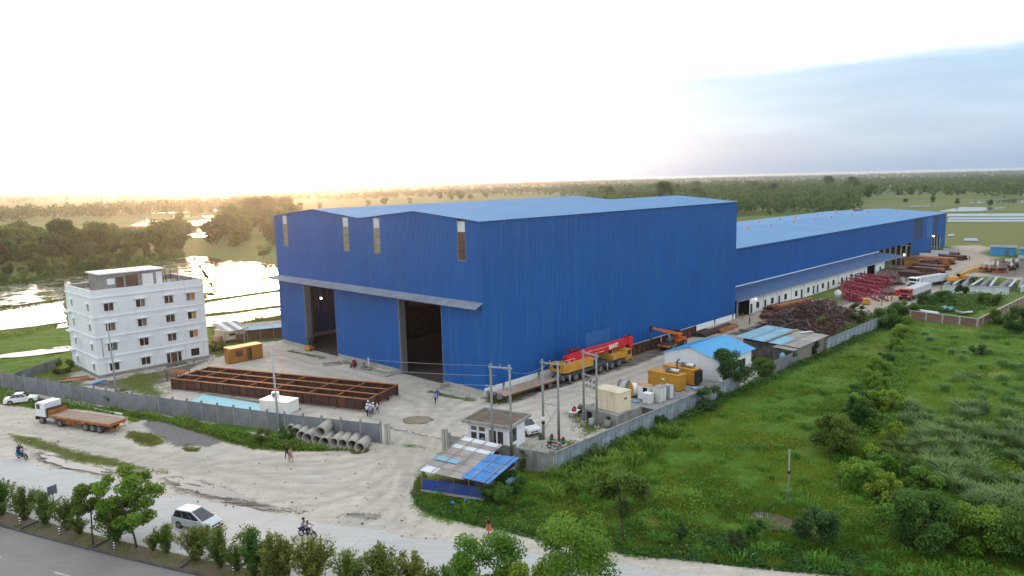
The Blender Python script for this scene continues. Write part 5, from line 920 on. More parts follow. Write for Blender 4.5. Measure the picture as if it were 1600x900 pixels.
box_thing('engine_block', 'black scrap engine standing behind the transformer poles', 'engine', 2.6, -15.2, 0, .7, [('block', MB().box(-.5, -.3, .1, .5, .3, .8), DARK), ('head', MB().box(-.4, -.2, .8, .4, .2, 1.1), GREYS), ('flywheel', MB().cyl((.5, 0, .5), (.62, 0, .5), .35, n=14), GREYS)])
# flower pots, pad and the red motorcycle are below with the vehicles
PAD = TH('entrance_pad', 'pale concrete pad beside the guard hut', 'pad'); PT(PAD, 'pad', MB().poly([(*LS(G(*q)), 0.03) for q in ((806, 702), (812, 690), (846, 683), (889, 694), (852, 712))]), CONCL)
for k, (px, py, lab) in enumerate(((844, 687, 'green flower pot nearest the guard hut'), (862, 688, 'green flower pot in the middle of the pad edge'), (880, 694, 'green flower pot nearest the field wall'))):
    t = THW('flower_pot', lab, 'flower pot', G(px, py), 0, 'flower pots along the pad'); PT(t, 'pot', MB().cyl((0, 0, 0), (0, 0, .45), .18, .26, 12), P('pot_green', (0.03, 0.16, 0.09), None, 1, .6) if k == 0 else bpy.data.materials['pot_green']); PT(t, 'plant', MB().blob((0, 0, .6), (.2, .2, .22), k, .4), P('potted_leaf', (0.16, 0.06, 0.02), (0.05, 0.08, 0.02), 4, .8) if k == 0 else bpy.data.materials['potted_leaf'])
# ------------------------------------------------------------------ girders along the side wall, planks, slabs
rg = TH('girder_row', 'long row of rusty plate girders lying along the warehouse side', 'girders', 29.5, -2.3)
for k in range(2):
    x0 = k*12.2; g = PT(rg, 'girder', B(x0, -0.02, 0.1, x0+11.9, 0.02, 1.75), RUSTD); PT(g, 'top_flange', B(x0, -.22, 1.752, x0+11.9, .22, 1.80), RUST); PT(g, 'bottom_flange', B(x0, -.22, .05, x0+11.9, .22, .098), RUST)
    for j in range(9): PT(g, 'stiffener', B(x0+.3+j*1.4, -.18, .1, x0+.34+j*1.4, -.021, 1.75), RUST)
stack('timber_stack', 'low stack of rusty scrap beams at the warehouse back corner', 'scrap beams', 62, -3.6, 0.08, 7.5, .5, 5, 2, [RUST, RUSTD, RUSTO], seed=9)
stack('timber_stack', 'dark heap of flat bars beyond the orange crane', 'scrap beams', 55.5, -3.2, 0.05, 5.5, .6, 4, 2, [RUSTD, DARK], seed=10)
stack('plank_pile', 'few dark planks on the dirt beside the warehouse front', 'planks', -3.5, 33.2, R(-35), 3.0, .35, 4, 1, [RUSTD, WOOD], h=.18, seed=11)
box_thing('site_machine', 'small red machine with white frame near the warehouse front wall', 'machine', -2.6, 28.4, 0, .3, [('body', B(-.4, -.3, .3, .4, .3, .9), REDT), ('hopper', MB().cyl((0, 0, .9), (0, 0, 1.3), .2, .4, 10), RUST), ('wheel', MB().cyl((-.4, -.35, .3), (-.4, -.3, .3), .3, n=12), TYRE), ('wheel', MB().cyl((-.4, .3, .3), (-.4, .35, .3), .3, n=12), TYRE), ('handle', MB().beam((.4, 0, .8), (1.3, 0, 1.0), .05, .05), RUST)])
box_thing('metal_frame', 'white tubular frame leaning near the warehouse front wall', 'frame', -1.4, 25.8, 0, R(60), [('upright', B(0, 0, 0, .08, .08, 1.6), WHITEP), ('upright', B(1.8, 0, 0, 1.88, .08, 1.6), WHITEP), ('rail', B(.08, 0, 1.5, 1.8, .08, 1.58), WHITEP), ('rail', B(.08, 0, .7, 1.8, .08, .78), WHITEP)])
box_thing('cement_mound', 'grey cement block heap by the warehouse front wall', 'blocks', -2.2, 26.8, 0, 0, [('block', MB().box(-.6, -.5, 0, .5, .5, .6), CONC), ('block', MB().obox((.2, .1, .8), (.8, .6, .35), .5), CONC)])
stack('slab_row', 'pale concrete slabs lying along the warehouse front edge', 'slabs', -2.3, 5.2, R(95), 7.0, .9, 2, 1, CONCL, h=.12, seed=12)
stack('slab_row', 'narrow concrete walkway slabs before the middle front wall', 'slabs', -2.9, 23.5, R(94), 8.0, .7, 1, 1, CONCL, h=.14, seed=13); stack('slab_row', 'pale concrete walkway strip before the far front wall', 'slabs', -1.9, 44.3, R(95), 8.5, .8, 1, 1, CONCL, h=.14, seed=14)
tag(link('sand_patch', MB().blob((0, 0, 0), (1.9, 1.7, .16), 5, .15, 6, 16).mesh('sand_patch', P('wet_sand', (0.20, 0.16, 0.115), (0.26, 0.21, 0.155), 1.2, .95))), kind='stuff').location = W(-13.2, -1.3)
mbp = TH('white_beam', 'long white painted beam lying on the verge behind the orange truck', 'beam', 0, 0); PT(mbp, 'beam', MB().beam((*LS(G(119, 634)), .12), (*LS(G(192, 649)), .12), .22, .22), WHITEP)
stack('timber_pile', 'untidy pile of planks at the corner of the white building', 'planks', -35.8, 57.3, R(-30), 3.2, .5, 5, 2, [WOOD, RUSTO], h=.14, jit=.5, seed=15)
box_thing('tarpaulin', 'small blue tarpaulin at the white building corner', 'tarpaulin', -34.0, 52.6, 0, .4, [('sheet', MB().blob((0, 0, .05), (1.4, .6, .18), 6, .3, 5, 10), TINB)])
# ------------------------------------------------------------------ far yard
def tin_shed():
    t = TH('tin_shed', 'shed with a pale blue and brown patchwork roof beside the scrap heap', 'shed', 44.6, -25.6, 0, 0)
    PT(t, 'wall', MB().corr((0, 0, 0), (0, 1, 0), (0, 0, 1), 9.2, 0, 2.6, pitch=.3, n=(-1, 0, 0)), BROWNT if False else CONCD); PT(t, 'wall', MB().corr((0, 0, 0), (1, 0, 0), (0, 0, 1), 11.2, 0, 2.5, pitch=.3, n=(0, -1, 0)), TIN); PT(t, 'wall', MB().quad((11.2, 0, 0), (11.2, 9.2, 0), (11.2, 9.2, 2.7), (11.2, 0, 2.5)).quad((0, 9.2, 0), (11.2, 9.2, 0), (11.2, 9.2, 2.7), (0, 9.2, 2.7)), CONCD)
    PT(t, 'porch_wall', B(-1.9, 0.1, 0, -0.1, 3.1, 2.3), CONCD)
    for i in range(4):
        for j in range(4):
            y0 = -0.6+j*2.75; x0 = -0.5+i*3.0; d = V((0, 2.85, 0.12)); PT(t, 'roof_sheet', MB().corr((x0, y0, 2.62+0.11*j+0.01*i), (1, 0, 0), d, 3.04, 0, d.length, pitch=.3, dep=.03, n=(0, 0, 1)), TIN if (j == 0 or (j == 1 and i > 1) or (i == 3 and j == 1)) else TINLB)
    for y in (2.0, 4.9, 7.6): PT(t, 'roof_batten', MB().beam((-0.6, y, 2.87+0.04*y), (11.6, y, 2.87+0.04*y), .5 if y == 4.9 else .12, .05), WOOD)
    d = V((0, 3.6, .2)); PT(t, 'roof_sheet', MB().corr((-2.2, -0.5, 2.42), (1, 0, 0), d, 2.0, 0, d.length, pitch=.3, dep=.03, n=(0, 0, 1)), TIN); PT(t, 'roof_plank', MB().beam((9.0, 3.2, 3.05), (11.6, 2.4, 3.0), .5, .1), TINW)
tin_shed()
box_thing('broken_slab', 'tilted white broken slabs between the white house and the shed', 'slabs', 38.5, -19.5, 0, .5, [('slab', MB().obox((0, 0, .5), (2.2, 1.4, .15), .3, .5), WHITEP), ('slab', MB().obox((1.2, -.5, .3), (1.8, 1.2, .12), .8, -.3), CREAM)])
box_thing('rust_tank', 'rusty half tank lying in weeds by the tin shed', 'tank', 41.8, -19.0, 0, .2, [('shell', MB().cyl((-1.2, 0, .5), (1.2, 0, .5), .6, n=14), RUST), ('rim', MB().ring((1.2, 0, .5), (1.26, 0, .5), .63, .5, 14), RUSTD)])
box_thing('red_drum', 'orange red oil drum on the track edge near the tin shed', 'drum', 46.5, -15.0, 0, 0, [('body', MB().cyl((0, 0, 0), (0, 0, .95), .33, n=12), REDK), ('rim', MB().cyl((0, 0, .95), (0, 0, .98), .35, n=12), RUST)])
box_thing('blue_drum', 'pale blue round tank in the weeds behind the field wall', 'drum', 41.6, -24.6, .9, 0, [('body', MB().blob((0, 0, .6), (.5, .5, .6), 1, .02, 8, 12), TINLB), ('lid', MB().cyl((0, 0, 1.1), (0, 0, 1.25), .18, n=10), TINB)])
def scrap_heap():
    t = TH('scrap_heap', 'big dark brown heap of tangled steel scrap and bars behind the tin shed', 'scrap heap', 72, -14.5); rnd = random.Random(21)
    H_ = lambda x, y: max(0, 4.4*math.exp(-((x-2)/11)**2-((y+1)/5.0)**2)+2.0*math.exp(-((x-14)/6)**2-((y-2)/4)**2))
    core = MB(); n = 26
    for i in range(n):
        for j in range(14):
            q = [(-15+(i+a)*1.6, -8+(j+b)*1.15) for a, b in ((0, 0), (1, 0), (1, 1), (0, 1))]; core.quad(*[(x, y, max(H_(x, y)*0.85-0.25, -0.1)) for x, y in q])
    PT(t, 'core', core, RUSTD)
    ms = [RUSTD, RUST, RUSTD, RUSTD, RUSTD, GREYS]; bulk = MB()
    for k in range(1500):
        x, y = rnd.gauss(3, 9.5), rnd.gauss(-0.5, 4.2)
        if not (-16 < x < 26 and -8.8 < y < 7): continue
        z = H_(x, y)*rnd.uniform(.75, 1.05); a = rnd.uniform(0, math.pi); l = rnd.uniform(1.2, 4.5); p = rnd.gauss(0, .32); c = V((x, y, z+.1)); d = V((math.cos(a)*math.cos(p), math.sin(a)*math.cos(p), math.sin(p)))*l/2
        m = MB().beam(c-d, c+d, rnd.uniform(.06, .2), rnd.uniform(.05, .16))
        if k < 180: PT(t, 'scrap_bar', m, rnd.choice(ms))
        else: bulk.cur = rnd.choice((0, 0, 1, 1, 0, 2)); bulk.beam(c-d, c+d, rnd.uniform(.05, .16), rnd.uniform(.05, .14))
    tag(PT(t, 'scrap_tangle', bulk, [RUSTD, RUST, GREYS]), kind='stuff')
scrap_heap()
stack('beam_stack', 'long reddish steel beams stacked before the white office row', 'steel beams', 90, -4.3, R(-6), 15, .5, 7, 4, [RUST, RUSTO, RUST], h=.45, jit=.4, seed=31)
stack('beam_stack', 'short dark steel beams near the office row entrance', 'steel beams', 81.0, -4.6, R(4), 8, .45, 6, 2, [RUST, RUSTD], h=.4, jit=.4, seed=32)
stack('beam_stack', 'brown channel sections between the office row and the scrap heap', 'steel beams', 95, -8.3, R(-4), 13, .45, 6, 3, [RUST, RUSTD, RUSTO], h=.4, jit=.4, seed=33)
def truss(lab, a, b, w, h, z=0.1):
    a, b = V((*a, 0)), V((*b, 0)); d = b-a; L_ = d.length; t = TH('red_truss', lab, 'truss', a.x, a.y, z, math.atan2(d.y, d.x), 'red painted steel trusses laid in the yard'); c = 0.26
    for y in (0, w):
        for zz in (0, h): PT(t, 'chord', B(0, y-c/2, zz, L_, y+c/2, zz+c), REDT)
    n = max(2, int(L_/1.5)); st = L_/n
    for k in range(n):
        for y in (0, w): PT(t, 'diagonal', MB().beam((k*st, y, 0.1), ((k+1)*st, y, h), .17, .17) if k % 2 == 0 else MB().beam((k*st, y, h), ((k+1)*st, y, .1), .17, .17), REDT)
        PT(t, 'batten', MB().beam((k*st, 0, h+.05), (k*st, w, h+.05), .16, .16), REDT)
for k, (a, b, w, h, lab) in enumerate([((126, -1.6), (119, -10.5), 1.3, 1.5, 'red lattice truss nearest the scrap heap'), ((130, -1.2), (123, -11.5), 1.2, 1.5, 'second red lattice truss beyond the scrap heap'), ((135, -0.8), (128.5, -11), 1.2, 1.7, 'third red lattice truss in the yard row'), ((139, -0.5), (133.5, -10.8), 1.2, 1.9, 'fourth red lattice truss close to the office row'), ((143, -0.3), (138.5, -10.3), 1.2, 2.0, 'farthest red lattice truss near the office doorway'), ((116, -5.5), (109.5, -12.5), 1.6, 1.3, 'red lattice truss lying under the white water tank'), ((111, -8.5), (106.5, -14.0), 2.2, 1.6, 'heavy red truss piece nearest the yellow block'), ((117, -12.5), (112, -16.2), 2.0, 1.8, 'pinkish red truss bundle by the red lorry')]): truss(lab, a, b, w, h)
tk = TH('water_tank', 'white plastic water tank among the red trusses', 'water tank', 112.3, -6.6); PT(tk, 'body', MB().cyl((0, 0, .2), (0, 0, 1.6), .78, n=16), WHITEP); PT(tk, 'dome', MB().cyl((0, 0, 1.6), (0, 0, 1.85), .78, .3, 16), WHITEP); PT(tk, 'lid', MB().cyl((0, 0, 1.85), (0, 0, 1.95), .28, n=12), WHITEP); PT(tk, 'stand', B(-.8, -.8, 0, .8, .8, .2), CONC)
box_thing('yellow_tank', 'yellow steel fuel box at the end of the red trusses', 'fuel box', 106.8, -15.0, 0, .3, [('body', B(-1, -.7, .15, 1, .7, 1.25), YEL), ('lid', B(-1.04, -.74, 1.252, 1.04, .74, 1.32), YEL), ('skid', B(-.9, -.6, 0, .9, .6, .148), DARK)])
pole('black floodlight mast standing among the red trusses', W(107.8, -11), 6.2, .08, .06, DARK, 0, [('flood_lamp', MB().obox((.1, -.2, 6.3), (.5, .35, .5), .4, .3), DARK), ('flood_lamp', MB().obox((.5, .1, 6.0), (.4, .3, .5), -.4, .3), WHITEP), ('bracket', MB().beam((-.1, 0, 5.9), (.6, 0, 5.9), .08, .08), DARK)], 'floodlight_mast')
pole('thin black pole with a junction box near the red lorry', W(106.8, -18.4), 6.2, .07, .05, DARK, 0, [('junction_box', B(-.5, -.2, 2.0, .4, .2, 2.6), GREYS)], 'floodlight_mast')
for k, (s_, t_, rz, L_, n, ly, m, lab) in enumerate([(198, -4.8, R(82), 11, 9, 3, [RUSTO, RUSTO, RUST], 'bright orange rusted beam stack beside the far track'), (190, -2.0, R(85), 12, 9, 3, [RUST, RUSTD], 'dull purple brown beam stack left of the orange beams'), (214, -5, R(80), 10, 7, 2, [RUSTD], 'dark beam stack behind the orange beams'), (163, -7, R(70), 13, 9, 2, [RUST, RUSTD], 'spread of rusty beams beside the white trailer'), (174, -9, R(75), 9, 7, 2, [RUST, RUSTD, RUSTO], 'rust red girders left of the far track'), (147, -9, R(20), 10, 6, 1, [RUSTD, GREYS], 'grey and brown flat bars behind the white lorry'),
                                                     (196, -23.5, R(10), 12, 13, 2, [RUSTD, TIN], 'row of dark I-beams on stands right of the far track'), (186, -24, R(10), 8, 11, 2, [RUSTD, RUSTO], 'short dark I-beams with orange ends nearest the white girders'), (206, -25, R(10), 12, 9, 2, [RUST, TIN], 'farthest dark I-beam stack before the blue hut'), (155, -4.5, R(15), 14, 8, 2, [RUST, RUSTD], 'long brown bars lying along the office row end'), (170, -3.0, R(5), 12, 7, 2, [RUSTD, RUST], 'dark brown sections under the lean-to roof end'), (182, -8.5, R(60), 9, 8, 2, [RUSTO, RUST, RUSTD], 'mixed orange and brown sections left of the far track'), (140, -4.5, R(-10), 9, 6, 2, [RUSTD, RUST], 'brown bars lying beyond the red trusses'), (222, -1.5, R(80), 9, 8, 2, [RUST, RUSTO], 'farthest orange brown stack before the shed gap'), (126, -13.5, R(20), 8, 5, 1, [RUSTD], 'dark loose bars on the ground before the white lorry')]):
    stack('beam_stack', lab, 'steel beams', s_, t_, rz, L_, .6, n, ly, m, h=.7, jit=.3, seed=40+k)
box_thing('ochre_frame', 'dull ochre steel frame standing by the shed opening', 'frame', 183.5, -0.5, 0, 0, [('post', B(0, 0, 0, .2, .2, 2.4), OCHRE), ('post', B(0, -4, 0, .2, -3.8, 2.4), OCHRE), ('post', B(6, 0, 0, 6.2, .2, 2.4), OCHRE), ('post', B(6, -4, 0, 6.2, -3.8, 2.4), OCHRE), ('sheet', B(.05, -3.8, .2, .1, 0, 2.3), OCHRE), ('rail', B(.2, -4, 2.2, 6, -3.8, 2.4), OCHRE)])
box_thing('dark_red_box', 'dark red steel box girder standing by the far track', 'box girder', 163, -12, 0, .3, [('box', B(-1.5, -1.5, 0, 1.5, 1.5, 2.6), RUST), ('rim', B(-1.55, -1.55, 2.602, 1.55, 1.55, 2.7), RUSTD)])
for k, (s_, t_, rz, lab) in enumerate(((206, 1.6, 0, 'white tin hoarding before the shed end'), (217, 1.0, 0, 'pale tin hoarding left of the far gap'), (226, -0.5, R(-30), 'pale grey tin hoarding at the far track bend'))):
    t = TH('tin_hoarding', lab, 'hoarding', s_, t_, 0, rz + R(-80)); PT(t, 'sheet', MB().corr((0, 0, 0.1), (1, 0, 0), (0, 0, 1), 5.5, 0, 2.4, pitch=.4, n=(0, -1, 0)), TINW); PT(t, 'post', B(-.1, .02, 0, 0, .12, 2.6), RUST); PT(t, 'post', B(5.5, .02, 0, 5.6, .12, 2.6), RUST)
# white plate girders with grey backs, stacked right
wg = TH('white_girder', 'long white painted plate girder walling in the girder stock', 'girder', 133.5, -23.8, 0, math.atan2(-12.8, 5.2)); PT(wg, 'web', B(0, -.03, .1, 14, .03, 1.9), TINW); PT(wg, 'top_flange', B(0, -.25, 1.902, 14, .25, 1.97), STEEL); PT(wg, 'bottom_flange', B(0, -.25, 0, 14, .25, .098), STEEL)
for k in range(11): PT(wg, 'stiffener', B(.4+1.3*k, -.2, .1, .45+1.3*k, -.031, 1.9), TINW)
sides = ['first', 'second', 'third', 'fourth', 'fifth', 'sixth', 'seventh', 'eighth', 'ninth']
for k in range(9):
    s0, t0 = 141.0+0.6*k, -22.3-1.9*k; t = TH('grey_girder', '%s grey steel girder from the track in the parallel girder stock' % sides[k], 'girder', s0, t0, .1, R(3+(k % 3)*2), 'grey girders lying parallel'); l = 15+(k*5) % 7
    PT(t, 'web', B(0, -.03, .06, l, .03, 1.1), TINW if k % 2 == 0 else GREYS); PT(t, 'top_flange', B(0, -.3, 1.102, l, .3, 1.16), STEEL if k % 2 else GREYS); PT(t, 'bottom_flange', B(0, -.3, 0, l, .3, .058), GREYS)
wg2 = TH('white_girder', 'white plate girder at the brick wall end of the girder stock', 'girder', 142, -38.5, 0, R(2)); PT(wg2, 'web', B(0, -.03, .1, 14, .03, 1.6), TINW); PT(wg2, 'top_flange', B(0, -.25, 1.602, 14, .25, 1.67), STEEL)
def blue_hut(lab, s, t_, L_, m):
    t = TH('blue_hut', lab, 'hut', s, t_, 0, R(-80)); PT(t, 'wall', MB().corr((0, 0, 0), (1, 0, 0), (0, 0, 1), L_, 0, 2.8, pitch=.4, n=(0, -1, 0)), m); PT(t, 'wall', MB().quad((0, 0, 0), (0, 6, 0), (0, 6, 3.1), (0, 0, 2.8)).quad((L_, 0, 0), (L_, 6, 0), (L_, 6, 3.1), (L_, 0, 2.8)), m); d = V((0, 7, .35)); PT(t, 'roof', MB().corr((-.4, -.5, 2.82), (1, 0, 0), d, L_+.8, 0, d.length, pitch=.4, n=(0, 0, 1)), GREYS); PT(t, 'door', B(L_*.6, -.1, 0, L_*.6+1, -.06, 2.1), GREYS)
blue_hut('bright blue tin hut at the end of the far track', 234, -13.3, 7.5, SKYR); blue_hut('second bright blue tin hut cut by the picture edge', 231, -22.5, 9, SKYR); blue_hut('grey tin hut in front of the second blue hut', 199, -28, 12, TIN)
box_thing('blue_tarp', 'blue and white plastic sheet in the overgrown brick plot', 'sheet', 107.5, -31.5, .3, .2, [('sheet', MB().blob((0, 0, .3), (1.8, 1.3, .5), 7, .4, 6, 10), TINLB)]); box_thing('white_block', 'white slab heap in the overgrown brick plot', 'slabs', 105, -35.5, .2, .6, [('slab', MB().obox((0, 0, .4), (2.4, 1.2, .3), .3, .25), WHITEP), ('slab', MB().obox((.6, .8, .3), (2, .8, .3), 1.2, -.2), CONCL)]); box_thing('white_block', 'long white roll lying behind the low brick wall', 'roll', 98.5, -30, .6, R(75), [('roll', MB().cyl((-2.2, 0, .3), (2.2, 0, .3), .42, n=12), TINW)])
# ------------------------------------------------------------------ vehicles
def wheel(par, x, y, r, w, name='wheel', z=None):
    z = r if z is None else z; s = 1 if y > 0 else -1; o = PT(par, name, MB().cyl((x, y-w/2, z), (x, y+w/2, z), r, n=18), TYRE)
    PT(o, 'rim', MB().cyl((x, y+s*w/2, z), (x, y+s*(w/2+.015), z), r*.58, n=14), RIM); PT(o, 'hub', MB().cyl((x, y+s*(w/2+.015), z), (x, y+s*(w/2+.05), z), r*.16, n=8), GREYS); return o
def bevel(o, w=.05, seg=2):
    m = o.modifiers.new('bevel', 'BEVEL'); m.width = w; m.segments = seg; m.limit_method = 'ANGLE'; m.angle_limit = R(25)
def car(name, lab, p, rz, paint, L_=4.2, w=1.75, low=None, gh=None, roofm=None, group=None):
    t = THW(name, lab, 'car', p, rz, group); hl = L_/2
    b = PT(t, 'body', MB().prism([(x*hl, z) for x, z in low], -w/2, w/2), paint); bevel(b, .09, 3)
    (bx0, bz0), (rx0, rz0), (rx1, rz1), (bx1, bz1) = [(x*hl, z) for x, z in gh]; bw, rw = w/2-.05, w/2-.24
    A = [(bx0, -bw, bz0), (bx0, bw, bz0), (rx0, rw, rz0), (rx0, -rw, rz0)]; F_ = [(bx1, -bw, bz1), (bx1, bw, bz1), (rx1, rw, rz1), (rx1, -rw, rz1)]
    mb = MB(); i = mb.pts(A+F_)
    for f in ((0, 1, 2, 3), (5, 4, 7, 6), (3, 2, 6, 7), (0, 3, 7, 4), (2, 1, 5, 6)): mb._f(tuple(i+k for k in f))
    c = PT(t, 'cabin', mb, paint); bevel(c, .05, 2)
    def win(q, k=.10, off=.012, n_='window'):
        q = [V(x) for x in q]; ce = sum(q, V())/4; n = (q[1]-q[0]).cross(q[3]-q[0]).normalized(); n = n if n.dot(ce-V((0, 0, 1))) > 0 else -n
        PT(t, n_, MB().quad(*[ce+(x-ce)*(1-k)+n*off for x in q]), GLASS)
    win([V(x) for x in F_], .14, n_='windscreen'); win([V(x) for x in A], .2, n_='rear_window')
    for s in (-1, 1):
        lo = lambda u: V((bx0+(bx1-bx0)*u, s*bw, bz0+(bz1-bz0)*u)); hi = lambda u: V((rx0+(rx1-rx0)*u, s*rw, rz0+(rz1-rz0)*u))
        for a, d in ((.04, .345), (.365, .665), (.685, .96)): win([lo(a).lerp(hi(a), .06), lo(d).lerp(hi(d), .06), lo(d).lerp(hi(d), .90), lo(a).lerp(hi(a), .90)], .0)
    zb = min(z for x, z in low)
    for x in (-hl*.60, hl*.62):
        for s in (-1, 1): wheel(t, x, s*(w/2-.09), .31, .2)
    for s in (-1, 1):
        PT(t, 'headlight', MB().obox((hl-.10, s*(w/2-.28), .66), (.16, .36, .16), -s*.35), LAMPW); PT(t, 'taillight', MB().obox((-hl+.07, s*(w/2-.2), .85), (.14, .22, .3), s*.2), LAMPR); PT(t, 'mirror', MB().obox((bx1-.35, s*(w/2+.07), bz1+.1), (.12, .16, .12)), paint)
        PT(t, 'wheel_arch', MB().cyl((-hl*.60, s*(w/2-.2), .33), (-hl*.60, s*(w/2+.004), .33), .37, n=18), DARK); PT(t, 'wheel_arch', MB().cyl((hl*.62, s*(w/2-.2), .33), (hl*.62, s*(w/2+.004), .33), .37, n=18), DARK)
    PT(t, 'number_plate', B(hl+.004, -.25, .42, hl+.015, .25, .54), WHITEP); PT(t, 'grille', B(hl-.02, -.45, .48, hl+.006, .45, .66), DARK); PT(t, 'bumper', B(hl-.05, -w/2+.12, .25, hl+.01, w/2-.12, .40), DARK); return t
SEDAN = dict(low=[(-1, .28), (1, .25), (1, .62), (.93, .75), (.42, .92), (-.55, .95), (-.97, .93), (-1, .8)], gh=[(-.72, .93), (-.36, 1.46), (.10, 1.44), (.46, .90)])
MPV = dict(low=[(-1, .3), (1, .25), (1, .62), (.93, .78), (.62, .98), (-.9, 1.0), (-1, .9)], gh=[(-.95, .98), (-.82, 1.62), (-.02, 1.68), (.66, .95)])
SUV = dict(low=[(-1, .34), (1, .32), (1, .85), (.92, .98), (.46, 1.04), (-.92, 1.06), (-.99, 1.0)], gh=[(-.93, 1.05), (-.84, 1.68), (.08, 1.70), (.47, 1.02)])
q = G(309, 823); car('silver_mpv', 'silver people carrier driving along the pale road', V((q.x, q.y, .005)), road_dir(q.x)+R(-1), CAR_S, 4.5, 1.75, **MPV)
a, b = G(3, 634), G(47, 629); m = (a+b)/2; d = b-a; car('white_sedan', 'white sedan parked on the verge ahead of the flatbed truck', m+V((.35, .75, 0)), math.atan2(d.y, d.x), CAR_W, 4.2, 1.7, **SEDAN)
p = W(-7.4, -15.0); car('white_suv', 'white hatchback parked behind the guard hut', p+V((0, 0, .03)), AZ+math.atan2(-3.9, -1.3), CAR_W, 4.0, 1.75, **SUV)
def cab(t, x0, x1, w, z0, z1, paint, screen=.45, visor=True, names='cab'):
    # flat-nosed lorry cab, nose at x1
    c = PT(t, names, MB().prism([(x0, z0), (x1, z0), (x1, z0+(z1-z0)*.52), (x1-.18, z1-.12), (x1-.4, z1), (x0, z1)], -w/2, w/2), paint); bevel(c, .07, 2); zb = z0+(z1-z0)*.54; zt = z1-.22
    PT(t, 'windscreen', MB().quad((x1+.0, -w/2+.14, zb), (x1+.0, w/2-.14, zb), (x1-.13, w/2-.16, zt), (x1-.13, -w/2+.16, zt)), GLASS)
    for s in (-1, 1):
        d = PT(t, 'door', B(x1-1.15, s*(w/2)-.012 if s > 0 else -w/2-.012, z0+.25, x1-.3, s*(w/2)+.012 if s > 0 else -w/2+.012, z1-.25), paint); PT(d, 'window', B(x1-1.05, s*(w/2+.016)-.004, zb, x1-.4, s*(w/2+.016)+.004, zt), GLASS); PT(t, 'mirror', MB().obox((x1+.05, s*(w/2+.16), zb+.25), (.08, .18, .4)), DARK); PT(t, 'headlight', MB().obox((x1+.01, s*(w/2-.3), z0+.22), (.04, .36, .2)), LAMPW)
    PT(t, 'bumper', B(x1-.25, -w/2-.02, z0-.45, x1+.06, w/2+.02, z0-.01), DARK); PT(t, 'grille', B(x1-.02, -w/2+.4, z0+.15, x1+.02, w/2-.4, z0+.6), DARK)
def flatbed():
    a, b = G(67.5, 662), G(160, 677); d = (a-b).normalized(); n = V((-d.y, d.x, 0)); ang = math.atan2(d.y, d.x); o = b - n*1.05
    t = THW('flatbed_lorry', 'white cab flatbed lorry with an orange framed empty rusty deck', 'lorry', o, ang); LA = (a-b).length
    f = LA+1.15; cab(t, f-1.9, f, 2.35, .95, 2.85, CAR_W); PT(t, 'roof_visor', B(f-.2, -1.0, 2.5, f+.12, 1.0, 2.62), WHITEP)
    PT(t, 'chassis', MB().box(LA-4.0, -.45, .55, f-.3, .45, .85), DARK); PT(t, 'fuel_tank', MB().cyl((LA-2.6, 1.0, .7), (LA-1.2, 1.0, .7), .3, n=12), STEEL); PT(t, 'dark_catwalk', B(f-2.6, -1.0, .85, f-1.95, 1.0, 2.1), DARK)
    for y in (-1.05, 1.05): wheel(t, LA, y, .5, .3); wheel(t, LA-3.55, y, .5, .5)
    for k in (0, 1.25, 2.5):
        for y in (-1.05, 1.05): wheel(t, k+.3, y, .5, .4)
    x0, x1 = -1.5, f-2.75
    PT(t, 'deck', B(x0+.06, -1.19, 1.28, x1-.06, 1.19, 1.34), DECK)
    for y in (-1.25, 1.19): PT(t, 'side_rail', B(x0, y, 1.08, x1, y+.06, 1.36), ORAN)
    PT(t, 'headboard', B(x1-.06, -1.25, 1.36, x1+.02, 1.25, 2.0), ORAN); PT(t, 'tail_beam', B(x0-.02, -1.19, 1.0, x0+.06, 1.19, 1.36), ORAN)
    for y in (-.5, .42): PT(t, 'main_beam', B(x0+.1, y, .95, x1-.2, y+.08, 1.278), ORAN)
    for x in np.arange(x0+.6, x1, 1.15): PT(t, 'stake_pocket', B(x, 1.252, 1.1, x+.1, 1.30, 1.34), ORAN); PT(t, 'cross_bearer', B(x, -1.19, 1.16, x+.08, 1.19, 1.275), ORAN)
    for y in (-1.2, 1.14): PT(t, 'side_guard', MB().box(3.6, y, .55, 7.6, y+.06, .62).box(3.6, y, .85, 7.6, y+.06, .92).box(3.6, y, .62, 3.68, y+.06, 1.1).box(5.6, y, .62, 5.68, y+.06, 1.1).box(7.52, y, .62, 7.6, y+.06, 1.1), ORAN)
    PT(t, 'tool_box', B(5.0, .85, .55, 6.4, 1.12, 1.0), ORAN); PT(t, 'rear_guard', B(x0-.1, -1.1, .5, x0, 1.1, .62), ORAN)
    for y in (-1.0, .8): PT(t, 'taillight', B(x0-.06, y, .85, x0-.021, y+.22, .98), LAMPR)
    PT(t, 'number_plate', B(x0-.13, -.25, .66, x0-.101, .25, .8), YEL)
flatbed()
def text_mesh(s, size, mat, bold=.03):
    c = bpy.data.curves.new('lettering', 'FONT'); c.body = s; c.size = size; c.extrude = .01; c.offset = bold; c.align_x = 'CENTER'; c.align_y = 'CENTER'; o = bpy.data.objects.new('lettering', c); COL.objects.link(o); dg = bpy.context.evaluated_depsgraph_get(); dg.update(); me = bpy.data.meshes.new_from_object(o.evaluated_get(dg)); bpy.data.objects.remove(o); me.materials.clear(); me.materials.append(mat); me.name = 'lettering'; return me
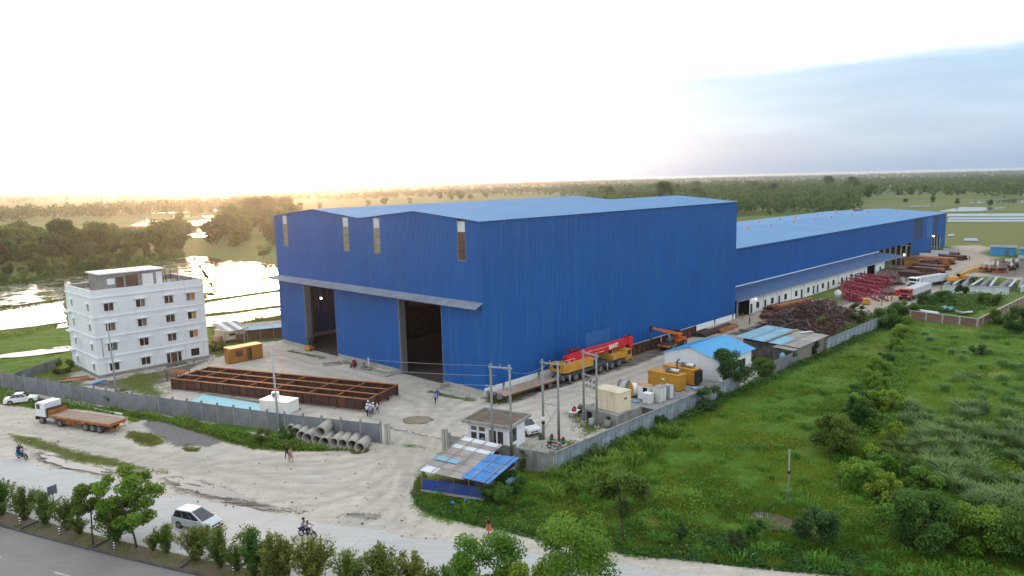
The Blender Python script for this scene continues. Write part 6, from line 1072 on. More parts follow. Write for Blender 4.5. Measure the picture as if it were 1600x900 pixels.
def mobile_crane():
    t = TH('mobile_crane', 'big yellow mobile crane with a folded red telescopic boom beside the warehouse', 'crane', 11.4, -3.75); y0, y1 = -1.35, 1.35
    PT(t, 'chassis', B(.2, -1.0, .75, 16.6, 1.0, 1.25), DKG); PT(t, 'rear_deck', B(0, y0, 1.05, 5.2, y1, 1.38), DKG); PT(t, 'mid_deck', B(5.2, y0, 1.1, 12.2, y1, 1.32), DKG); PT(t, 'rear_box', B(-.2, y0+.1, .6, .19, y1-.1, 1.35), GREYS)
    for x in (2.6, 4.3, 8.6, 11.6, 13.5):
        for y in (-1.2, 1.2): wheel(t, x, y*1.06, .68, .45)
        for y in (-1, 1): PT(t, 'mudguard', B(x-.75, y*1.2-.25, 1.34 if x < 5 else 1.33, x+.75, y*1.2+.25, 1.42), DKG)
    for x in (.9, 10.1):
        PT(t, 'outrigger_beam', B(x-.2, y0-.35, .8, x+.2, y1+.35, 1.04), GREYS)
        for y in (y0-.3, y1+.3): PT(t, 'outrigger_leg', MB().cyl((x, y, .06), (x, y, 1.35), .10, n=10), STEEL); PT(t, 'outrigger_pad', MB().cyl((x, y, 0), (x, y, .06), .28, n=12), DARK)
    PT(t, 'engine_cover', B(12.0, y0, 1.35, 15.4, y1, 2.15), YEL); c = PT(t, 'driver_cab', MB().prism([(15.4, .75), (17.2, .75), (17.2, 1.6), (17.0, 2.45), (15.4, 2.45)], y0, y1), YEL); bevel(c, .06)
    PT(t, 'windscreen', MB().quad((17.215, y0+.15, 1.62), (17.215, y1-.15, 1.62), (17.03, y1-.15, 2.36), (17.03, y0+.15, 2.36)), GLASS); PT(t, 'side_window', B(15.9, y0-.012, 1.55, 16.9, y0-.002, 2.3), GLASS); PT(t, 'bumper', B(17.15, y0, .45, 17.4, y1, .8), YEL)
    PT(t, 'turntable', MB().cyl((5.0, 0, 1.38), (5.0, 0, 1.65), .95, n=20), DARK)
    PT(t, 'counterweight', MB().prism([(-.3, 1.75), (1.2, 1.55), (1.2, 3.0), (-.1, 3.0)], y0, y1), YEL); PT(t, 'slew_body', B(1.22, y0, 1.6, 6.9, -.62, 2.85), YEL); PT(t, 'slew_body', B(1.22, .62, 1.6, 6.4, y1, 2.75), YEL); PT(t, 'slew_base', B(1.22, -.6, 1.6, 6.4, .6, 1.9), GREYS); PT(t, 'counterweight_vent', B(-.32, -.7, 2.3, -.25, .5, 2.8), BLACK)
    c = PT(t, 'operator_cab', MB().prism([(4.2, 2.86), (6.4, 2.86), (6.4, 3.4), (6.0, 4.2), (4.2, 4.2)], .66, 1.5), REDT); PT(t, 'cab_window', B(4.4, .64, 3.2, 6.0, .655, 4.05), GLASS); PT(t, 'cab_roof_glass', B(4.3, .7, 4.202, 5.9, 1.46, 4.22), GLASS); PT(t, 'handrail', MB().beam((.2, -1.2, 3.5), (2.6, -1.2, 3.5), .04, .04).beam((.2, -1.2, 2.95), (.2, -1.2, 3.5), .04, .04).beam((2.6, -1.2, 2.8), (2.6, -1.2, 3.5), .04, .04).beam((1.4, -1.2, 2.85), (1.4, -1.2, 3.5), .04, .04), WHITEP)
    bz = lambda x: 2.35+(x-1.8)*.022; bm = MB()
    bx = [(1.8, .8, 1.35), (6.0, .75, 1.5), (17.6, .72, 1.25)]
    for (xa, wa, ha), (xb, wb, hb) in zip(bx, bx[1:]):
        za, zb = bz(xa), bz(xb); A = [(xa, -wa/2, za+.25), (xa, -wa*.2, za), (xa, wa*.2, za), (xa, wa/2, za+.25), (xa, wa/2, za+ha), (xa, -wa/2, za+ha)]; Bq = [(xb, -wb/2, zb+.25), (xb, -wb*.2, zb), (xb, wb*.2, zb), (xb, wb/2, zb+.25), (xb, wb/2, zb+hb), (xb, -wb/2, zb+hb)]; i = bm.pts(A+Bq)
        for k in range(6): bm._f((i+k, i+(k+1) % 6, i+6+(k+1) % 6, i+6+k))
        bm._f(tuple(i+k for k in range(6))); bm._f(tuple(i+11-k for k in range(6)))
    PT(t, 'boom', bm, RED); PT(t, 'boom_head', MB().prism([(17.5, 2.75), (18.1, 2.0), (18.6, 2.0), (18.6, 4.1), (17.5, 4.2)], -.5, .5), RED); PT(t, 'sheave', MB().cyl((18.3, -.2, 4.1), (18.3, .2, 4.1), .3, n=14), DARK); PT(t, 'boom_stripe', B(6.6, -.40, 3.55, 12.6, -.392, 3.60), WHITEP); PT(t, 'boom_stripe', B(9.6, -.40, 2.95, 10.9, -.392, 3.03), WHITEP); PT(t, 'hose_reel', MB().cyl((7.0, -.3, 2.2), (7.0, .3, 2.2), .4, n=14), DARK); PT(t, 'boom_rest', MB().beam((12.2, 0, 1.3), (13.2, 0, 2.5), .5, .25), DARK)
    PT(t, 'winch', MB().cyl((2.2, -.5, 2.5), (2.2, .5, 2.5), .45, n=14), STEEL); PT(t, 'lift_ram', MB().cyl((5.8, 0, 1.9), (10.0, 0, 2.5), .18, n=10), GREYS)
    o = link('boom_lettering', text_mesh('SANY', .95, WHITEP, .05), t); o.location = (13.4, -.40, 3.32); o.rotation_euler = (R(90), R(-1.2), 0)
    for k in range(3): PT(t, 'spare_wheel', MB().cyl((-.75-.0*k, -.5+.5*k, .7), (-.35, -.5+.5*k, .7), .55, n=16), TYRE) if k == 1 else None
mobile_crane()
def lowbed():
    t = TH('lowbed_trailer', 'empty low trailer with worn brown planked deck beside the warehouse corner', 'trailer', -1.3, -3.65); rnd = random.Random(4)
    for k in range(26):
        x = .3+k*.43; PT(t, 'plank', MB().box(x, -1.35+rnd.uniform(-.06, .06), 1.05, x+.39, 1.35+rnd.uniform(-.06, .06), 1.12+rnd.uniform(0, .03)), DECK)
    for y in (-1.3, 1.18): PT(t, 'side_beam', B(0, y, .8, 11.6, y+.12, 1.045), RUST)
    for y in (-.5, .4): PT(t, 'main_beam', B(-.4, y, .55, 11.6, y+.12, 1.045), RUSTD)
    for x in (8.2, 9.8):
        for y in (-1.0, 1.0): wheel(t, x, y, .48, .4)
    PT(t, 'neck', MB().box(-.9, -.6, .6, .25, .6, 1.3), RUSTD); PT(t, 'landing_leg', B(1.2, -1.0, 0, 1.4, -.85, .8), GREYS); PT(t, 'landing_leg', B(1.2, .85, 0, 1.4, 1.0, .8), GREYS); PT(t, 'ramp', MB().beam((11.6, -.6, 1.0), (12.8, -.6, 1.7), .7, .12), GREYS); PT(t, 'ramp', MB().beam((11.6, .6, 1.0), (12.8, .6, 1.7), .7, .12), GREYS)
    for y in (-1.2, -.2, .9): PT(t, 'front_box', MB().obox((-.55, y, 1.25), (.6, .5, .7), .2), GREYS)
lowbed()
def hydra():
    t = TH('yard_crane', 'orange pick and carry crane with its boom raised beside the rusty girders', 'crane', 41.8, -4.6); PT(t, 'chassis', MB().box(-3.0, -1.0, .55, 3.0, 1.0, 1.15), DARK); PT(t, 'front_platform', B(-3.4, -1.1, .75, -.6, 1.1, 1.05), ORAN2)
    for x in (-1.9, 1.9):
        for y in (-1.05, 1.05): wheel(t, x, y, .62, .4)
    PT(t, 'engine_hood', MB().prism([(1.0, 1.15), (3.1, 1.15), (3.1, 1.6), (1.2, 1.9)], -.8, .8), ORAN2); PT(t, 'cab', MB().box(.3, -.9, 1.15, 1.5, -.1, 1.5), ORAN2); PT(t, 'cab_roof', B(.1, -1.0, 2.5, 1.7, 0, 2.6), ORAN2); PT(t, 'fender', MB().obox((2.2, -1.05, 1.35), (1.4, .4, .1), 0, .1), ORAN2)
    for x in (.3, 1.45):
        for y in (-.9, -.15): PT(t, 'cab_post', B(x, y, 1.5, x+.06, y+.06, 2.5), ORAN2)
    PT(t, 'boom', MB().beam((2.4, .35, 2.1), (-3.4, .35, 3.7), .45, .55), ORAN2); PT(t, 'boom_extension', MB().beam((-3.4, .35, 3.75), (-6.3, .35, 4.6), .3, .38), ORAN2); PT(t, 'boom_head', MB().obox((-6.5, .35, 4.5), (.5, .4, .9)), DARK); PT(t, 'boom_post', MB().prism([(1.6, 1.15), (2.9, 1.15), (2.6, 2.5), (2.1, 2.5)], .1, .6), ORAN2); PT(t, 'lift_ram', MB().cyl((-.4, .35, 1.2), (-1.0, .35, 2.9), .14, n=10), STEEL); PT(t, 'motor_box', MB().obox((1.9, .35, 2.75), (1.0, .7, .5)), DARK)
    PT(t, 'hoist_rope', MB().cyl((-6.6, .35, 4.1), (-6.6, .35, 2.0), .04, n=6), DARK); PT(t, 'hook_block', MB().box(-6.75, .2, 1.4, -6.45, .5, 2.0), DARK); PT(t, 'steering_gear', MB().obox((.0, .6, 1.6), (1.6, .5, .7), .1), GREYS)
hydra()
def lorry(lab, s, t_, rz, paint, L_, h0, h1, boxm):
    t = TH('lorry', lab, 'lorry', s, t_, 0, rz, None); cab(t, -2.0, 0, 2.4, .95, 2.85, paint)   # nose at the origin, heading +x
    PT(t, 'chassis', B(-L_, -.5, .6, -.3, .5, .95), DARK); PT(t, 'load_bed', B(-L_, -1.25, .97, -2.4, 1.25, 1.12), GREYS); PT(t, 'load_box', B(-L_+.1, -1.15, 1.122, -2.5, 1.15, h1), boxm); PT(t, 'load_top', B(-L_+.05, -1.25, h1+.002, -2.45, 1.25, h1+.08), STEEL)
    for x in np.arange(-L_+.6, -2.6, 1.3): PT(t, 'load_rib', B(x, 1.152, 1.13, x+.07, 1.20, h1), boxm); PT(t, 'load_rib', B(x, -1.20, 1.13, x+.07, -1.152, h1), boxm)
    for x in (-1.0, -3.8, -L_+3.2, -L_+1.9, -L_+.7):
        for y in (-1.0, 1.0): wheel(t, x, y, .5, .4)
    return t
t = lorry('orange red lorry with its cab door open and a long white load', 116.0, -20.3, math.pi-.02, REDK, 16, 1, 2.5, TINW); PT(t, 'open_door', MB().obox((-.5, -1.75, 1.75), (.08, 1.0, 1.5), .5), REDK)
lorry('white cab lorry carrying a long white girder load behind the red lorry', 137.2, -15.9, math.pi-.25, CAR_W, 15, 1, 2.6, TINW)
def tele():
    t = TH('telescopic_crane', 'yellow telescopic crane parked among the grey girders', 'crane', 152, -22.5, 0, R(-12)); PT(t, 'chassis', B(-1, -1.1, .6, 9, 1.1, 1.1), DARK); PT(t, 'cab', MB().prism([(-3.2, .5), (-1.2, .5), (-1.2, 2.2), (-2.8, 2.2), (-3.2, 1.4)], -1.1, 1.1), YEL); PT(t, 'cab_window', B(-2.7, 1.102, 1.4, -1.5, 1.112, 2.1), GLASS)
    for x in (-2.2, .5, 4.5, 7.5):
        for y in (-1.05, 1.05): wheel(t, x, y, .55, .4)
    PT(t, 'slew_body', B(1.2, -1.0, 1.12, 4.2, 1.0, 2.0), YEL); PT(t, 'boom', MB().beam((1.0, 0, 2.3), (9.5, 0, 3.3), .6, .75), YEL); PT(t, 'boom_extension', MB().beam((9.5, 0, 3.3), (13.5, 0, 3.8), .42, .5), YEL); PT(t, 'boom_nose', MB().cyl((.6, 0, 2.25), (1.0, 0, 2.3), .42, n=12), BLACK); PT(t, 'boom_post', B(2.6, -.3, 1.8, 3.2, .3, 2.3), YEL)
tele()
def forklift():
    t = TH('forklift', 'yellow forklift with a black overhead guard in the far doorway', 'forklift', -.2, 45.9, 0, R(20)); PT(t, 'body', MB().prism([(-1.0, .25), (.5, .25), (.5, .7), (-.3, .75), (-.5, 1.1), (-1.0, 1.05)], -.55, .55), YEL); PT(t, 'seat', B(-.4, -.25, .76, .0, .25, .95), BLACK)
    for x in (-.85, .55):
        for y in (-.5, .44): PT(t, 'guard_post', B(x, y, .7, x+.06, y+.06, 2.05), DARK)
    PT(t, 'guard_roof', B(-.9, -.55, 2.05, .65, .55, 2.12), DARK)
    for y in (-.35, .27): PT(t, 'mast', B(.85, y, .1, .97, y+.08, 2.2), DARK); PT(t, 'fork', B(.97, y, .1, 2.0, y+.1, .15), DARK)
    PT(t, 'carriage', B(.97, -.5, .3, 1.03, .5, .8), DARK)
    for x in (-.6, .6):
        for y in (-.5, .5): wheel(t, x, y, .26, .2)
forklift()
# ------------------------------------------------------------------ people
SHOE = P('dark_shoes', (0.02, 0.018, 0.016), None, 1, .7)
CLOTH = {}
def cloth(c):
    if c not in CLOTH: CLOTH[c] = P('cloth_%d' % len(CLOTH), c, tuple(x*.8 for x in c), 6, .9, vary=0)
    return CLOTH[c]
def body_mesh(pose, seed=0):
    rnd = random.Random(seed); J = {}; E_ = []; rad = {}
    def j(n, p, r, par=None): J[n] = V(p); rad[n] = r; (E_.append((par, n)) if par else None)
    sit = pose == 'ride'; hz = .62 if sit else .90
    lean = .18 if sit else 0.02
    j('hip', (0, 0, hz), .125); j('waist', (lean*.3, 0, hz+.17), .12, 'hip'); j('chest', (lean*.8, 0, hz+.38), .14, 'waist'); j('neck', (lean, 0, hz+.56), .055, 'chest'); j('chin', (lean+.03, 0, hz+.64), .075, 'neck'); j('head', (lean+.02, 0, hz+.74), .095, 'chin'); j('crown', (lean, 0, hz+.82), .06, 'head'); j('nose', (lean+.12, 0, hz+.70), .018, 'head')
    for s in (-1, 1):
        n = 'l' if s > 0 else 'r'
        if sit: kn, an, to = (.34, s*.17, hz-.10), (.22, s*.17, hz-.46), (.40, s*.17, hz-.50)
        else:
            st = {'stand': .03*s, 'walk': .22*s}[pose]; kn, an, to = (st*.6+.04, s*.10, .48), (st, s*.10, .08), (st+.16, s*.11, .035)
        j(n+'thigh', (0, s*.09, hz-.06), .095, 'hip'); j(n+'knee', kn, .062, n+'thigh'); j(n+'ankle', an, .042, n+'knee'); j(n+'toe', to, .036, n+'ankle')
        sh = (lean*.9, s*.18, hz+.49)
        if sit: el, wr = (lean+.16, s*.27, hz+.28), (lean+.42, s*.27, hz+.30)
        else: sw = {'stand': .04+.03*rnd.random(), 'walk': -.20*s}[pose]; el, wr = (sw*.5-.02, s*.24, hz+.23), (sw+.06, s*.25, hz-.02)
        j(n+'sh', sh, .065, 'chest'); j(n+'el', el, .045, n+'sh'); j(n+'wr', wr, .032, n+'el'); d = (V(wr)-V(el)).normalized(); pm = V(wr)+d*.07; j(n+'palm', pm, .03, n+'wr'); sd = V((1, 0, 0)) if not sit else V((0, 1, 0))
        for k, (o, l) in enumerate(((-.03, .06), (-.01, .075), (.01, .07), (.03, .055))): j(n+'f%d' % k, pm+d*l+sd*o*1.2+V((.01, -s*.012, 0)), .011, n+'palm')
        j(n+'thumb', pm+d*.02+sd*.05+V((0, -s*.02, 0)), .012, n+'palm')
    names = list(J); me = bpy.data.meshes.new('body'); me.from_pydata([J[n] for n in names], [(names.index(a), names.index(b)) for a, b in E_], []); o = bpy.data.objects.new('body', me); COL.objects.link(o)
    sk = o.modifiers.new('skin', 'SKIN'); su = o.modifiers.new('sub', 'SUBSURF'); su.levels = 1; su.render_levels = 1
    for k, n in enumerate(names): v = me.skin_vertices[0].data[k]; v.radius = (rad[n], rad[n]*(1.25 if n in ('chest', 'waist', 'hip') else 1)); v.use_root = n == 'hip'
    dg = bpy.context.evaluated_depsgraph_get(); dg.update(); m = bpy.data.meshes.new_from_object(o.evaluated_get(dg)); bpy.data.objects.remove(o); bpy.data.meshes.remove(me)
    m.materials.clear()
    for _ in range(5): m.materials.append(SKIN)
    part = lambda a, b: 4 if b.endswith('toe') else 2 if ('thigh' in b or 'knee' in b or 'ankle' in b) else 1 if b in ('waist', 'chest') or b.endswith('sh') or b.endswith('el') else 0
    for f in m.polygons:
        c = f.center; best = min(E_, key=lambda e: (c-(J[e[0]]+(J[e[1]]-J[e[0]])*max(0, min(1, (c-J[e[0]]).dot(J[e[1]]-J[e[0]])/max((J[e[1]]-J[e[0]]).length_squared, 1e-9))))).length)
        k = part(*best); 
        if best[1] in ('crown', 'head') and (c.z > J['head'].z+.03 or (c.x < J['head'].x-.04 and c.z > J['chin'].z)): k = 3
        f.material_index = k; f.use_smooth = True
    return m
BODIES = {p: body_mesh(p) for p in ('stand', 'walk', 'ride')}
def person(lab, p, face, pose, shirt, trousers, hair=None, skin=None, h=1.0, group=None, skirt=None, helmet=None, z=0.0):
    me = BODIES[pose].copy(); o = link('person', me); o.location = V((p[0], p[1], z)); o.rotation_euler = (0, 0, face); o.scale = (h, h, h)
    for k, m in enumerate((skin or SKIN, cloth(shirt), cloth(trousers), hair or HAIR, SHOE)): me.materials[k] = m
    tag(o, lab, 'person', group)
    if skirt: PT(o, 'long_tunic', MB().cyl((0, 0, .45), (0, 0, 1.05), .26, .16, 12, False), cloth(skirt))
    if helmet: PT(o, 'helmet', MB().blob((.18 if pose == 'ride' else .02, 0, 1.40 if pose == 'ride' else 1.68), (.14, .13, .12), 1, 0, 6, 10), helmet)
    return o
WH, BLU, NAVY, GRY, BLK = (0.70, 0.70, 0.70), (0.10, 0.20, 0.48), (0.03, 0.06, 0.22), (0.2, 0.2, 0.2), (0.015, 0.015, 0.018)
gp_ = 'workers gathered by the girder grid'
person('worker in a white shirt and white helmet at the front of the group', G(574, 651), R(60), 'stand', WH, BLK, helmet=WHITEP, group=gp_); person('worker in a light blue shirt facing the girders', G(579, 652.5), R(100), 'stand', (0.28, 0.36, 0.70), NAVY, helmet=WHITEP, group=gp_); person('worker in a white shirt behind the blue shirted one', G(584, 649), R(170), 'stand', WH, GRY, helmet=WHITEP, group=gp_)
person('worker in a pale shirt and dark hair in the middle of the group', G(581, 647), R(250), 'stand', (0.5, 0.52, 0.58), BLK, group=gp_); person('worker in white standing apart on the right of the group', G(590, 646.5), R(190), 'walk', WH, NAVY, group=gp_); person('worker in pale blue behind the group', G(576, 646), R(300), 'stand', (0.4, 0.5, 0.68), BLK, helmet=WHITEP, group=gp_)
person('man in a sky blue shirt and dark trousers walking by the warehouse door', G(680.5, 631), R(250), 'walk', (0.16, 0.30, 0.62), BLK); person('man in royal blue overalls behind the one in sky blue', G(684, 626), R(250), 'walk', (0.06, 0.07, 0.34), GRY)
person('man in black clothes walking across the forecourt', G(448.5, 717.5), R(-35), 'walk', BLK, BLK); person('woman in a pink brown long tunic walking beside the man in black', G(454.5, 721), R(-35), 'walk', (0.36, 0.22, 0.18), (0.42, 0.26, 0.20), skirt=(0.36, 0.22, 0.18), h=.96)
person('man in a brown shirt at the warehouse back corner', G(1161, 500), R(180), 'stand', (0.12, 0.07, 0.06), (0.3, 0.2, 0.16)); person('man in a grey green shirt standing on the track', G(1171.5, 507.5), R(200), 'stand', (0.2, 0.22, 0.19), (0.16, 0.15, 0.14)); person('man in dark blue clothes walking before the office row', G(1195, 501), R(150), 'walk', (0.03, 0.05, 0.09), BLK)
person('lone distant person on the far dirt track', G(1514.5, 407), R(220), 'stand', (0.3, 0.28, 0.25), BLK); person('person in a black top and orange lower garment at the roadside weeds', G(764, 836), R(200), 'stand', BLK, (0.55, 0.16, 0.06), h=1.0, skirt=(0.55, 0.16, 0.06)); person('guard in a grey shirt sitting place inside the guard hut', W(-13.2, -14.4, .08), R(250), 'stand', (0.3, 0.3, 0.32), GRY, z=.08)
person('worker in an orange vest by the open red lorry door', W(113.9, -18.3), R(180), 'stand', (0.6, 0.15, 0.04), NAVY)
# ------------------------------------------------------------------ motorcycles
def moto(lab, p, rz, paint, stand=False):
    t = THW('motorcycle', lab, 'motorcycle', V((p[0], p[1], .006)), rz)
    for x in (-.62, .66): w_ = PT(t, 'wheel', MB().ring((x, -.05, .3), (x, .05, .3), .30, .22, 20), TYRE); PT(w_, 'rim', MB().ring((x, -.03, .3), (x, .03, .3), .222, .19, 18), RIM); PT(w_, 'spokes', MB().beam((x-.2, 0, .3), (x+.2, 0, .3), .02, .02).beam((x, 0, .1), (x, 0, .5), .02, .02), RIM)
    PT(t, 'engine', MB().blob((0.05, 0, .38), (.24, .14, .16), 2, .15), GREYS); PT(t, 'tank', MB().blob((.2, 0, .76), (.28, .14, .12), 3, .03, 6, 10), paint); PT(t, 'seat', MB().prism([(-.72, .72), (.0, .70), (-.02, .80), (-.7, .83)], -.13, .13), BLACK); PT(t, 'tail', MB().prism([(-.85, .62), (-.3, .55), (-.3, .70), (-.9, .76)], -.09, .09), paint)
    PT(t, 'fork', MB().cyl((.66, -.08, .3), (.42, -.08, .95), .03, n=6).cyl((.66, .08, .3), (.42, .08, .95), .03, n=6), STEEL); PT(t, 'handlebar', MB().tube([(.28, -.36, 1.02), (.42, -.15, .98), (.42, .15, .98), (.28, .36, 1.02)], .018, 6), DARK); PT(t, 'headlight', MB().blob((.56, 0, .86), (.09, .1, .1), 1, 0, 5, 8), LAMPW); PT(t, 'frame', MB().beam((-.6, 0, .3), (.1, 0, .3), .08, .05).beam((-.4, 0, .65), (.45, 0, .8), .07, .06), DARK); PT(t, 'exhaust', MB().cyl((.1, -.14, .28), (-.75, -.16, .38), .045, n=8), STEEL); PT(t, 'mudguard', MB().obox((.68, 0, .64), (.4, .12, .03), 0, .2), paint); return t
p = G(480.5, 839.5); a = road_dir(p.x); moto('dark motorcycle carrying two riders along the pale road', p, a, P('bike_dark', (0.02, 0.02, 0.025), None, 1, .3)); d = V((math.cos(a), math.sin(a), 0))
person('motorcyclist in a pinkish shirt steering on the road', p-d*.12, a, 'ride', (0.42, 0.30, 0.36), BLK, z=.16); person('pillion rider in a pale violet shirt and dark helmet on the road', p-d*.5, a, 'ride', (0.36, 0.33, 0.42), NAVY, z=.26, helmet=DARK)
p = G(35, 717); a = road_dir(p.x)+R(3); moto('dark motorcycle with three riders at the road edge', p, a, bpy.data.materials['bike_dark']); d = V((math.cos(a), math.sin(a), 0))
person('front rider in a pale shirt of the three on one motorcycle', p+d*.05, a, 'ride', (0.5, 0.52, 0.55), BLK, z=.16); person('middle rider in dark clothes of the three on one motorcycle', p-d*.3, a, 'ride', BLK, NAVY, z=.26, h=1.03); person('rear rider in navy of the three on one motorcycle', p-d*.68, a, 'ride', NAVY, BLK, z=.26)
bg = THW('blue_bag', 'bright blue bag hanging from the motorcycle with three riders', 'bag', V((p.x, p.y, .35))-d*.55+V((d.y, -d.x, 0))*.22, a); PT(bg, 'bag', MB().blob((0, 0, .18), (.26, .12, .22), 3, .12, 6, 10), TINB)
moto('red motorcycle parked beside the field wall', G(866, 702), AZ+R(-75), REDT)
def post_striped(k, px, py):
    t = THW('marker_post', ['striped black and white kerb post nearest the left picture edge', 'striped black and white kerb post second along the median', 'striped black and white kerb post below the tall median tree', 'striped black and white kerb post farthest along the median'][k], 'marker post', V((*G(px, py)[:2], 0.1)), 0, 'striped posts on the median'); PT(t, 'shaft', MB().cyl((0, 0, 0), (0, 0, .75), .07, n=10), WHITEP)
    for z in (.08, .32, .56): PT(t, 'black_band', MB().cyl((0, 0, z), (0, 0, z+.13), .075, n=10), DARK)
for k, q in enumerate(((31.8, 823), (93.8, 839.5), (179.3, 862), (365, 897))): post_striped(k, *q)
t = THW('road_sign', 'small dark backed road sign standing among the median shrubs', 'sign', G(87, 813), R(62)); PT(t, 'post', MB().cyl((0, 0, 0), (0, 0, 2.9), .04, n=8), DARK); PT(t, 'board', B(-.42, -.03, 2.55, .42, .03, 3.35), P('sign_back', (0.09, 0.11, 0.14), None, 2, .6)); PT(t, 'board_edge', B(-.44, -.025, 2.53, .44, .025, 2.549), STEEL)
for k, (a, b) in enumerate((((32, 829), (60, 817)), ((145.5, 858), (171, 844)), ((282, 890), (300, 876)))):
    t = THW('median_crosswall', ['dark low kerb across the median near the first striped post', 'dark low kerb across the median under the tall tree', 'dark low kerb across the median before the rounded shrub'][k], 'kerb', V((0, 0, 0))); PT(t, 'kerb', MB().beam(V((*G(*a)[:2], .14)), V((*G(*b)[:2], .14)), .2, .26), KERB)
# ------------------------------------------------------------------ foliage
RG = np.random.default_rng(7)
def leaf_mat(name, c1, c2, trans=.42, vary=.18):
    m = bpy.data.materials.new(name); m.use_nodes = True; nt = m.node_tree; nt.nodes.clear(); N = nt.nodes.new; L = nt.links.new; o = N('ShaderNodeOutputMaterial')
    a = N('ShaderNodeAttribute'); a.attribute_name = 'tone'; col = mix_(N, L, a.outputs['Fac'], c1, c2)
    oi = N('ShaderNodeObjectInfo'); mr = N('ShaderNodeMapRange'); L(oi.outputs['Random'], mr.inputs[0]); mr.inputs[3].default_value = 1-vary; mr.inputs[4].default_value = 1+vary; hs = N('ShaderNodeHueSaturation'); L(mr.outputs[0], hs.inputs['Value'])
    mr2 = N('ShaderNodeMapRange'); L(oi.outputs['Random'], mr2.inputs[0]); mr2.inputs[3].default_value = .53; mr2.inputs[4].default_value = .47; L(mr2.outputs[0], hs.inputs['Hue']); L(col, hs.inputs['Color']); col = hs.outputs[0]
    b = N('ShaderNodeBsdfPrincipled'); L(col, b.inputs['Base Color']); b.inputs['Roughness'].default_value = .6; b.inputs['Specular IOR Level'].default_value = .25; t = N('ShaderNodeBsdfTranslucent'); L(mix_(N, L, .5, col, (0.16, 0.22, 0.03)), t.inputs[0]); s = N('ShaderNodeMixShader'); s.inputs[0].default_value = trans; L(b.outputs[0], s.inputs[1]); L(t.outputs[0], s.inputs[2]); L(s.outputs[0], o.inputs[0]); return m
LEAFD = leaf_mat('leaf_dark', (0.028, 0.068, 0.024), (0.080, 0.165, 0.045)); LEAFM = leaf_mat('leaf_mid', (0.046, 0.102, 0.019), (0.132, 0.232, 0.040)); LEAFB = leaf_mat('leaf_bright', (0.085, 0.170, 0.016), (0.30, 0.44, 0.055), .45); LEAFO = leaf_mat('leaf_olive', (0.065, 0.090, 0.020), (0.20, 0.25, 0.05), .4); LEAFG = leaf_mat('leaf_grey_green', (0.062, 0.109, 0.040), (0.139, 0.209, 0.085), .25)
GRASS = leaf_mat('grass_blade', (0.060, 0.150, 0.015), (0.210, 0.360, 0.040), .35, 0); REED = leaf_mat('reed_blade', (0.075, 0.165, 0.048), (0.19, 0.31, 0.10), .25, 0); DRYG = leaf_mat('dry_grass', (0.15, 0.19, 0.04), (0.30, 0.30, 0.11), .3, 0)
def quads_mesh(name, vts, tone, mat, nv=4):
    n = len(vts)//nv; me = bpy.data.meshes.new(name); me.vertices.add(n*nv); me.vertices.foreach_set('co', vts.astype(np.float32).ravel()); me.loops.add(n*nv); me.loops.foreach_set('vertex_index', np.arange(n*nv, dtype=np.int32)); me.polygons.add(n); me.polygons.foreach_set('loop_start', np.arange(0, n*nv, nv, dtype=np.int32)); me.update(calc_edges=True)
    t = me.attributes.new('tone', 'FLOAT', 'POINT'); t.data.foreach_set('value', np.repeat(tone, nv).astype(np.float32)); me.materials.append(mat); return me
def unit(a): return a/np.maximum(np.linalg.norm(a, axis=-1, keepdims=True), 1e-9)
def leaves(C, size, up=.5, aspect=.55, along=None, rg=RG):
    n = len(C); nr = rg.normal(size=(n, 3)); nr[:, 2] = np.abs(nr[:, 2])+up; nr = unit(nr); t = rg.normal(size=(n, 3)) if along is None else along+rg.normal(size=(n, 3))*.25
    t = unit(t-nr*np.sum(t*nr, -1, keepdims=True)); b = np.cross(nr, t); s = np.asarray(size).reshape(-1, 1)*np.ones((n, 1))
    return np.stack([C-t*s*.5, C+b*s*aspect*.5-t*s*.08, C+t*s*.5, C-b*s*aspect*.5-t*s*.08], 1).reshape(-1, 3)
def crown_points(clumps, n, rg, shell=.45, flat=.8):
    c = np.array([q[:3] for q in clumps]); r = np.array([q[3] for q in clumps]); pr = r**2/np.sum(r**2); k = rg.choice(len(c), n, p=pr); d = unit(rg.normal(size=(n, 3))); d[:, 2] *= flat
    tone = rg.random(len(c))[k]*.5 + rg.random(n)*.5; return c[k]+d*(r[k]*rg.random(n)**shell)[:, None], tone
def tree_parts(seed, h, cr_, cb, nc, n, ls, mat, name='tree', tr=.18, shape=1.0, clump=.42):
    rg = np.random.default_rng(seed); cl = []; mid = h*(cb+1)/2; hh = h*(1-cb)/2
    for k in range(nc):
        u = rg.uniform(-1, .86); a = rg.uniform(0, 6.283); w = math.sqrt(max(0, 1-u*u))**shape; q = rg.uniform(.45, .85); cl.append((math.cos(a)*w*cr_*q, math.sin(a)*w*cr_*q, mid+u*hh*.85, cr_*clump*rg.uniform(.65, 1.15)))
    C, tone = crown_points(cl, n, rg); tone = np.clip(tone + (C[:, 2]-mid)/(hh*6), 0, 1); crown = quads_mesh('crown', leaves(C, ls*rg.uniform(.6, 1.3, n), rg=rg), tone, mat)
    mb = MB(); lean = rg.normal(size=2)*h*.02; top = V((lean[0]*2, lean[1]*2, h*(cb+.25))); mb.tube([(0, 0, -.3), (lean[0]*.4, lean[1]*.4, h*cb*.5), (lean[0], lean[1], h*cb), tuple(top)], [tr, tr*.8, tr*.62, tr*.3], 7)
    for k in range(min(nc, 7)): c = V(cl[k][:3]); s0 = V((lean[0], lean[1], h*cb)).lerp(top, rg.uniform(-.3, .6)); mb.tube([s0, s0.lerp(c, .5)+V((0, 0, h*.03)), c], [tr*.4, tr*.27, tr*.1], 5)
    return crown, mb.mesh('trunk', BARK)
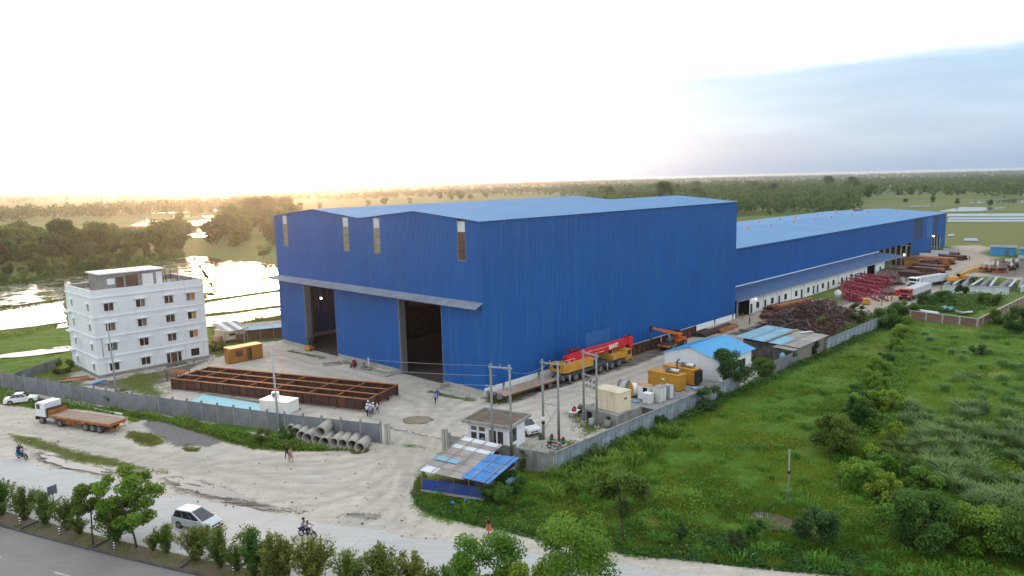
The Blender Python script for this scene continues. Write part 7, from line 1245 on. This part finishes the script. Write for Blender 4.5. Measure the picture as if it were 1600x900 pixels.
def plant_tree(name, lab, cat, parts, p, sc_=1.0, rz=None, group=None, z=0.0, sz=None):
    t = THW(name, lab, cat, V((p[0], p[1], z)), RG.uniform(0, 6.28) if rz is None else rz, group); t.scale = (sc_, sc_, sz or sc_); link('crown', parts[0], t); link('trunk', parts[1], t); return t
def shrub_parts(seed, h, w, n, mat, nb=34):
    # many-stemmed feathery shrub: arching stems fanned from the base, leaflets strung along them
    rg = np.random.default_rng(seed); C = []; A = []; mb = MB()
    for k in range(nb):
        a = rg.uniform(0, 6.283); out = rg.uniform(.1, 1.0)**1.3*w; top = h*rg.uniform(.55, 1.0)*(1-.25*(out/w)**2); b0 = np.array([math.cos(a)*.12, math.sin(a)*.12, 0]); p1 = np.array([math.cos(a)*out*.4, math.sin(a)*out*.4, top*.6]); p2 = np.array([math.cos(a)*out, math.sin(a)*out, top])
        u = rg.random(n//nb)**.6*.9+.1; pts = ((1-u)**2)[:, None]*b0+(2*u*(1-u))[:, None]*p1+(u**2)[:, None]*p2; d = unit((2*(1-u))[:, None]*(p1-b0)+(2*u)[:, None]*(p2-p1)); C.append(pts+rg.normal(size=pts.shape)*.09*(1+h*.1)); A.append(d*.9+rg.normal(size=pts.shape)*.5)
        if k < 12: mb.tube([tuple(b0), tuple((b0+2*p1+p2)/4), tuple(p2*.92)], [.035, .022, .008], 4)
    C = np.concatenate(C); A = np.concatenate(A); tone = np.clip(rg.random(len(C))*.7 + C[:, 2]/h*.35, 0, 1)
    return quads_mesh('crown', leaves(C, rg.uniform(.16, .34, len(C)), .3, .32, A, rg), tone, mat), mb.mesh('trunk', BARK)
# ---- shrubs and trees on the median
SH = [shrub_parts(100+k, 3.0, 1.55, 3600, m) for k, m in enumerate((LEAFO, LEAFM, LEAFO))]
G_SH = 'feathery shrubs planted along the road median'
rows = [(-8, 803, 3.6), (4, 806, 2.6), (-30, 800, 3.4), (39, 813, 2.7), (71, 821, 2.6), (107, 829, 2.6), (180, 847, 3.4), (262, 865, 2.1), (308, 878, 2.7), (346, 887, 2.8), (396, 900, 3.3), (441, 908, 3.3), (489, 914, 3.2), (545, 925, 2.7), (595, 931, 3.4), (652, 938, 3.1), (700, 948, 2.6), (240, 862, 1.3), (125, 836, 1.6), (372, 893, 1.8), (420, 903, 1.7)]
SHL = ['tall feathery median shrub at the left picture edge', 'short feathery median shrub just inside the left picture edge', 'median shrub cut off by the left picture edge', 'feathery median shrub right of the first striped post', 'feathery median shrub left of the road sign', 'feathery median shrub right of the road sign', 'feathery shrub between the slim and the tall median tree', 'narrow upright shrub right of the tallest median tree', 'broad rounded shrub in front of the silver people carrier', 'low shrub right of the one before the silver people carrier', 'feathery shrub beside the farthest striped post', 'tall shrub below the lane dash behind the people carrier', 'feathery shrub below the motorcycle with two riders', 'low shrub at the bottom edge right of the motorcycle with two riders', 'wide fan shaped shrub at the bottom edge midway to the bright trees', 'olive shrub at the bottom edge left of the bright trees', 'shrub at the bottom edge touching the first bright tree', 'tiny sapling at the foot of the tallest median tree', 'small low shrub between the road sign and the slim median tree', 'small sprout between two taller shrubs left of the farthest striped post', 'small sprout right of the farthest striped post']
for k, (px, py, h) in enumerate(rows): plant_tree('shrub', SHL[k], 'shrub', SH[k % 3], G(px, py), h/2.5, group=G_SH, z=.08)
plant_tree('median_tree', 'slim median tree with a bare forked trunk and domed crown', 'tree', tree_parts(201, 5.6, 1.55, .50, 13, 5200, .23, LEAFM, tr=.09), G(145.5, 853), 1.0, 1.0, z=.08)
plant_tree('median_tree', 'tallest median tree with ragged bright green spreading branches', 'tree', tree_parts(205, 7.5, 2.9, .22, 26, 9500, .25, LEAFB, tr=.12, clump=.25), G(214, 857), 1.0, 2.0, z=.08)
plant_tree('median_tree', 'rounded dark green bush under the tall median tree', 'tree', tree_parts(206, 4.2, 1.5, .08, 14, 4200, .22, LEAFM, tr=.09), G(186, 850), 1.0, .4, z=.08)
def med(x): p = road_pt(x, -6.35); return p
plant_tree('median_tree', 'bright green leafy tree rising at the bottom edge left of the taller one', 'tree', tree_parts(211, 6.4, 2.7, .12, 34, 15000, .22, LEAFB, tr=.12, clump=.38), med(-0.5), 1.0, .7, z=.08)
plant_tree('median_tree', 'large bright yellow green tree at the bottom edge of the road', 'tree', tree_parts(213, 9.2, 3.1, .12, 44, 20000, .22, LEAFB, tr=.16, clump=.36), med(5.4), 1.0, 2.9, z=.08)
plant_tree('median_tree', 'low leafy bush between the two big roadside trees', 'tree', tree_parts(214, 5.0, 1.8, .1, 16, 6000, .24, LEAFB, tr=.1), med(2.6), 1.0, 1.9, z=.08)
# ---- single trees and bushes of the right field
for lab, px, py, h, cr_, cb, n, ls, mat, sd in (
    ('slender young tree with a thin straight trunk in the roadside weeds', 974, 845, 6.2, 2.7, .42, 3000, .42, LEAFM, 301), ('dark leafy tree against the white house by the field wall', 1142, 610, 6.0, 3.1, .2, 4600, .40, LEAFD, 302), ('greyish bush leaning on the field wall below the dark tree', 1112, 642, 3.6, 2.0, .05, 2600, .32, LEAFG, 303),
    ('bush covering the corner of the white house', 1190, 590, 3.4, 2.2, .05, 2200, .34, LEAFD, 304), ('dense dark bushy tree at the start of the overgrown bank', 1302, 712, 4.6, 2.6, .12, 5200, .36, LEAFM, 305), ('upper dark tree of the overgrown bank beside the bright bushes', 1340, 676, 4.4, 1.8, .3, 3200, .34, LEAFM, 306), ('broad roadside bush left of the bottom corner thicket', 1268, 850, 3.4, 2.1, .1, 3800, .3, LEAFD, 307),
    ('tall mounded thicket at the right bottom of the field', 1440, 858, 4.8, 2.9, .05, 6000, .34, LEAFM, 308), ('bright creeper covered thicket at the picture corner', 1540, 862, 3.6, 3.0, .02, 5600, .32, LEAFB, 309), ('dark thicket rising at the right picture edge', 1600, 880, 4.2, 2.6, .05, 4200, .32, LEAFM, 310), ('small dark sapling at the road verge', 1150, 862, 2.3, .8, .2, 900, .28, LEAFD, 311), ('small round sapling beside the roadside bush', 1180, 852, 2.4, .8, .15, 900, .28, LEAFM, 312), ('lone small sapling near the road in the weeds', 1062, 850, 1.9, .7, .2, 700, .26, LEAFD, 313),
    ('weedy bush at the right side of the tin shack', 800, 770, 2.2, 1.5, .02, 2400, .26, LEAFM, 314), ('rounded bush below the tin shack corner', 775, 792, 2.0, 1.7, .02, 2600, .26, LEAFM, 315), ('tall pointed weed clump by the shack wall', 817, 735, 2.4, .5, .02, 700, .24, LEAFM, 316), ('dark bush climbing the tin roofed shed wall', 1275, 556, 2.6, 1.2, .05, 1500, .3, LEAFD, 317), ('pale bush at the end of the mossy field wall', 1232, 570, 2.6, 1.4, .05, 1700, .3, LEAFM, 318), ('bush growing through the scrap heap edge', 1288, 520, 3.2, 1.5, .05, 1700, .34, LEAFB, 319), ('dark green creeper covered tree beside the scrap heap', 1340, 508, 4.8, 1.5, .1, 2200, .36, LEAFD, 320),
    ('large bush at the far end of the bluish field wall', 1385, 512, 4.0, 3.0, .02, 3800, .4, LEAFM, 321), ('second bush behind the bluish field wall end', 1412, 495, 3.6, 2.8, .02, 3200, .4, LEAFM, 322), ('dark tree standing at the right picture edge by the brick wall', 1588, 520, 5.0, 3.0, .1, 3800, .42, LEAFD, 323), ('bush in front of the brick wall corner at the picture edge', 1560, 506, 3.0, 2.2, .02, 2400, .36, LEAFM, 324), ('central bush in the overgrown brick plot', 1480, 476, 3.4, 2.6, .02, 2600, .42, LEAFM, 325), ('left bush in the overgrown brick plot', 1450, 480, 2.8, 2.6, .02, 2400, .4, LEAFM, 326), ('right bush in the overgrown brick plot', 1545, 476, 2.6, 2.4, .02, 2200, .4, LEAFM, 327), ('bush by the white girders in the overgrown plot', 1500, 466, 3.0, 2.0, .02, 2000, .4, LEAFD, 328),
    ('yellow green shrub beside the ochre cabin', 340, 548, 2.2, 1.6, .02, 1600, .3, LEAFO, 329), ('bush between the small hut and the long tin lean-to', 385, 528, 2.6, 1.5, .05, 1500, .32, LEAFO, 330), ('bush in the corner behind the side wall of the white building', 100, 583, 2.2, 1.8, .02, 1700, .32, LEAFO, 331), ('climber bush on the forecourt wall behind the steel pole', 178, 632, 2.5, 1.1, .02, 1700, .26, LEAFM, 332), ('second climber bush on the forecourt wall', 190, 630, 2.3, 1.0, .02, 1500, .26, LEAFB, 333), ('bush at the foot of the pole by the concrete pipes', 448, 688, 1.8, 1.2, .02, 1500, .24, LEAFM, 334), ('reddish brown weed bush along the forecourt wall', 415, 690, 1.7, 1.5, .02, 1700, .24, LEAFO, 335),
    ('small feathery bush far up the field near the brick wall', 1530, 556, 1.8, 1.6, .02, 900, .34, LEAFG, 336), ('lone round tree beyond the flooded paddies', 412, 405, 6.2, 3.4, .3, 1300, .6, LEAFM, 337), ('weed bush beside the transformer plinth wall', 1032, 668, 1.7, 1.0, .02, 1200, .24, LEAFM, 338), ('tall grassy weed clump along the field wall', 925, 715, 1.7, 1.4, .02, 1500, .24, LEAFG, 339), ('second tall weed clump along the field wall', 1000, 690, 1.6, 1.3, .02, 1400, .24, LEAFM, 340)):
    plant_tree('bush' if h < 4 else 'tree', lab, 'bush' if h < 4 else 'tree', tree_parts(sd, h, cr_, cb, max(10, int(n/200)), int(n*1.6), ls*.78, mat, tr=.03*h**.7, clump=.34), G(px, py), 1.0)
# overgrown bank across the field: many like bushes
BU = [tree_parts(400+k, 2.2, 1.8, .02, 12, 2600, .25, m, tr=.05, clump=.36) for k, m in enumerate((LEAFB, LEAFB, LEAFB, LEAFM))]
bank = [(1418, 506), (1410, 528), (1400, 548), (1385, 566), (1372, 585), (1360, 602), (1378, 612), (1350, 628), (1368, 640), (1340, 640), (1330, 655), (1362, 668), (1325, 700), (1350, 720), (1372, 745), (1398, 720), (1330, 745), (1352, 768), (1385, 780), (1420, 790), (1455, 800), (1390, 640), (1402, 690), (1470, 830), (1500, 850), (1570, 850), (1515, 820), (1420, 750), (1440, 770)]
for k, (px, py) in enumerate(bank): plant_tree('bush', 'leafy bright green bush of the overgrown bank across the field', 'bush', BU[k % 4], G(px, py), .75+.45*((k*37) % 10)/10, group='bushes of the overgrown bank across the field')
# ---- woods as single trees
TV = [tree_parts(500+k, h, cr_, cb*.45, nc, 2300, ls*1.05, m, tr=.16, clump=cl*1.12) for k, (h, cr_, cb, nc, ls, m, cl) in enumerate(((12, 4.6, .2, 15, 1.0, LEAFD, .42), (10, 5.0, .15, 14, 1.0, LEAFM, .42), (14, 4.4, .25, 16, 1.0, LEAFD, .4), (9, 4.0, .12, 12, .9, LEAFM, .45), (13, 5.4, .2, 18, 1.05, LEAFM, .38), (8, 4.4, .05, 12, .9, LEAFD, .45)))]
def in_poly(pts, n, rg, mind):
    a = np.array(pts); out = []; tries = 0
    while len(out) < n and tries < 20000:
        tries += 1; p = a.min(0)+rg.random(2)*(a.max(0)-a.min(0))
        if sdf(np.array(p[0]), np.array(p[1]), pts) < 0: continue
        if all((p[0]-q[0])**2+(p[1]-q[1])**2 > mind**2 for q in out): out.append(p)
    return out
def wood(poly, n, lab, group, mind, s0, s1, seed, z=0):
    rg = np.random.default_rng(seed)
    for p in in_poly(poly, n, rg, mind): s_ = rg.uniform(s0, s1); plant_tree('tree', lab, 'tree', TV[rg.integers(6)], p, s_, rg.uniform(0, 6.28), group, z, s_*rg.uniform(.85, 1.2))
wood(gp((-70, 452), (0, 446), (60, 437), (130, 429), (200, 421), (240, 413), (285, 402), (290, 397), (240, 403), (130, 413), (0, 428), (-70, 436)), 44, 'low bushy tree at the waterside edge of the wood beyond the flooded paddies', 'low trees at the waterside edge of the wood', 4, .28, .52, 1)
wood(gp((-70, 428), (0, 420), (130, 408), (240, 399), (285, 396), (296, 388), (250, 384), (170, 381), (90, 378), (-70, 379)), 72, 'tall tree in the dark wood beyond the flooded paddies at the far bank', 'trees of the wood across the flooded paddies', 7, .75, 1.35, 21)
wood(gp((335, 386), (380, 384), (450, 386), (470, 345), (455, 332), (360, 332)), 70, 'tree in the sunlit grove left of the warehouse', 'trees of the sunlit grove behind the warehouse corner', 8, 1.0, 1.55, 2)
wood(gp((270, 370), (300, 372), (290, 352), (262, 350)), 8, 'small tree between the bright flooded fields', 'trees between the bright flooded fields', 8, .6, 1.0, 3)
wood(gp((920, 318), (1000, 330), (1150, 351), (1230, 341), (1310, 327), (1385, 305), (1395, 297), (1300, 296), (1100, 298), (930, 302)), 92, 'tree in the big wood rising behind the long shed', 'trees of the big wood behind the long shed', 12, 1.1, 1.75, 4)
for k, (px, py, s_) in enumerate(((1405, 305, .9), (1424, 304, 1.0), (1445, 303, .9), (1458, 313, .55), (1480, 304, 1.1), (1505, 303, .9), (1540, 300, 1.0), (1572, 303, 1.3), (1457, 318, .45), (1547, 321, .55), (1590, 298, 1.2), (1415, 316, .5), (600, 320, 1.2), (640, 318, .8), (687, 313, 1.2), (705, 312, 1.4), (720, 312, 1.3), (735, 311, 1.1), (760, 309, .9), (575, 322, .8), (470, 330, .8), (500, 326, .9), (860, 305, .8), (895, 303, .8), (790, 306, .8), (1496, 318, .5))):
    plant_tree('tree', 'scattered lone tree on the open plain behind the sheds', 'tree', TV[k % 6], G(px, py), s_, group='scattered trees on the open plain')
# ---- far woods that read as one mass
def far_wood(name, spec, seed):
    rg = np.random.default_rng(seed); Cs, Ss, Ts = [], [], []
    for az0, az1, d0, d1, n, h, thr in spec:
        az = np.radians(rg.uniform(az0, az1, n)); d = np.sqrt(rg.uniform(d0*d0, d1*d1, n)); x = np.sin(az)*d; y = np.cos(az)*d
        ok = fbm(x*.0022, y*.0045, 3, 31) > thr; x, y, d = x[ok], y[ok], d[ok]; k = 26; m = len(x); hh = h*rg.uniform(.6, 1.25, m); q = unit(rg.normal(size=(m, k, 3)))*rg.random((m, k, 1))**.4
        w = 5.5*(1+d/9000); C = np.stack([x[:, None]+q[..., 0]*w[:, None], y[:, None]+q[..., 1]*w[:, None], hh[:, None]*(.52+.46*q[..., 2])], -1); Cs.append(C.reshape(-1, 3)); Ss.append(np.repeat(2.6*(1+d/5000), k)); Ts.append((rg.random((m, 1))*.6+rg.random((m, k))*.4).ravel())
    C = np.concatenate(Cs); tag(link(name, quads_mesh(name, leaves(C, np.concatenate(Ss), .3, .9, rg=rg), np.concatenate(Ts), LEAFD)), kind='stuff')
far_wood('far_treeline', [(-42, 46, 2400, 7500, 5200, 13, .38), (-42, 46, 6000, 9500, 2500, 14, .1), (-40, -18, 950, 1500, 900, 13, .46), (-20, 8, 1500, 2600, 900, 11, .48), (4, 46, 1000, 2600, 3200, 13, .36), (30, 46, 900, 1300, 260, 12, .5)], 5)
far_wood('far_wood', [(6, 25, 560, 1250, 1500, 14, .2)], 6)
# ---- grass, weeds, reeds
def ground_z(x, y):
    return np.zeros_like(x)-0.02
def screen_pts(poly, n, rg, power=1.0):
    a = np.array(poly, float); out = []
    while sum(len(o) for o in out) < n:
        p = a.min(0)+rg.random((n*2, 2))*(a.max(0)-a.min(0)); p = p[sdf(p[:, 0], p[:, 1], poly) > 0]; out.append(p)
    p = np.concatenate(out)[:n]; dx = (p[:, 0]-800)/FPX; dy = (p[:, 1]-450)/FPX; D = np.array(c_fwd)+np.array(c_right)*dx[:, None]-np.array(c_up)*dy[:, None]; t = -CAMH/D[:, 2]; return D[:, 0]*t, D[:, 1]*t
def not_on_things(x, y):
    # keep blades off the yard side of the field wall and off the pale road
    s = (x-C0.x)*SX.x+(y-C0.y)*SX.y; t = (x-C0.x)*SY.x+(y-C0.y)*SY.y; return ~((s > -15.5) & (s < 84) & (t > -26.3)) & ~((s > 92) & (s < 140) & (t > -41) & (t < -24.5))
FIELD = [(648, 786), (700, 806), (760, 820), (841, 838), (979, 862), (1100, 874), (1222, 888), (1332, 898), (1420, 906), (1610, 930), (1790, 955), (1790, 480), (1600, 485), (1527, 514), (1420, 500), (1360, 520), (1240, 572), (1100, 640), (960, 696), (850, 735), (800, 760), (750, 790), (660, 772)]
def tufts(name, x, y, h, nb, wd, mat, rg, lean=.5, z=None, tone=None):
    n = len(x); X_ = np.repeat(x, nb)+rg.normal(size=n*nb)*.10; Y_ = np.repeat(y, nb)+rg.normal(size=n*nb)*.10; H_ = np.repeat(h, nb)*rg.uniform(.6, 1.1, n*nb); a = rg.uniform(0, 6.283, n*nb); l = H_*lean*rg.random(n*nb); z0 = np.zeros(n*nb)-.04
    w = wd*rg.uniform(.7, 1.3, n*nb); b0 = np.stack([X_-np.sin(a)*w/2, Y_+np.cos(a)*w/2, z0], -1); b1 = np.stack([X_+np.sin(a)*w/2, Y_-np.cos(a)*w/2, z0], -1); tp = np.stack([X_+np.cos(a)*l, Y_+np.sin(a)*l, H_], -1)
    tn = fbm(X_*.13, Y_*.13, 4, 77) if tone is None else np.repeat(tone, nb); tn = np.clip((tn-.5)*2.0+.5+rg.normal(size=n*nb)*.16, 0, 1)
    tag(link(name, quads_mesh(name, np.stack([b0, b1, tp], 1).reshape(-1, 3), tn, mat, 3)), kind='stuff')
rg = np.random.default_rng(12)
x, y = screen_pts(FIELD, 130000, rg); ok = not_on_things(x, y); x, y = x[ok], y[ok]; hn = fbm(x*.22, y*.22, 4, 41); tufts('field_grass', x, y, .10+.55*np.clip(hn-.30, 0, 1), 3, .10, GRASS, rg)
x, y = screen_pts(FIELD, 70000, rg); ok = not_on_things(x, y) & (fbm(x*.16, y*.16, 4, 55) > .52); x, y = x[ok], y[ok]; hm = np.clip(fbm(x*.35, y*.35, 4, 66)-.3, 0, 1); C = np.stack([x, y, hm*1.1*rg.random(len(x))+.05], -1)
tag(link('field_weeds', quads_mesh('field_weeds', leaves(C, rg.uniform(.12, .27, len(x)), .7, .7, rg=rg), np.clip(fbm(x*.2, y*.2, 4, 88)*1.2-.3+rg.normal(size=len(x))*.2, 0, 1), LEAFB)), kind='stuff')
# low weedy strip along the road edge and field wall
x, y = screen_pts([(640, 770), (655, 795), (700, 812), (760, 826), (841, 844), (979, 867), (1100, 880), (1222, 893), (1332, 903), (1420, 915), (1420, 870), (1222, 852), (1000, 815), (841, 790), (720, 785)], 26000, rg); C = np.stack([x, y, rg.random(len(x))*.45*np.clip(fbm(x*.5, y*.5, 3, 9)*2-.5, .1, 1)], -1)
tag(link('verge_weeds', quads_mesh('verge_weeds', leaves(C, rg.uniform(.14, .30, len(x)), .7, .7, rg=rg), np.clip(fbm(x*.3, y*.3, 3, 18)+rg.normal(size=len(x))*.2, 0, 1), LEAFM)), kind='stuff')
s_ = rg.uniform(-15, 84, 9000); t_ = -26.1-np.abs(rg.normal(size=9000))*.9; hh = np.clip(fbm(s_*.25, t_*.4, 3, 5)*2.4-.55, .1, 1.6); x = C0.x+SX.x*s_+SY.x*t_; y = C0.y+SX.y*s_+SY.y*t_; C = np.stack([x, y, rg.random(9000)*hh], -1)
tag(link('wall_weeds', quads_mesh('wall_weeds', leaves(C, rg.uniform(.2, .42, 9000), .5, .6, rg=rg), np.clip(rg.random(9000)*.8, 0, 1), LEAFM)), kind='stuff')
# reeds: arching clumps of tall grey green grass
def reed_clumps(name, poly, n, h, nb, seed, mat=None):
    q = np.random.default_rng(seed); cx, cy = screen_pts(poly, n*2, q); ok = not_on_things(cx, cy); cx, cy = cx[ok][:n], cy[ok][:n]; n = len(cx); r = q.uniform(.35, 1.1, n); k = np.repeat(np.arange(n), nb); a = q.uniform(0, 6.283, n*nb); d = q.random(n*nb)**.7; x = cx[k]+np.cos(a)*d*r[k]; y = cy[k]+np.sin(a)*d*r[k]; H_ = h*q.uniform(.5, 1.15, n)[k]*q.uniform(.5, 1.0, n*nb); a2 = a+q.normal(size=n*nb)*.6
    l1 = H_*.22*q.random(n*nb); l2 = H_*(.35+.55*q.random(n*nb)); w = .032*q.uniform(.7, 1.4, n*nb); side = np.stack([-np.sin(a2), np.cos(a2), np.zeros_like(a2)], -1)*w[:, None]; P0 = np.stack([x, y, np.zeros_like(x)-.05], -1); P1 = np.stack([x+np.cos(a2)*l1, y+np.sin(a2)*l1, H_*.72], -1); P2 = np.stack([x+np.cos(a2)*l2, y+np.sin(a2)*l2, H_*.95], -1)
    tn = np.clip(q.random(n)[k]*.7+q.normal(size=n*nb)*.15+.15, 0, 1); v1 = np.stack([P0-side, P0+side, P1+side, P1-side], 1).reshape(-1, 3); v2 = np.stack([P1-side, P1+side, P2+side*.15, P2-side*.15], 1).reshape(-1, 3)
    tag(link(name, quads_mesh(name, np.concatenate([v1, v2]), np.concatenate([tn, tn]), mat or REED)), kind='stuff')
reed_clumps('reed_bed', [(1415, 640), (1450, 622), (1690, 675), (1720, 850), (1520, 800), (1420, 740), (1395, 690)], 190, 1.8, 130, 91)
reed_clumps('reed_bed', [(1430, 520), (1600, 530), (1640, 650), (1440, 610)], 45, 1.2, 70, 92)
reed_clumps('field_tussocks', FIELD, 420, .85, 40, 94, GRASS)
reed_clumps('tall_grass', [(860, 735), (960, 700), (1040, 665), (1080, 660), (1010, 720), (920, 770), (850, 790)], 120, 1.3, 50, 93, GRASS)
# forecourt and yard grass
def mask_tufts(name, polys, n, h0, h1, mat, wd=.07, nb=4):
    xs, ys = [], []
    for p in polys:
        a = np.array(p); q = a.min(0)+rg.random((n*4, 2))*(a.max(0)-a.min(0)); q = q[(sdf(q[:, 0], q[:, 1], p)+(fbm(q[:, 0]*.5, q[:, 1]*.5, 3, 6)-.5)*1.4) > 0][:n]; xs.append(q[:, 0]); ys.append(q[:, 1])
    x, y = np.concatenate(xs), np.concatenate(ys); tufts(name, x, y, h0+(h1-h0)*fbm(x*.4, y*.4, 3, 8), nb, wd, mat, rg)
mask_tufts('verge_grass', verge[:1], 9000, .12, .5, GRASS, .08); mask_tufts('verge_grass', verge[1:5], 1400, .05, .22, DRYG); mask_tufts('yard_grass', verge[5:], 900, .04, .22, DRYG)
x, y = screen_pts([(0, 612), (100, 630), (195, 643), (300, 662), (400, 684), (460, 694), (545, 705), (470, 705), (400, 699), (330, 684), (250, 660), (195, 650), (100, 636), (0, 628)], 16000, rg); hh = np.clip(fbm(x*.35, y*.35, 3, 19)*2.2-.55, .08, 1.3); C = np.stack([x, y, rg.random(len(x))*hh], -1)
tag(link('verge_weeds', quads_mesh('verge_weeds', leaves(C, rg.uniform(.14, .3, len(x)), .6, .65, rg=rg), np.clip(fbm(x*.3, y*.3, 3, 28)*1.2-.25+rg.normal(size=len(x))*.2, 0, 1), LEAFB)), kind='stuff')
xs = rg.uniform(-62, 12, 5200); of = rg.uniform(-7.2, -5.5, 5200); P_ = np.array([road_pt(float(a), float(b))[:2] for a, b in zip(xs, of)]); ok = fbm(P_[:, 0]*.4, P_[:, 1]*.4, 3, 2) > .46; tufts('median_grass', P_[ok, 0], P_[ok, 1], np.full(ok.sum(), .28), 4, .06, DRYG, rg)
# bunds, brick plot and hedge foot
def weeds_in(name, poly, n, h, ls, mat, noise_thr=.4):
    x, y = screen_pts(poly, n, rg); ok = fbm(x*.2, y*.2, 3, 61) > noise_thr; x, y = x[ok], y[ok]; hm = np.clip(fbm(x*.3, y*.3, 3, 71)*2-.4, .1, 1)*h; C = np.stack([x, y, rg.random(len(x))*hm+.05], -1)
    tag(link(name, quads_mesh(name, leaves(C, ls*rg.uniform(.6, 1.3, len(x)), .6, .7, rg=rg), np.clip(rg.random(len(x)), 0, 1), mat)), kind='stuff')
weeds_in('plot_weeds', [(1425, 486), (1440, 470), (1470, 462), (1575, 464), (1598, 458), (1526, 492)], 7000, 1.4, .4, LEAFM); weeds_in('bank_weeds', [(1425, 500), (1390, 560), (1345, 600), (1290, 690), (1320, 770), (1420, 840), (1600, 870), (1600, 820), (1480, 790), (1390, 740), (1380, 660), (1420, 600), (1440, 520)], 26000, 1.0, .32, LEAFB, .38)
weeds_in('scrap_weeds', [(1300, 512), (1330, 500), (1400, 486), (1420, 500), (1360, 515), (1310, 530)], 3500, 1.6, .42, LEAFM); weeds_in('paddy_bank_weeds', [(330, 520), (345, 508), (440, 488), (440, 505), (395, 515), (350, 530)], 3500, 1.3, .4, LEAFO)
weeds_in('paddy_bank_weeds', [(0, 447), (100, 434), (200, 422), (290, 402), (285, 395), (200, 414), (100, 427), (0, 440)], 5000, 2.2, .9, LEAFM, .2)
for q in ([(0, 482), (102, 467), (102, 470), (0, 486)], [(318, 470), (438, 452.5), (438, 456), (318, 474)], [(318, 491), (440, 476.5), (440, 481), (318, 496)], [(330, 440), (378, 443), (336, 455), (318, 440)], [(0, 519), (104, 504), (104, 510), (0, 530)]): weeds_in('bund_grass', q, 500, .3, .4, LEAFO, .35)
